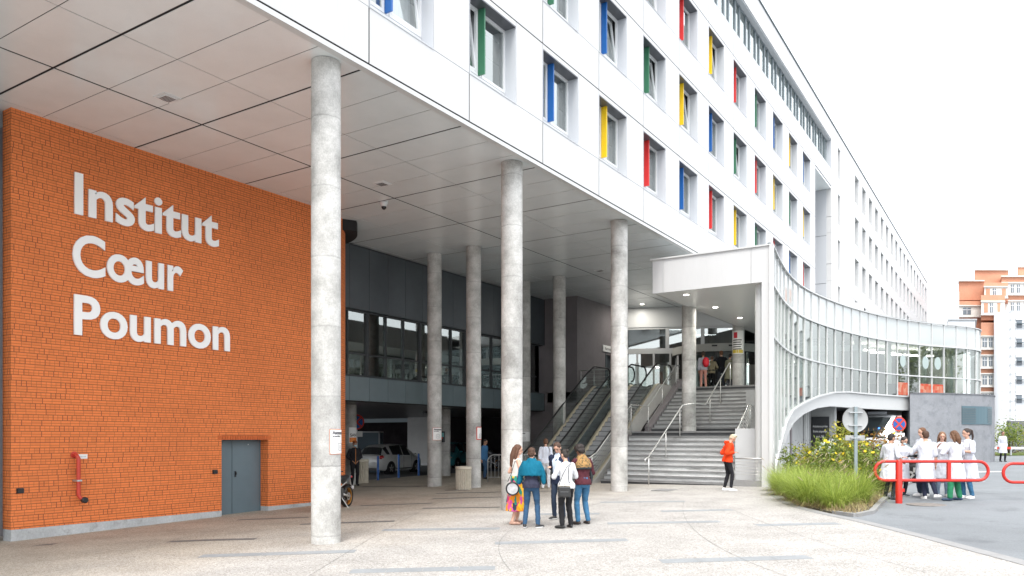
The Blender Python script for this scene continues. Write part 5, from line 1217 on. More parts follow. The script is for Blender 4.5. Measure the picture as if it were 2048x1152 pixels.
# ambulance van
L, W_, H_ = 5.6, 2.05, 2.62; h = W_/2
vs = [(-L*.5, h*.96, .3, 1.3, h*.86, H_-.05, 0), (-L*.48, h, .25, 1.35, h*.88, H_, 0), (0, h, .25, 1.35, h*.88, H_, 0), (L*.16, h, .25, 1.33, h*.88, H_-.02, 2), (L*.20, h, .25, 1.32, h*.86, H_-.05, 1), (L*.24, h, .25, 1.32, h*.80, H_-.16, 1), (L*.35, h*.98, .25, 1.28, h*.80, 1.42, 0), (L*.44, h*.95, .25, 1.12, h*.76, 1.22, 0), (L*.49, h*.9, .28, .9, h*.72, 1.0, 0), (L*.5, h*.84, .35, .75, h*.7, .82, 0)]
amb, pm_ = vehicle('ambulance_van', 'white high-roofed ambulance van facing out under the glass gallery', 'van', (-6.3, 45.6, G(-5, 45)), R(-84), (.50, .52, .53), vs, [(-1.75, .34), (1.8, .34)], W_)
for s_ in (1, -1):
    m = MB(); m.ell((L*.455, s_*h*.76, .82), (.14, .16, .13), 12, 8); m.build('headlight', head_l, amb, smooth=True)
    m = MB(); m.ell((L*.30, s_*(h+.14), 1.5), (.07, .10, .16), 10, 7); m.build('mirror', 'black', amb, smooth=True)
m = MB(); m.box(L*.14, -.45, H_, L*.2, .45, H_+.14); m.build('light_bar', mat('lightbar_grey', (.25, .27, .3), .3), amb); m = MB(); m.box(L*.485, -.6, .45, L*.506, .6, .68); m.build('grille', 'black', amb); plate(amb, L*.503, .4, 1)
m = MB(); m.ell((L*.31, .1, 1.9), (.03, .05, .03), 8, 6); m.build('blue_beacon', mat('beacon_blue', (.05, .2, .9), .3, emit=2), amb)

# motorcycle
def motorcycle(x, y, z, rz, label):
    t = thing('motorcycle', label, 'motorcycle', (x, y, z), rz, 'motorcycles'); goldm = mat('wheel_gold', (.36, .17, .03), .4, metal=.5)
    for cx in (-.68, .70):
        m = MB(); r = .30; A = [(cx+r*.86*math.cos(a), 0, .31+r*.86*math.sin(a)) for a in [2*PI*i/36 for i in range(36)]]
        m.lathe([(.235, -.05), (.285, -.075), (.31, -.035), (.312, 0), (.31, .035), (.285, .075), (.235, .05)], c=(cx, 0, .312), axis='y', n=40, caps=False); w = m.build('wheel', 'rubber', t, smooth=True)
        m = MB(); m.lathe([(.222, -.045), (.24, -.055), (.24, .055), (.222, .045)], c=(cx, 0, .312), axis='y', n=36, caps=False); m.build('rim', goldm, w)
        m = MB()
        for i in range(7): a = 2*PI*i/7; m.beam((cx, 0, .312), (cx+.21*math.cos(a), 0, .312+.21*math.sin(a)), .03, .022, up=(0, 1, 0))
        m.lathe([(0, -.06), (.05, -.06), (.05, .06), (0, .06)], c=(cx, 0, .312), axis='y', n=16); m.build('spokes', 'black', w)
        m = MB(); m.lathe([(.07, .06), (.11, .06), (.11, .066), (.07, .066)], c=(cx, 0, .312), axis='y', n=24, caps=False); m.build('brake_disc', 'steel', w)
    m = MB(); m.cap([(-.72, 0, .86), (-.45, 0, .80), (-.15, 0, .80)], [.06, .11, .12]); m.build('seat', 'black', t, smooth=True)
    m = MB(); m.cap([(-.08, 0, .86), (.15, 0, .93), (.36, 0, .88)], [.11, .17, .12]); m.build('fuel_tank', mat('bike_grey', (.09, .10, .11), .3, coat=.5), t, smooth=True)
    m = MB(); m.cap([(-.95, 0, .88), (-.75, 0, .80), (-.5, 0, .74)], [.03, .075, .09]); m.build('tail_fairing', mat('bike_grey', (.09, .10, .11), .3, coat=.5), t, smooth=True)
    m = MB(); m.ell((-.93, 0, .85), (.04, .07, .035)); m.build('tail_lamp', red_l, t, smooth=True)
    m = MB(); m.tube([(-.68, .10, .31), (-.1, .10, .42)], .035, 8); m.tube([(-.68, -.10, .31), (-.1, -.10, .42)], .035, 8); m.build('swingarm', 'steeld', t, smooth=True)
    m = MB(); m.box(-.22, -.14, .30, .22, .14, .58); m.cap([(0, 0, .55), (.2, 0, .72)], [.12, .11]); m.build('engine', mat('engine_metal', (.14, .14, .145), .4, metal=.7), t, bevel=.03)
    m = MB(); m.cap([(-.62, -.17, .48), (-.2, -.17, .36), (.2, -.12, .3)], [.065, .05, .03]); m.build('exhaust', 'steel', t, smooth=True)
    m = MB(); m.tube([(.70, .10, .31), (.46, .10, .98)], .028, 8); m.tube([(.70, -.10, .31), (.46, -.10, .98)], .028, 8); m.build('front_fork', goldm, t, smooth=True)
    m = MB(); m.tube([(.36, -.38, 1.06), (.42, -.2, 1.04), (.44, 0, 1.02), (.42, .2, 1.04), (.36, .38, 1.06)], .016, 8); m.build('handlebar', 'black', t, smooth=True)
    m = MB(); m.ell((.56, 0, .90), (.09, .11, .12)); m.build('headlight', 'black', t, smooth=True)
    m = MB(); m.tube([(-.5, .08, .72), (-.05, .1, .6)], .018, 6); m.tube([(-.5, -.08, .72), (-.05, -.1, .6)], .018, 6); m.tube([(.45, 0, .85), (.1, 0, .6)], .03, 6); m.tube([(-.88, 0, .8), (-.98, 0, .58)], .02, 6); m.tube([(-.1, .1, .35), (-.2, .28, .02)], .014, 6); m.build('frame', 'steeld', t)
    m = MB(); m.box(-1.0, -.08, .50, -.99, .08, .60); m.build('number_plate', 'posterwhite', t)
    m = MB(); A = [[(-.68+.34*math.cos(a), s_*.07, .312+.34*math.sin(a)) for s_ in (-1, 0, 1)] for a in [R(40+i*10) for i in range(10)]]; m.ring(A, closed=False); m.build('mudguard', 'black', t, smooth=True)
    return t
motorcycle(-15.75, 15.46, G(-16, 15.4)+.03, R(-70), 'black motorcycle with gold wheel rims behind the nearest column')
m0 = motorcycle(-25.0, 36.6, G(-23, 33), R(150), 'dark motorcycle parked deep in the covered drive, right of the man in blue')
dup(m0, (-26.3, 37.3, G(-23, 33)), R(160), 'dark motorcycle parked furthest left in the covered drive beside another')
# ================================================================== FAR BUILDINGS, right edge
fb = mat('far_brick', (.48, .235, .15), .85, var=.12, vs=.5, var2=.1, vs2=6); fcr = mat('far_cream', (.58, .57, .54), .8, var=.08, vs=.6); fgl = mat('far_glass', (.14, .165, .19), .2); fwh = mat('far_white_clad', (.66, .68, .70), .6, var=.04, vs=.4)
D = 105; k = D/1569
def px(x, d=0): return (x-1024)*(D+d)/1569-976*k
def pz(y, d=0): return (875-y)*(D+d)/1569
base = Vector((D*(-.543+.84*(976/1569)), D*(.84+.543*(976/1569)))); gz = -1.3
TB = thing('brick_tower', 'stepped orange brick hospital tower with cream window bands in the distance', 'building', (base.x, base.y, gz), CAMYAW)
def tbx(x0, x1, y0, y1, d0, d1, name, m, par=None, inset=0):
    mb = MB(); mb.prism([(px(x0, d0), d0), (px(x1, d0), d0), (px(x1, d1), d1), (px(x0, d1), d1)], pz(y1, d0)-gz if y1 < 890 else -.5, pz(y0, d0)-gz); return mb.build(name, m, par or TB)
# volumes: left wing, middle wing, right wing, each stepping back
def volume(x0, x1, ytop, ybot, d0, d1, floors, wins, name='wing'):
    v = tbx(x0, x1, ytop, ybot, d0, d1, name, fb)
    for (a, b) in floors:   # window band between orange spandrels
        tbx(x0+.5, x1-.5, a, b, d0-.25, d0+.02, 'window_band', fcr, v)
        tbx(x0-.5, x1+.5, b, b+2.2, d0-.45, d0+.02, 'sill_band', fcr, v); tbx(x0-.5, x1+.5, a-2.0, a, d0-.45, d0+.02, 'head_band', fcr, v)
        for (c, e, kk) in wins:
            w = tbx(c, e, a+3, b-3, d0-.30, d0-.25, 'window' if kk else 'brick_infill', fgl if kk else fb, v)
            if kk: tbx((c+e)/2-.4, (c+e)/2+.4, a+3, b-3, d0-.34, d0-.30, 'frame', 'frame', w); tbx(c, e, (a+b)/2-3, (a+b)/2-2, d0-.34, d0-.30, 'transom', 'frame', w)
    return v
fl = [(673, 697), (711, 735), (748, 772), (785, 808), (821, 845)]
volume(1962, 2003, 645, 893, 0, 8, fl, [(1965, 1974, 1), (1978, 1985, 1), (1990, 1999, 1)])
volume(1962, 2010, 590, 640, 1, 9, [(603, 628)], [(1968, 1976, 0), (1980, 1986, 1), (1995, 2001, 0)])
volume(1918, 1966, 602, 893, 3, 12, [(612, 632)], [(1926, 1942, 1)])
volume(1918, 1968, 561, 600, 5, 13, [], [])
volume(1950, 2016, 540, 592, 6, 14, [], [])
volume(1968, 2016, 565, 602, 2, 12, [(574, 594)], [(1972, 1980, 0), (1986, 1992, 1), (2004, 2012, 0)])
volume(2003, 2120, 553, 893, 4.5, 14, [(566, 588), (602, 624)], [(2022, 2028, 1), (2034, 2040, 1), (2048, 2054, 1)])
volume(2036, 2120, 533, 553, 7, 14, [], [])
for a, b, y, d0 in ((1950, 2016, 538, 5.7), (2003, 2120, 551, 4.2), (1918, 1968, 560, 4.6), (2036, 2120, 532, 6.8)): tbx(a-1, b+1, y, y+2.2, d0, d0+8, 'parapet', fcr)
for x, y in ((1978, 540), (1986, 538), (1994, 541)): 
    m = MB(); m.tube([(px(x), 8, pz(545)-gz), (px(x), 8, pz(y-5)-gz)], .12, 6); m.build('roof_vent', 'galv', TB)
m = MB()
for i in range(12): m.box(px(1931), 4.6, pz(600-i*4)-gz, px(1935), 4.7, pz(600-i*4)-gz+.06)
m.tube([(px(1931), 4.6, pz(602)-gz), (px(1931), 4.6, pz(556)-gz)], .05, 5); m.tube([(px(1935), 4.6, pz(602)-gz), (px(1935), 4.6, pz(556)-gz)], .05, 5); m.build('ladder', 'frame', TB)
# white clad block in front of it
WB = thing('white_block', 'rounded white clad block with small slatted windows before the brick tower', 'building', (base.x, base.y, gz), CAMYAW)
m = MB(); X0, X1 = px(2003, -2.6), px(2140, -2.6); n = 14
pl_ = [(X0+1.6-1.6*math.cos(a), -1-1.6*math.sin(a)) for a in [i*PI/2/8 for i in range(9)]]+[(X1, -2.6), (X1, 3), (px(2003, 3), 3)]
m.prism(pl_, 0, pz(622, -2.6)-gz); m.build('cladding', fwh, WB, autosmooth=30)
m = MB()
for y in range(622, 893, 18): m.box(X0-.02, -2.64, pz(y, -2.6)-gz, X1, -2.61, pz(y, -2.6)-gz+.08)
for x in (2020, 2030, 2050): m.box(px(x, -2.6), -2.64, 0, px(x, -2.6)+.08, -2.61, pz(622, -2.6)-gz)
m.build('panel_joint', 'galv', WB)
for y in (640, 678, 715, 752, 790):
    m = MB(); m.box(px(2033, -2.6), -2.7, pz(y+16, -2.6)-gz, px(2043, -2.6), -2.6, pz(y, -2.6)-gz); w = m.build('window', fgl, WB); m = MB(); m.box(px(2030, -2.6), -3.2, pz(y+8, -2.6)-gz, px(2052, -2.6), -2.7, pz(y+7, -2.6)-gz); m.build('sun_slat', 'greyband', w); m = MB(); m.box(px(2033, -2.6)-.1, -2.75, pz(y, -2.6)-gz, px(2043, -2.6)+.1, -2.6, pz(y-1, -2.6)-gz); m.build('frame', 'galv', w)
# low pale block beyond the gallery roof
LB = thing('pale_rooftop_block', 'low pale rooftop block just above the end of the glass gallery roof', 'building', (base.x, base.y, gz), CAMYAW)
m = MB(); m.prism([(px(1895,-14), -14), (px(1950,-14), -14), (px(1950,-6), -6), (px(1895,-6), -6)], 0, pz(640,-14)-gz); m.build('wall', fwh, LB); m = MB(); m.prism([(px(1893,-14), -14.2), (px(1952,-14), -14.2), (px(1952,-6), -5.9), (px(1893,-6), -5.9)], pz(640,-14)-gz, pz(638,-14)-gz); m.build('parapet', 'galv', LB)
# pink building seen through the underpass
PK = thing('pink_building', 'pink rendered building seen through the underpass behind the ambulance', 'building', (-11, 75, -1.3), CAMYAW)
m = MB(); m.box(-9, 0, -.3, 6.5, 6, 5.6); m.build('wall', mat('pink_render', (.50, .27, .26), .8, var=.05, vs=1), PK); m = MB(); m.box(1.5, -.05, .2, 4.5, 0, 2.2); m.build('door', 'reveal', PK)
# boundary wall, rail, bank and lamp post at the far right
BWL = thing('boundary_wall', 'low grey boundary wall with a thin white rail beyond the annex', 'wall', (6, 82, -1.3), CAMYAW)
m = MB(); m.box(-8, 0, 0, 30, .3, 2.7); m.build('wall', 'greywalld', BWL)
m = MB(); m.tube([(-8, -.1, 3.2), (30, -.1, 3.2)], .05, 6)
for x in range(-8, 30, 2): m.tube([(x, -.1, 2.7), (x, -.1, 3.2)], .03, 5)
m.build('rail', 'whitemetal', BWL)
LPz = thing('lamp_post', 'slim white lamp post in front of the white block', 'lamp post', (2.35, 76, -1.3)); m = MB(); m.tube([(0, 0, 0), (0, 0, 5.0)], [.09, .05], 8); m.build('pole', 'whitemetal', LPz); m = MB(); m.box(-.35, -.1, 4.95, .35, .1, 5.1); m.build('lamp_head', 'whitemetal', LPz)
m = MB(); m.prism([(-9, 68), (2, 75.2), (26, 91), (30, 87), (6, 71.4), (-5, 64.2)], -1.3, -1.16); tag(m.build('far_lawn', mat('lawn', (.10, .14, .035), .9, var=.3, vs=2, dirt=((.22, .14, .08), 1.5, .5, .8))), kind='structure')
rbb = thing('striped_barrier', 'long low red and white striped barrier on the far verge', 'barrier', (-3, 64.4, -1.25), CAMYAW)
for i in range(14): m = MB(); m.box(i*1.0-1, 0, .42, i*1.0, .06, .58); m.build('stripe', 'signred' if i % 3 == 0 else 'posterwhite', rbb)
for i in range(4): m = MB(); m.box(i*4.0-1, 0.06, 0, i*4.0-.9, .14, .6); m.build('leg', 'galv', rbb)
# ================================================================== VEGETATION
def leafmat(name, c1, c2):
    m = bpy.data.materials.new(name); m.use_nodes = True; t = m.node_tree; b = t.nodes['Principled BSDF']; b.inputs['Roughness'].default_value = .55
    g_ = nn(t, 'ShaderNodeNewGeometry'); mi = nn(t, 'ShaderNodeMix', data_type='RGBA'); mi.inputs[6].default_value = (*c1, 1); mi.inputs[7].default_value = (*c2, 1)
    t.links.new(g_.outputs['Random Per Island'], mi.inputs[0]); t.links.new(mi.outputs[2], b.inputs['Base Color'])
    b.inputs['Subsurface Weight'].default_value = 0
    tr = nn(t, 'ShaderNodeBsdfTranslucent'); t.links.new(mi.outputs[2], tr.inputs[0]); ms = nn(t, 'ShaderNodeMixShader'); ms.inputs[0].default_value = .35
    t.links.new(b.outputs[0], ms.inputs[1]); t.links.new(tr.outputs[0], ms.inputs[2]); t.links.new(ms.outputs[0], t.nodes['Material Output'].inputs[0]); return m
GR = leafmat('grass_green', (.17, .26, .035), (.48, .56, .12)); GRD = leafmat('grass_dry', (.30, .22, .10), (.48, .40, .22)); LF = leafmat('leaf_green', (.07, .13, .02), (.28, .34, .06)); LFY = leafmat('leaf_olive', (.18, .22, .03), (.48, .44, .07)); YF = leafmat('petal_yellow', (.80, .55, .01), (.85, .68, .03)); SD = leafmat('seed_head', (.36, .28, .18), (.55, .46, .32)); RB = leafmat('leaf_russet', (.20, .09, .03), (.40, .22, .05))
def blade(mb, p, az, L, lean, w, seg=4, droop=1.0):
    d = Vector((math.cos(az), math.sin(az), 0)); s_ = Vector((-d.y, d.x, 0)); q = Vector(p); th = lean; pts = []
    for i in range(seg+1):
        f = i/seg; ww = w*(1-f*.92); pts += [q-s_*ww, q+s_*ww]; q = q+(d*math.sin(th)+Vector((0, 0, math.cos(th))))*L/seg; th += droop*lean*.55+.06
    mb.add(pts, [(2*i, 2*i+1, 2*i+3, 2*i+2) for i in range(seg)]); return q
def grass(x, y, rad, H_, n, label, dry=.30):
    t = thing('ornamental_grass', label, 'grass clump', (x, y, G(x, y)+.02), 0, 'ornamental grass clumps in the bed'); a_, b_, c_ = MB(), MB(), MB()
    for i in range(n):
        az = rnd.uniform(0, 2*PI); r = rad*.30*math.sqrt(rnd.random()); L = H_*rnd.uniform(.65, 1.15); le = rnd.betavariate(1.6, 2.2)*.75
        blade(a_, (r*math.cos(az), r*math.sin(az), 0), az+rnd.uniform(-.5, .5), L, le, .0058, 5, 1.0)
    for i in range(int(n*dry)):
        az = rnd.uniform(0, 2*PI); r = rad*.45*math.sqrt(rnd.random()); blade(b_, (r*math.cos(az), r*math.sin(az), 0), az, H_*rnd.uniform(.25, .55), rnd.uniform(.5, 1.1), .005, 4, 1.0)
    a_.build('leaf_blades', GR, t); b_.build('dry_blades', GRD, t)
    for i in range(max(3, int(n/90))):
        az = rnd.uniform(-2.6, 1.6); q = blade(c_, (0, 0, 0), az, H_*rnd.uniform(.95, 1.12), rnd.uniform(.15, .4), .004, 5, .6)
        dd = Vector((math.cos(az), math.sin(az), .75)).normalized(); u_ = dd.orthogonal().normalized()
        c_.tube([q-dd*.04, q+dd*.02, q+dd*.07, q+dd*.12], [.003, .008, .007, .002], 5)
    c_.build('seed_heads', SD, t); return t
GC = [(-4.15,19.75,1.0,1.05,1500,'nearest wide clump of bright ornamental grass at the kerb'),(-4.75,20.9,.9,1.0,1100,'bright grass clump left of the nearest one along the kerb'),(-5.45,22.5,.9,.95,1000,'bright grass clump further back along the kerb'),
 (-5.95,23.9,.8,.85,800,'grass clump beside the white corner post'),(-3.5,19.0,.8,.85,900,'low grass clump at the sharp front corner of the bed'),(-3.3,20.3,.9,1.0,1100,'grass clump with pale seed heads nearest the red barrier'),(-3.75,21.2,.9,.95,800,'grass clump at the foot of the round sign'),(-4.9,22.1,.8,.9,700,'grass clump in the middle of the bed among the flowers')]
for g_ in GC: grass(*g_)
m = MB()
for i in range(7500):
    while True:
        x, y = rnd.uniform(-6.6, -2.7), rnd.uniform(17.8, 27)
        ins = False; P_ = BED
        for a, b in zip(P_, P_[1:]+P_[:1]):
            if (a[1] > y) != (b[1] > y) and x < (b[0]-a[0])*(y-a[1])/(b[1]-a[1])+a[0]: ins = not ins
        if ins: break
    blade(m, (x, y, G(x, y)+.04), rnd.uniform(0, 2*PI), rnd.uniform(.10, .34), rnd.uniform(.2, 1.1), .006, 3)
tag(m.build('bed_grass', GRD), 'dry thin grass covering the soil of the bed', 'grass', kind='stuff')
def leaf(mb, c, s_, tilt=1.0):
    d = Vector((rnd.uniform(-1, 1), rnd.uniform(-1, 1), rnd.uniform(-.5, .8)*tilt)).normalized(); u_ = d.orthogonal().normalized(); c = Vector(c)
    u_ = (u_*math.cos(rnd.random()*6)+d.cross(u_)*math.sin(rnd.random()*6)).normalized()
    mb.add([c, c+d*s_*.5+u_*s_*.24, c+d*s_, c+d*s_*.5-u_*s_*.24], [(0, 1, 2, 3)])
def flowers(x, y, H_, rad, nst, nfl, label, lm):
    t = thing('flowering_plant', label, 'plant', (x, y, G(x, y)+.02), 0, 'tall yellow flowered plants in the bed'); st_, lf_, fl_, sd_ = MB(), MB(), MB(), MB()
    for i in range(nst):
        az = rnd.uniform(0, 2*PI); r = rad*math.sqrt(rnd.random()); h = H_*rnd.uniform(.6, 1.08); p = Vector((r*.4*math.cos(az), r*.4*math.sin(az), 0)); q = Vector((r*math.cos(az), r*math.sin(az), h)); mid = (p+q)/2+Vector((rnd.uniform(-.05, .05), rnd.uniform(-.05, .05), .05))
        st_.tube([p, mid, q], [.005, .004, .002], 4)
        for j in range(52):
            f = rnd.uniform(.12, 1); c = p.lerp(mid, f*2) if f < .5 else mid.lerp(q, f*2-1); leaf(lf_, c+Vector((rnd.gauss(0, .05), rnd.gauss(0, .05), rnd.gauss(0, .03))), rnd.uniform(.06, .14))
        for j in range(4): c = q+Vector((rnd.gauss(0, .06), rnd.gauss(0, .06), rnd.gauss(0, .08))); sd_.ell(c, (.011, .011, .013), 6, 4)
        if i < nfl:
            c = q+Vector((0, 0, .02)); nx = Vector((rnd.uniform(-.6, .8), rnd.uniform(-1, 0), rnd.uniform(.2, .9))).normalized(); u_ = nx.orthogonal().normalized(); v_ = nx.cross(u_); s_ = rnd.uniform(.045, .07)
            for k_ in range(9):
                a = 2*PI*k_/9; d_ = u_*math.cos(a)+v_*math.sin(a); e_ = u_*math.cos(a+.35)+v_*math.sin(a+.35); g2 = u_*math.cos(a-.35)+v_*math.sin(a-.35); fl_.add([c, c+g2*s_*.6, c+d_*s_+nx*.008, c+e_*s_*.6], [(0, 1, 2, 3)])
    st_.build('stems', LF, t); lf_.build('leaves', lm, t); fl_.build('flowers', YF, t); sd_.build('seed_heads', mat('seed_black', (.05, .035, .02), .9), t); return t
FP = [(-5.9,25.6,1.25,.5,16,3,'thin spindly plant beside the white corner post',LF),(-5.4,24.6,1.35,.5,20,5,'sparse flowered plant just right of the corner post',LFY),(-5.0,25.4,1.5,.5,22,4,'leafy plant in front of the charcoal entry panel',LF),(-4.6,24.2,1.4,.5,24,6,'bushy plant with several yellow flowers left of the round sign',LF),
 (-4.65,26.2,1.85,.45,24,2,'tallest yellow-green plant rising left of the round sign',LFY),(-4.1,25.2,1.6,.5,22,4,'flowered plant directly behind the round sign post',LFY),(-3.7,24.0,1.35,.5,24,6,'dense flowered plant right of the round sign post',LF),(-3.35,25.3,1.7,.5,24,3,'russet-leaved plant before the taxi windscreen',RB),(-3.3,23.2,1.1,.45,22,5,'low flowered plant nearest the red barrier loop',LF),(-4.0,22.9,1.15,.5,24,5,'low green flowered plant in front of the round sign',LF),(-5.1,23.6,1.1,.5,22,5,'low flowered plant behind the bright grass',LF),(-4.3,27.6,1.6,.5,20,2,'olive plant at the back of the bed',RB)]
for f_ in FP: flowers(*f_)
def shrub(x, y, z, rx, rz_, n, label, lm, name='shrub', s_=.14):
    t = thing(name, label, 'shrub', (x, y, z), 0, 'shrubs on the far verge'); m = MB(); w = MB()
    cl_ = [(rnd.gauss(0, rx*.45), rnd.gauss(0, rx*.45), rnd.uniform(.25, 1)*rz_) for _ in range(14)]
    for c in cl_: w.tube([(0, 0, 0), (c[0]*.5, c[1]*.5, c[2]*.5), c], [.05, .03, .01], 5)
    for i in range(n): c = rnd.choice(cl_); leaf(m, (c[0]+rnd.gauss(0, rx*.22), c[1]+rnd.gauss(0, rx*.22), max(.05, c[2]+rnd.gauss(0, rz_*.16))), s_*rnd.uniform(.7, 1.4))
    m.build('foliage', lm, t); w.build('branches', mat('bark', (.09, .065, .045), .9), t)
for i, (x, y, rx, rz_, lb, lm) in enumerate([(-.6, 69.5, 1.5, 2.2, 'dense green shrub nearest the end of the annex', LF), (1.6, 71, 1.7, 2.4, 'yellowish shrub behind the walking woman in white', LFY), (3.9, 72.5, 1.8, 2.0, 'broad green shrub near the right picture edge', LF), (6.4, 73.5, 1.6, 2.3, 'green shrub at the right picture edge', LFY)]): shrub(x, y, -1.25, rx, rz_, 2600, lb, lm)
shrub(5.4, 86.5, -1.2, 2.8, 5.6, 4500, 'taller leafy tree top showing above the boundary wall', LF, 'small_tree', .2)

def tree(x, y, h, r, label):
    z = -1.5; t = thing('street_tree', label, 'tree', (x, y, z), 0, 'trees across the road reflected in the gallery glass'); tr, cr = MB(), MB()
    tr.tube([(0, 0, -.2), (.1, .05, h*.25), (0, .1, h*.5), (.1, 0, h*.75)], [.22, .16, .11, .05], 8); cl = []
    for i in range(26):
        az = rnd.uniform(0, 2*PI); f = rnd.uniform(.3, 1); q = (r*math.sqrt(rnd.random())*math.cos(az)*(1.1-f*.5), r*math.sqrt(rnd.random())*math.sin(az)*(1.1-f*.5), h*(.28+.68*f)); cl.append(q); tr.tube([(0, .05, h*.3*f+h*.1), (q[0]*.5, q[1]*.5, q[2]*.8), q], [.07, .04, .015], 5)
    for i in range(5200): c = rnd.choice(cl); leaf(cr, (c[0]+rnd.gauss(0, r*.17), c[1]+rnd.gauss(0, r*.17), c[2]+rnd.gauss(0, h*.05)), rnd.uniform(.16, .34))
    tr.build('trunk', mat('bark', (.09, .065, .045), .9), t); cr.build('crown', LF, t)
tree(13, 36, 9, 2.8, 'nearest tree across the road, outside the picture and mirrored in the glass gallery'); tree(15, 45, 11, 3.4, 'tallest tree across the road, mirrored in the middle of the glass gallery')
tree(12, 55, 8.5, 3.0, 'furthest tree across the road, mirrored at the end of the glass gallery'); tree(18, 29, 10, 3.0, 'broad tree across the road beside the barriers, mirrored in the first gallery panes')
# ================================================================== PEOPLE
def V(*a): return Vector(a)
def finish(mb, name, m, parent, vox, amp=0, sc=9, smooth=2, stretch=(1, 1, .6)):
    me = bpy.data.meshes.new('tmp'); me.from_pydata(mb.v, [], mb.f)
    bm = bmesh.new(); bm.from_mesh(me); bmesh.ops.recalc_face_normals(bm, faces=bm.faces); bm.to_mesh(me); bm.free()
    o = bpy.data.objects.new('tmp', me); COL.objects.link(o)
    r = o.modifiers.new('r', 'REMESH'); r.mode = 'VOXEL'; r.voxel_size = vox
    if smooth: q = o.modifiers.new('s', 'SMOOTH'); q.factor = .5; q.iterations = smooth
    bpy.context.view_layer.update(); dg = bpy.context.evaluated_depsgraph_get(); nm = bpy.data.meshes.new_from_object(o.evaluated_get(dg)); bpy.data.objects.remove(o)
    nm.name = name
    if amp:
        off = V(rnd.uniform(0, 50), rnd.uniform(0, 50), rnd.uniform(0, 50))
        ns_ = [v.normal.copy() for v in nm.vertices]
        for v, n_ in zip(nm.vertices, ns_):
            p = V(v.co.x*stretch[0], v.co.y*stretch[1], v.co.z*stretch[2])*sc+off
            v.co += n_*(noise.noise(p)+.5*noise.noise(p*2.3))*amp
    nm.polygons.foreach_set('use_smooth', [True]*len(nm.polygons)); nm.materials.clear(); nm.materials.append(M_[m] if isinstance(m, str) else m)
    ob = bpy.data.objects.new(name, nm); COL.objects.link(ob); ob.parent = parent; return ob
def cloth(name, col, rough=.85): return mat('cloth_'+name, col, rough, var=.07, vs=7, spec=.2, var2=.05, vs2=60)
SK = {'light': mat('skin_light', (.56, .33, .24), .5, var=.04, vs=12), 'tan': mat('skin_tan', (.42, .23, .15), .5, var=.04, vs=12), 'brown': mat('skin_brown', (.20, .10, .06), .5, var=.04, vs=12)}
TOR_M = [(.84, .135, .10, 0), (.93, .165, .115, -.005), (1.04, .145, .105, 0), (1.18, .158, .112, .005), (1.31, .178, .118, .005), (1.395, .170, .10, -.005), (1.44, .11, .075, -.01), (1.48, .06, .06, 0)]
TOR_F = [(.84, .145, .11, -.005), (.93, .172, .125, -.01), (1.06, .128, .098, 0), (1.18, .138, .108, .01), (1.29, .152, .122, .012), (1.385, .150, .092, -.005), (1.43, .10, .07, -.01), (1.48, .052, .055, 0)]
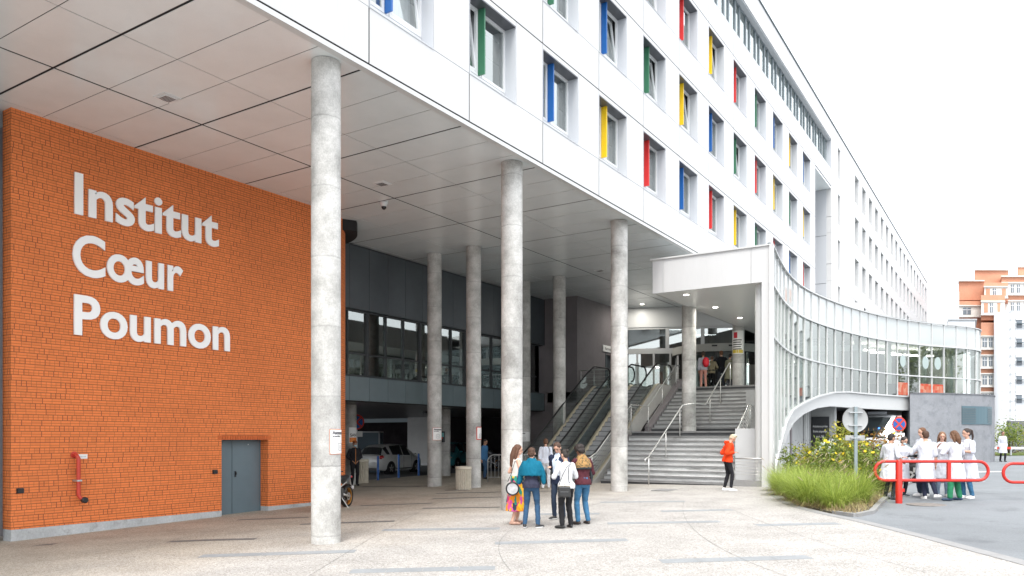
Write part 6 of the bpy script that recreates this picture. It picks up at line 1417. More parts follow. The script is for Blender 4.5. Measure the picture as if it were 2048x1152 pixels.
def person(label, x, y, face, H_=1.70, sex='m', skin='light', lean=0, head=(0, 0), arms=(None, None), feet=((-.10, 0, 0), (.10, 0, 0)), lift=0, hair=('short', (.05, .03, .02)),
           top=None, bottom=None, shoes=((.02, .02, .02), None), z=None, near=True, extra=None, group=None):
    """face: degrees, 0 = back to the camera, +90 = looking to the picture's right"""
    zz = (G(x, y)+.03) if z is None else z
    t = thing('person', label, 'person', (x, y, zz), CAMYAW-R(face), group); s = H_/1.74; t.scale = (s, s, s)
    vox = .0085 if near else .0125
    piv = V(0, 0, .92); Lm = Matrix.Rotation(-R(lean), 3, 'X')
    T = lambda p: Lm @ (V(*p)-piv)+piv
    tor = TOR_M if sex == 'm' else TOR_F; sw_ = .178 if sex == 'm' else .155
    hp, hy = head; nk = V(0, -.005, 1.47); Hm = Matrix.Rotation(R(hy), 3, 'Z') @ Matrix.Rotation(-R(hp), 3, 'X')
    HT = lambda p: T(Hm @ (V(*p)-V(0, 0, 1.50))+V(0, 0, 1.50))
    def loft(mb, secs, inf=0, tf=T):
        rings = [[tf(((rx+inf)*math.cos(a), (ry+inf)*math.sin(a)+oy, z_)) for a in [2*PI*i/20 for i in range(20)]] for z_, rx, ry, oy in secs]; mb.ring(rings)
    armp = []
    for k, s_ in ((0, -1), (1, 1)):
        A = arms[k] or ((.05, -.03, -.28), (.01, .05, -.25))
        sh = V(s_*sw_, -.005, 1.385); el = sh+V(s_*A[0][0], A[0][1], A[0][2]).normalized()*.285; wr_ = el+V(s_*A[1][0], A[1][1], A[1][2]).normalized()*.245
        armp.append((T(sh), T(el), T(wr_)))
    legp = []
    for k, s_ in ((0, -1), (1, 1)):
        f = feet[k]; hip = V(s_*.088, 0, .90); an = V(f[0], f[1]-.03, .085+(f[3] if len(f) > 3 else 0)); d = an-hip; L = d.length; kn = hip+d*.49; bend = math.sqrt(max(0, (.415*1.0)**2-(L*.5)**2)) if L < .83 else 0
        kn += V(0, 1, 0)*min(bend, .22)+V(0, .012, 0); legp.append((hip, kn, an, f[2]))
    # ---- body, one continuous surface
    b = MB(); loft(b, [(z_, rx-.012, ry-.012, oy) for z_, rx, ry, oy in tor])
    b.cap([T((0, -.005, 1.42)), HT((0, .0, 1.56))], [.058 if sex == 'm' else .048, .052 if sex == 'm' else .043])
    Mh = (Lm @ Hm).to_4x4(); M3 = Lm @ Hm
    b.ell(HT((0, .005, 1.645)), (.074, .092, .092), 18, 12, M3); b.ell(HT((0, .022, 1.575)), (.056, .066, .066), 16, 10, M3)
    b.ell(HT((0, .062, 1.548)), (.026, .028, .024), 10, 7, M3)
    b.ell(HT((0, .100, 1.600)), (.0125, .018, .026), 8, 6, M3); b.ell(HT((0, .088, 1.567)), (.024, .012, .010), 8, 6, M3)
    for s_ in (-1, 1): b.ell(HT((s_*.076, -.002, 1.61)), (.012, .022, .032), 8, 6, M3)
    hands = []
    for k, (sh, el, wr_) in enumerate(armp):
        s_ = -1 if k == 0 else 1; m_ = (el+wr_)/2
        b.cap([sh, (sh+el)/2, el], [.052, .045, .038]); b.cap([el, el.lerp(wr_, .3), wr_], [.038, .038, .025])
        d = (wr_-el).normalized(); side = d.cross(V(0, 0, 1)) if abs(d.z) < .8 else V(0, -1, 0); side = (side-d*side.dot(d)).normalized()
        pn = d.cross(side).normalized()                     # palm normal
        if pn.z > 0: pn = -pn
        if abs(d.z) > .8: pn = V(-s_, 0, 0); pn = (pn-d*pn.dot(d)).normalized(); side = V(0, 1, 0)
        pc = wr_+d*.045; Mp = Matrix((side, d, pn)).transposed(); b.ell(pc, (.038, .052, .016), 12, 8, Mp)
        for j in range(4):
            o_ = side*(-.028+.0185*j)*(-1); base_ = wr_+d*.083+o_; L = (.070, .078, .073, .056)[j]; p1 = base_+d*L*.5+pn*.008; p2 = p1+(d*.75+pn*.6).normalized()*L*.5
            b.cap([base_-d*.02, base_, p1, p2], [.0095, .0095, .0088, .0075], 8)
        th0 = wr_+d*.025+side*.03; b.cap([th0-side*.012, th0+side*.018+d*.025+pn*.006, th0+side*.024+d*.055+pn*.012], [.012, .010, .0085], 8); hands.append((wr_+d*.07, d, pn, side))
    for hip, kn, an, yaw in legp: b.cap([hip, (hip+kn)/2, kn], [.078, .068, .050]); b.cap([kn, kn.lerp(an, .3), an], [.048, .050, .034]); dd = V(math.sin(R(-yaw)), math.cos(R(-yaw)), 0); b.cap([an-dd*.01-V(0, 0, .04), an+dd*.13-V(0, 0, .058)], [.034, .026])
    body = finish(b, 'body', SK[skin], t, vox, smooth=2)
    if near or True:
        for s_ in (-1, 1): m = MB(); m.ell(HT((s_*.030, .091, 1.628)), (.011, .007, .006), 8, 6, M3); m.build('eye', 'black', body, smooth=True); m = MB(); m.ell(HT((s_*.030, .094, 1.648)), (.018, .006, .004), 8, 6, M3); m.build('eyebrow', mat('hair_'+str([round(c, 3) for c in hair[1]]), hair[1], .7), body, smooth=True)
        m = MB(); m.ell(HT((0, .097, 1.566)), (.019, .006, .004), 8, 6, M3); m.build('mouth', mat('lips', (.35, .12, .10), .5), body, smooth=True)
    # ---- hair
    hm = mat('hair_'+str([round(c, 3) for c in hair[1]]), hair[1], .6, var=.25, vs=30, stretch=(1, 1, .3)); h = MB(); st_ = hair[0]
    if st_ == 'afro': h.ell(HT((0, -.012, 1.69)), (.118, .122, .10), 18, 12, M3); h.ell(HT((0, -.05, 1.62)), (.10, .07, .08), 14, 10, M3)
    else: h.ell(HT((0, -.010, 1.665)), (.083, .094, .086), 18, 12, M3); h.ell(HT((0, -.035, 1.62)), (.080, .065, .085), 14, 10, M3)
    if st_ == 'top': h.ell(HT((0, .035, 1.735)), (.06, .06, .025), 12, 8, M3)
    if st_ in ('long', 'bob'):
        L = .25 if st_ == 'long' else .12
        for s_ in (-1, 1): h.cap([HT((s_*.068, -.005, 1.66)), HT((s_*.082, -.03, 1.56)), HT((s_*.085, -.05, 1.56-L))], [.03, .034, .022])
        h.cap([HT((0, -.07, 1.64)), HT((0, -.095, 1.5)), HT((0, -.10, 1.54-L))], [.06, .07, .05])
    if st_ == 'pony': h.cap([HT((0, -.09, 1.70)), HT((0, -.14, 1.66)), HT((0, -.15, 1.52)), HT((0, -.12, 1.42))], [.025, .032, .028, .012])
    if st_ == 'bun': h.ell(HT((0, -.095, 1.69)), (.042, .045, .042), 12, 8, M3)
    finish(h, 'hair', hm, t, vox, amp=.010 if st_ in ('afro', 'curly') else .004, sc=30 if st_ in ('afro', 'curly') else 22, smooth=1)
    # ---- clothes
    def sleeve(mb, k, ln, inf):
        sh, el, wr_ = armp[k]
        if ln <= 0: return
        if ln <= 1: mb.cap([sh+V(0, 0, .0), sh.lerp(el, .5*ln), sh.lerp(el, ln)], [.056+inf, .050+inf, .045+inf])
        else: mb.cap([sh, sh.lerp(el, .5), el], [.056+inf, .050+inf, .044+inf]); mb.cap([el, el.lerp(wr_, .4), el.lerp(wr_, ln-1)], [.044+inf, .042+inf, .032+inf])
    def legs(mb, inf, ln=.96, flare=0):
        for hip, kn, an, yaw in legp: mb.cap([hip, (hip+kn)/2, kn], [.082+inf, .072+inf, .054+inf]); e = kn.lerp(an, ln); mb.cap([kn, kn.lerp(e, .35), e], [.053+inf, .054+inf, .043+inf+flare])
        loft(mb, [(.80, .12, .09, 0), (.86, tor[0][1]+.012+inf, tor[0][2]+.008+inf, 0), (.94, tor[1][1]+.004+inf, tor[1][2]+.003+inf, -.008), (1.03, tor[2][1]+.010+inf, tor[2][2]+.008+inf, 0)])
    if bottom:
        kind, col, inf = bottom[0], bottom[1], (bottom[2] if len(bottom) > 2 else .004); mm = col if not isinstance(col, tuple) else cloth('%s_%.2f_%.2f_%.2f' % (kind, *col), col)
        m = MB()
        if kind == 'skirt': loft(m, [(.30, .27, .24, 0), (.45, .25, .22, 0), (.62, .225, .19, 0), (.80, .20, .16, -.005), (.95, .175, .135, -.005), (1.06, .138, .112, 0)], tf=lambda p: V(*p)); finish(m, 'skirt', mm, t, vox, .016, 7, 2, (2.2, 2.2, .25))
        else: legs(m, inf, bottom[3] if len(bottom) > 3 else .97); finish(m, 'trousers', mm, t, vox, .008, 10, 1, (1, 1, 1.2))
    if top:
        kind, col, ln = top[0], top[1], top[2]; inf = top[3] if len(top) > 3 else .010; mm = col if not isinstance(col, tuple) else cloth('%s_%.2f_%.2f_%.2f' % (kind, *col), col); m = MB()
        if kind == 'coat': secs = [(.50, .24, .20, -.005), (.66, .225, .185, -.005), (.84, .205, .160, -.005), (.95, .195, .148, -.005)]+[(z_, rx+inf+.012, ry+inf+.010, oy) for z_, rx, ry, oy in tor[2:-1]]+[(1.465, .072, .07, 0)]
        elif kind == 'jacket': secs = [(.80, .185, .14, 0), (.93, .188, .14, 0)]+[(z_, rx+inf+.010, ry+inf+.010, oy) for z_, rx, ry, oy in tor[2:-1]]+[(1.48, .075, .072, 0)]
        else: secs = [(.87, tor[1][1]+inf+.016, tor[1][2]+inf+.014, -.004), (.96, tor[1][1]+inf+.010, tor[1][2]+inf+.010, -.004)] if kind == 'shirt' else [(.99, tor[2][1]+.012, tor[2][2]+.010, 0)]; secs = secs+[(z_, rx+inf, ry+inf, oy) for z_, rx, ry, oy in tor[2:-1]]+([(1.46, .07, .066, 0)] if ln else [(1.44, .09, .07, 0)])
        loft(m, secs); sleeve(m, 0, ln, inf-.002); sleeve(m, 1, ln, inf-.002); finish(m, {'coat': 'white_coat', 'jacket': 'jacket'}.get(kind, 'top'), mm, t, vox, .012, 9, 1, (1.5, 1.5, .7))
    # ---- shoes
    sc_, sole = shoes
    for hip, kn, an, yaw in legp:
        dd = V(math.sin(R(-yaw)), math.cos(R(-yaw)), 0); g0 = V(an.x, an.y, an.z-.085); sd_ = V(dd.y, -dd.x, 0); Mx = Matrix((sd_, dd, V(0, 0, 1))).transposed()
        m = MB(); m.ell(g0+dd*.055+V(0, 0, .036), (.045, .135, .036), 12, 8, Mx); m.ell(g0+V(0, 0, .06), (.042, .052, .055), 12, 8, Mx); m.ell(g0+dd*.13+V(0, 0, .028), (.044, .06, .03), 12, 8, Mx)
        o = finish(m, 'shoe', mat('shoe_%.2f_%.2f_%.2f' % sc_, sc_, .5), t, .009, 0, 1, 1)
        if sole: m = MB(); m.ell(g0+dd*.06+V(0, 0, .016), (.050, .142, .020), 16, 6, Mx); m.build('sole', mat('sole_%.2f' % sole[0], sole, .6), o, smooth=True)
    t['_'] = 0; del t['_']
    W_ = lambda p: Matrix.Translation(V(x, y, zz)) @ Matrix.Rotation(CAMYAW-R(face), 4, 'Z') @ Matrix.Scale(s, 4) @ V(*p)
    return dict(t=t, T=T, HT=HT, W=W_, hands=hands, arms=armp, vox=vox, M3=M3, s=s, body=body)
# common arm poses (x outward, y forward, z up)
FWD = ((.12, .05, -.26), (-.35, .9, .12)); FWDLOW = ((.10, .02, -.27), (-.30, .9, -.35)); CROSS = ((.16, .10, -.24), (-.9, .55, .12)); CHIN = ((.10, .18, -.22), (-.45, .45, .75)); DOWN = None; BACK = ((.06, -.08, -.27), (-.1, -.02, -.25)); POCK = ((.09, -.05, -.27), (-.22, .20, -.20)); ELB = ((.30, -.02, -.22), (-.35, .10, -.22)); HOLD = ((.05, -.12, -.26), (-.2, .75, .15))
jean = mat('denim_blue', (.018, .062, .13), .85, var=.22, vs=9, var2=.1, vs2=80); jeand = mat('denim_dark', (.016, .03, .06), .85, var=.2, vs=9); jeanl = mat('denim_bright', (.03, .12, .23), .85, var=.2, vs=9)
flo = bpy.data.materials.new('flower_print'); flo.use_nodes = True; t_ = flo.node_tree; vo = nn(t_, 'ShaderNodeTexVoronoi'); vo.inputs['Scale'].default_value = 15; tc = nn(t_, 'ShaderNodeTexCoord'); mp = nn(t_, 'ShaderNodeMapping'); mp.inputs['Scale'].default_value = (1, 1, .5); no = nn(t_, 'ShaderNodeTexNoise'); no.inputs['Scale'].default_value = 9
t_.links.new(tc.outputs['Object'], mp.inputs[0]); mxv = nn(t_, 'ShaderNodeMix', data_type='RGBA'); mxv.inputs[0].default_value = .12; t_.links.new(mp.outputs[0], mxv.inputs[6]); t_.links.new(mp.outputs[0], no.inputs['Vector']); t_.links.new(no.outputs['Color'], mxv.inputs[7]); t_.links.new(mxv.outputs[2], vo.inputs['Vector'])
sc1 = nn(t_, 'ShaderNodeSeparateColor'); t_.links.new(vo.outputs['Color'], sc1.inputs[0]); cr = nn(t_, 'ShaderNodeValToRGB'); cr.color_ramp.interpolation = 'CONSTANT'; E_ = cr.color_ramp.elements; E_[0].color = (.02, .03, .06, 1); E_[1].position = .16; E_[1].color = (.75, .25, .01, 1)
for p, c in ((.36, (.60, .03, .14)), (.55, (.02, .22, .16)), (.70, (.80, .45, .02)), (.84, (.62, .08, .30))): e = E_.new(p); e.color = (*c, 1)
t_.links.new(sc1.outputs[0], cr.inputs[0]); t_.links.new(cr.outputs[0], t_.nodes['Principled BSDF'].inputs['Base Color']); t_.nodes['Principled BSDF'].inputs['Roughness'].default_value = .85
FG = 'people chatting on the plaza'; WG = 'people in white coats on the road'
# --- front group
a1 = person('woman with long brown hair in a white top and long flowered skirt', -8.80, 13.78, 78, 1.66, 'f', 'light', 2, (4, -4), (HOLD, FWD), ((-.10, .06, 5), (.10, -.08, -10)), hair=('long', (.09, .038, .02)), top=('vest', (.72, .70, .66), 0, .008), bottom=('skirt', flo), shoes=((.40, .24, .18), None), group=FG)
a2 = person('person from behind with a teal pullover over the shoulders and blue jeans', -8.19, 13.38, 12, 1.60, 'f', 'light', 2, (6, 0), (FWD, FWD), ((-.14, 0, 10), (.15, .02, -35)), hair=('curly', (.06, .027, .014)), top=('shirt', (.030, .032, .055), .75, .012), bottom=('jeans', jean, .006), shoes=((.02, .02, .022), (.7, .7, .7)), group=FG)
m = MB(); 
m.ring([[a2['T']((rx*math.cos(a), ry*math.sin(a)+oy, z_)) for a in [2*PI*i/24 for i in range(24)]] for z_, rx, ry, oy in [(1.13, .235, .165, -.02), (1.16, .238, .17, -.02), (1.28, .232, .165, -.01), (1.38, .212, .145, 0), (1.44, .14, .11, 0), (1.50, .085, .085, 0), (1.515, .07, .075, .0)]])
for k in (0, 1): sh, el, wr_ = a2['arms'][k]; m.cap([sh, sh.lerp(el, .6), el+V(0, -.02, -.14)], [.075, .075, .05])
finish(m, 'pullover_shawl', cloth('teal', (.004, .11, .18)), a2['t'], .009, .012, 8, 2, (1.5, 1.5, .7))
a3 = person('man in a navy blazer and pale blue shirt looking down at his phone', -8.37, 14.83, 205, 1.70, 'm', 'light', 4, (30, 0), (FWD, HOLD), ((-.10, .02, 10), (.12, .0, -20)), hair=('short', (.06, .03, .018)), top=('jacket', (.018, .026, .055), 1.85, .010), bottom=('jeans', jeand, .006), shoes=((.03, .03, .03), (.6, .6, .58)), group=FG)
m = MB(); m.ring([[a3['T']((rx*math.cos(a), ry*math.sin(a)+.0, z_)) for a in [PI*.30+PI*.40*i/8 for i in range(9)]] for z_, rx, ry in [(1.0, .15, .146), (1.18, .172, .148), (1.31, .19, .150), (1.42, .13, .108), (1.49, .066, .078)]], closed=False)
m.build('shirt_front', cloth('paleblue', (.52, .62, .74)), a3['t'], smooth=True)
a4 = person('woman in a white long sleeved top and black trousers with her hair in a bun', -7.52, 13.61, -22, 1.56, 'f', 'light', 3, (12, 22), (FWD, FWD), ((-.12, -.02, 40), (.12, .04, -5)), hair=('bun', (.02, .015, .012)), top=('shirt', (.58, .59, .61), 1.9, .012), bottom=('trousers', (.016, .016, .018), .012, .98), shoes=((.012, .012, .012), None), group=FG)
a5 = person('person with dark curly hair, patterned scarf, burgundy top and blue jeans', -7.51, 14.29, -28, 1.62, 'm', 'brown', 4, (24, 10), (FWD, FWD), ((-.13, .02, 30), (.12, .0, -5)), hair=('afro', (.016, .010, .008)), top=('shirt', (.075, .020, .028), 1.0, .020), bottom=('jeans', jeanl, .010), shoes=((.025, .018, .016), None), group=FG)
sca = mat('scarf_pattern', (.30, .17, .06), .9, var=.5, vs=30, dirt=((.02, .035, .02), 22, .5, 1)); m = MB()
m.ring([[a5['T']((rx*math.cos(a), ry*math.sin(a)+oy, z_)) for a in [2*PI*i/24 for i in range(24)]] for z_, rx, ry, oy in [(1.24, .20, .15, -.02), (1.32, .212, .155, -.01), (1.40, .19, .14, 0), (1.46, .13, .11, 0), (1.52, .09, .09, 0), (1.53, .07, .075, 0)]]); finish(m, 'scarf', sca, a5['t'], .009, .012, 12, 1)
m = MB(); m.ring([[a5['T']((rx*math.cos(a), ry*math.sin(a)-.015, z_)) for a in [2*PI*i/24 for i in range(24)]] for z_, rx, ry in [(1.205, .205, .152), (1.25, .214, .162)]]); m.cap([a5['T']((.2, .02, 1.22)), a5['T']((.22, -.02, 1.05)), a5['T']((.21, -.02, .92))], [.03, .035, .02]); finish(m, 'scarf_fringe', mat('scarf_dark', (.02, .025, .03), .9), a5['t'], .009, .008, 14, 1)
# handbags, phones, backpack: things of their own
def strap(mb, P, w=.012): mb.tube(P, w*.6, 6)
def bag(name, label, p, dims, m, straps, cat='bag', rnd_=False, flap=None, rz=0):
    t = thing(name, label, cat, p, rz); mb = MB()
    if rnd_: mb.lathe([(0, -dims[1]), (dims[0]*.88, -dims[1]), (dims[0], -dims[1]*.5), (dims[0], dims[1]*.5), (dims[0]*.88, dims[1]), (0, dims[1])], axis='y', n=32); mb.build('body', m, t, autosmooth=40); q = MB(); q.tube([(dims[0]*math.cos(a), -dims[1]*.8, dims[0]*math.sin(a)) for a in [2*PI*i/32 for i in range(32)]], .018, 8, closed=True); q.build('rim', 'black', t, smooth=True)
    else:
        mb.box(-dims[0], -dims[1], -dims[2], dims[0], dims[1], dims[2]); mb.build('body', m, t, bevel=.025)
        q = MB(); q.box(-dims[0]*.75, -dims[1]-.03, -dims[2]*.8, dims[0]*.75, -dims[1], dims[2]*.1); q.build('pocket', m, t, bevel=.012)
        q = MB(); q.tube([(-dims[0]*.95, -dims[1]*.5, dims[2]), (0, -dims[1]*.5, dims[2]+.015), (dims[0]*.95, -dims[1]*.5, dims[2])], .01, 6); q.build('clasp', 'gold' if not rnd_ else 'steel', t, smooth=True)
    q = MB(); Mi = (Matrix.Translation(V(*p)) @ Matrix.Rotation(rz, 4, 'Z')).inverted(); strap(q, [Mi @ V(*s_) for s_ in straps]); q.build('strap', 'black', t, smooth=True); return t
W1_ = a1['W']; rgt = V(.84, .543, 0); fw_ = V(-.543, .84, 0); up = V(0, 0, 1)
c = W1_((.0, 0, .80))-rgt*.08-fw_*.30; bag('round_handbag', 'round silver and white handbag with a black rim on the flowered skirt', c, (.125, .04), mat('bag_silver', (.45, .45, .46), .4, var=.3, vs=14), [c+up*.14-rgt*.10, W1_((0, 0, 1.1))-fw_*.2-rgt*.11, W1_((0, 0, 1.38))-fw_*.16-rgt*.03, W1_((0, 0, 1.42))-fw_*.10+rgt*.02, W1_((0, 0, 1.2))-fw_*.18+rgt*.05, c+up*.14+rgt*.09], rnd_=True, rz=CAMYAW)
W4_ = a4['W']; c = W4_((0, 0, .82))-fw_*.26-rgt*.06; bag('shoulder_bag', 'shiny black shoulder bag with pockets hanging from the woman in white', c, (.12, .05, .11), mat('bag_patent', (.015, .016, .018), .18, coat=.6), [c+up*.13-rgt*.10, c+up*.32-rgt*.03, c+up*.48+rgt*.05, W4_((.10, -.06, 1.445)), c+up*.48+rgt*.09, c+up*.32+rgt*.08, c+up*.13+rgt*.10], rz=CAMYAW)
def phone(P, k, label, par=None):
    p, d, pn, sd_ = P['hands'][k]; o = MB(); o.box(-.036, -.075, -.004, .036, .075, .004); w = o.build('phone', 'black'); q = P['W'](p+V(0, .03, .028)); w.location = q; w.rotation_euler = (R(35), 0, P['t'].rotation_euler.z); return tag(w, label, 'phone')
phone(a3, 0, 'dark phone in the hand of the man in the navy blazer')
wm = person('woman in a white blouse and white trousers walking away to the escalator', -13.45, 22.9, 6, 1.68, 'f', 'light', 2, (8, -5), (DOWN, HOLD), ((-.09, -.06, 0), (.10, .16, 0)), hair=('curly', (.10, .045, .02)), top=('shirt', (.62, .66, .74), 1.15, .022), bottom=('trousers', (.66, .67, .70), .012), shoes=((.7, .7, .7), None))
c = wm['W']((.22, 0, .98)); bag('black_shoulder_bag', 'small black bag carried by the woman walking in white', c, (.07, .05, .13), 'black', [c+up*.12, wm['W']((.17, -.12, 1.28)), wm['W']((.10, -.06, 1.46)), wm['W']((.17, .12, 1.28)), c+up*.12], rz=CAMYAW)
# --- orange hooded man at the foot of the stairs
om = person('man in an orange hooded top and black joggers looking at his phone', -7.40, 23.45, 88, 1.74, 'm', 'light', 7, (32, 0), (HOLD, HOLD), ((-.08, -.05, 5), (.10, .10, -5)), hair=('top', (.42, .36, .26)), top=('shirt', (.72, .055, .012), 1.85, .024), bottom=('joggers', (.018, .018, .022), .004, .90), shoes=((.70, .70, .70), (.75, .75, .75)))
m = MB(); m.cap([om['T']((-.08, -.075, 1.47)), om['T']((0, -.12, 1.45)), om['T']((.08, -.075, 1.47))], [.045, .06, .045]); finish(m, 'hood', cloth('hood_orange', (.70, .055, .012)), om['t'], .009, .004, 12, 2)
phone(om, 1, 'pale phone held by the man in the orange hooded top').data.materials[0] = M_['galv']
# --- man in black by the fluted bin
bm_ = person('man in a black jacket with an orange zip, cap and pale blue face mask', -21.7, 22.3, 155, 1.74, 'm', 'tan', 0, (4, 10), (POCK, POCK), ((-.10, 0, 10), (.11, .02, -10)), hair=('short', (.10, .03, .012)), top=('jacket', (.022, .022, .026), 1.9, .016), bottom=('trousers', (.018, .018, .02), .014, .97), shoes=((.015, .015, .015), None), z=G(-21.7, 22.3)+.03)
m = MB(); m.box(-.008, .155, .84, .008, .165, 1.44); m.build('zip', mat('zip_orange', (.7, .25, .05), .5), bm_['t']); m = MB(); m.ell(bm_['HT']((0, .060, 1.565)), (.058, .048, .042), 12, 8, bm_['M3']); m.build('face_mask', mat('mask_blue', (.40, .62, .72), .8), bm_['t'], smooth=True)
m = MB(); m.ell(bm_['HT']((0, -.002, 1.71)), (.088, .10, .055), 14, 8, bm_['M3']); m.ell(bm_['HT']((0, .10, 1.69)), (.06, .06, .010), 12, 6, bm_['M3']); m.build('cap', mat('cap_rust', (.35, .09, .02), .8), bm_['t'], smooth=True)
# --- man in blue half hidden by a column
bl_ = person('man in a blue jacket half hidden behind the dark-topped column', -18.78, 26.9, 120, 1.66, 'm', 'tan', 3, (10, 0), (DOWN, DOWN), ((-.10, 0, 5), (.10, .1, -5)), hair=('short', (.04, .03, .025)), top=('jacket', (.05, .15, .30), 1.9, .014), bottom=('trousers', (.04, .085, .16), .012), shoes=((.02, .02, .02), None), near=False)
c = bl_['W'](bl_['hands'][0][0]+V(0, 0, -.22)); bag('dark_bag', 'dark soft bag in the hand of the man in blue', c, (.10, .05, .16), mat('bag_charcoal', (.04, .04, .045), .8), [c+up*.15-rgt*.05, c+up*.25, c+up*.15+rgt*.05], rz=CAMYAW)
# --- people at the head of the stairs
TG = 'people queuing at the revolving door'
t1 = person('person in a grey shirt and pink trousers waiting at the top of the stairs', -12.0, 34.5, 8, 1.70, 'f', 'tan', 2, (4, 0), (DOWN, FWD), ((-.10, 0, 0), (.12, 0, -10)), hair=('short', (.05, .03, .02)), top=('shirt', (.36, .37, .42), 1.9, .016), bottom=('trousers', (.55, .27, .22), .006), shoes=((.7, .7, .7), None), z=2.20, near=False, group=TG)
c = t1['W']((0, -.17, 1.22)); bk_ = thing('red_backpack', 'bright red backpack on the back of the person in pink trousers', 'backpack', c+rgt*.10, CAMYAW-R(8)); m = MB(); m.ell((0, 0, 0), (.15, .09, .23), 16, 12); m.build('body', mat('backpack_red', (.65, .015, .035), .6), bk_, smooth=True); m = MB(); m.ell((0, -.07, -.07), (.11, .045, .11), 12, 8); m.build('pocket', mat('backpack_red', (.65, .015, .035), .6), bk_, smooth=True)
m = MB(); m.tube([(-.09, .05, -.15), (-.12, .2, 0), (-.09, .12, .2)], .016, 6); m.tube([(.09, .05, -.15), (.12, .2, 0), (.09, .12, .2)], .016, 6); m.build('straps', 'black', bk_, smooth=True)
person('person in a khaki jacket and black trousers bending forward in the queue', -11.92, 35.4, 20, 1.60, 'f', 'tan', 14, (18, 0), (FWD, FWD), ((-.10, 0, 0), (.10, 0, -10)), hair=('short', (.11, .06, .04)), top=('jacket', (.24, .21, .14), 1.9, .02), bottom=('trousers', (.02, .02, .022), .012), shoes=((.02, .02, .02), None), z=2.20, near=False, group=TG)
person('tall man in a black jacket standing behind the khaki jacket', -11.63, 35.95, -12, 1.84, 'm', 'light', 2, (6, 0), (ELB, ELB), ((-.12, 0, 0), (.12, 0, -10)), hair=('short', (.16, .07, .03)), top=('jacket', (.015, .016, .02), 1.9, .016), bottom=('trousers', (.04, .045, .055), .010), shoes=((.02, .02, .02), None), z=2.20, near=False, group=TG)
q4 = person('person in an olive parka and face mask at the right of the queue', -11.22, 35.8, 60, 1.66, 'm', 'light', 3, (16, 0), (FWD, FWDLOW), ((-.10, 0, 0), (.10, .06, -10)), hair=('short', (.015, .012, .012)), top=('coat', (.28, .28, .20), 1.9, .014), bottom=('trousers', (.10, .10, .11), .010), shoes=((.3, .3, .32), None), z=2.20, near=False, group=TG)
m = MB(); m.ell(q4['HT']((0, .060, 1.565)), (.058, .048, .042), 12, 8, q4['M3']); m.build('face_mask', mat('mask_blue', (.40, .62, .72), .8), q4['t'], smooth=True)
person('person reaching out behind the poster column at the top', -11.15, 36.6, -80, 1.64, 'f', 'tan', 3, (8, 0), (FWD, FWD), ((-.10, 0, 0), (.10, 0, -10)), hair=('short', (.02, .015, .01)), top=('shirt', (.55, .60, .64), .9, .02), bottom=('trousers', (.02, .02, .02), .012), shoes=((.02, .02, .02), None), z=2.20, near=False, group=TG)
# --- white coats
wc = mat('white_coat_cloth', (.56, .58, .64), .85, var=.05, vs=6, spec=.2)
d1 = person('dark haired person in a short sleeved white coat resting an arm on the barrier', -2.80, 22.15, 70, 1.70, 'm', 'tan', 4, (12, -5), (FWDLOW, FWDLOW), ((-.10, 0, 10), (.11, .04, -10)), hair=('short', (.016, .012, .012)), top=('coat', wc, .95, .014), bottom=('trousers', (.025, .03, .035), .004, .95), shoes=((.02, .025, .03), None), z=G(-2.8, 22.1), group=WG)
d2 = person('shorter person in a white coat and pale face mask facing the camera', -2.62, 23.2, 168, 1.60, 'm', 'light', 3, (18, 10), (FWD, FWD), ((-.10, 0, 10), (.10, .03, -15)), hair=('short', (.03, .022, .02)), top=('coat', wc, 1.85, .012), bottom=('trousers', (.02, .025, .035), .006, .95), shoes=((.03, .04, .06), (.6, .6, .6)), z=G(-2.6, 23), group=WG)
m = MB(); m.ell(d2['HT']((0, .058, 1.56)), (.056, .046, .038), 12, 8, d2['M3']); m.build('face_mask', mat('mask_blue', (.40, .62, .72), .8), d2['t'], smooth=True)
d3 = person('tall person in a white coat and jeans facing left in the middle of the group', -2.12, 23.35, -100, 1.82, 'm', 'light', 2, (8, 0), (FWD, FWD), ((-.10, 0, 20), (.10, .06, -10)), hair=('short', (.12, .055, .026)), top=('coat', wc, .95, .014), bottom=('jeans', jeand, .006), shoes=((.68, .68, .68), (.7, .7, .7)), z=G(-2.1, 23.4), group=WG)
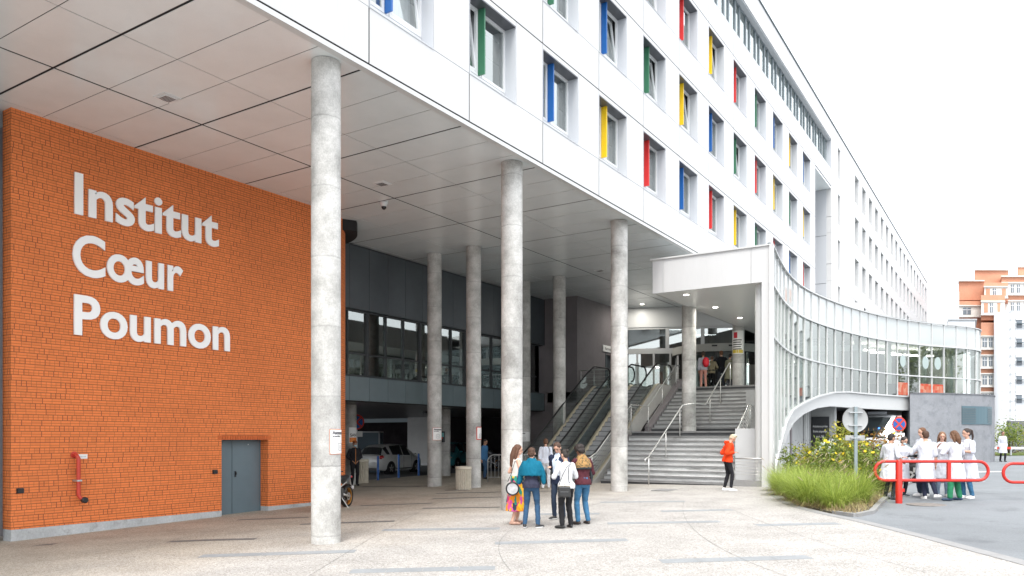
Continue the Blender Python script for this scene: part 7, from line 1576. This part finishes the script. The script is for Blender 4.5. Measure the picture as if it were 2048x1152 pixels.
d4 = person('person from behind in a white coat and navy trousers with crossed legs', -2.00, 22.55, 10, 1.74, 'm', 'light', 1, (6, 8), (CROSS, DOWN), ((-.02, .02, 10), (.16, -.22, -60, .06)), hair=('short', (.06, .027, .014)), top=('coat', wc, .95, .02), bottom=('trousers', (.022, .026, .05), .008, .96), shoes=((.68, .68, .68), (.7, .7, .7)), z=G(-2, 22.5), group=WG)
d5 = person('light haired person facing the camera with one hand at the chin', -1.70, 23.35, 200, 1.70, 'f', 'light', 3, (12, 0), (CROSS, CHIN), ((-.12, 0, 20), (.10, .02, -20)), hair=('bob', (.16, .085, .045)), top=('coat', wc, .95, .014), bottom=('jeans', mat('denim_pale', (.20, .27, .36), .85, var=.2, vs=9), .008), shoes=((.66, .62, .60), (.7, .7, .7)), z=G(-1.5, 23.5), group=WG)
d6 = person('person from behind in a white coat and green trousers with legs apart', -1.33, 22.41, -15, 1.74, 'f', 'light', 2, (10, 10), (CROSS, CROSS), ((-.25, -.05, 50), (.12, .02, 30)), hair=('bob', (.10, .045, .02)), top=('coat', wc, .95, .02), bottom=('trousers', (.03, .20, .10), .020, .95), shoes=((.02, .05, .10), None), z=G(-1.4, 22.3), group=WG)
d7 = person('person with a dark ponytail in a white coat and blue jeans facing left', -1.08, 23.05, -95, 1.78, 'f', 'light', 3, (6, 0), (CROSS, CROSS), ((-.10, 0, 10), (.10, .08, 0)), hair=('pony', (.035, .022, .018)), top=('coat', wc, .95, .014), bottom=('jeans', jeanl, .008), shoes=((.70, .70, .70), (.75, .75, .75)), z=G(-1.1, 23), group=WG)
m = MB(); m.obox((0, 0, 0), (.15, 0, 0), (0, .11, 0), (0, 0, .004)); tb_ = m.build('clipboard', 'black'); tb_.location = d2['W'](d2['hands'][0][0]+V(.12, .05, .04)); tb_.rotation_euler = (R(20), 0, d2['t'].rotation_euler.z); tag(tb_, 'dark clipboard held between two white-coated people', 'clipboard')
person('woman in a long white coat walking alone beyond the grey annex', -.75, 50.6, 185, 1.66, 'f', 'tan', 1, (2, 0), (DOWN, DOWN), ((-.08, .10, 0), (.08, -.10, 0)), hair=('bun', (.05, .03, .025)), top=('coat', wc, 1.9, .014), bottom=('trousers', (.02, .02, .025), .004), shoes=((.02, .02, .02), None), z=G(-.75, 50.6), near=False)
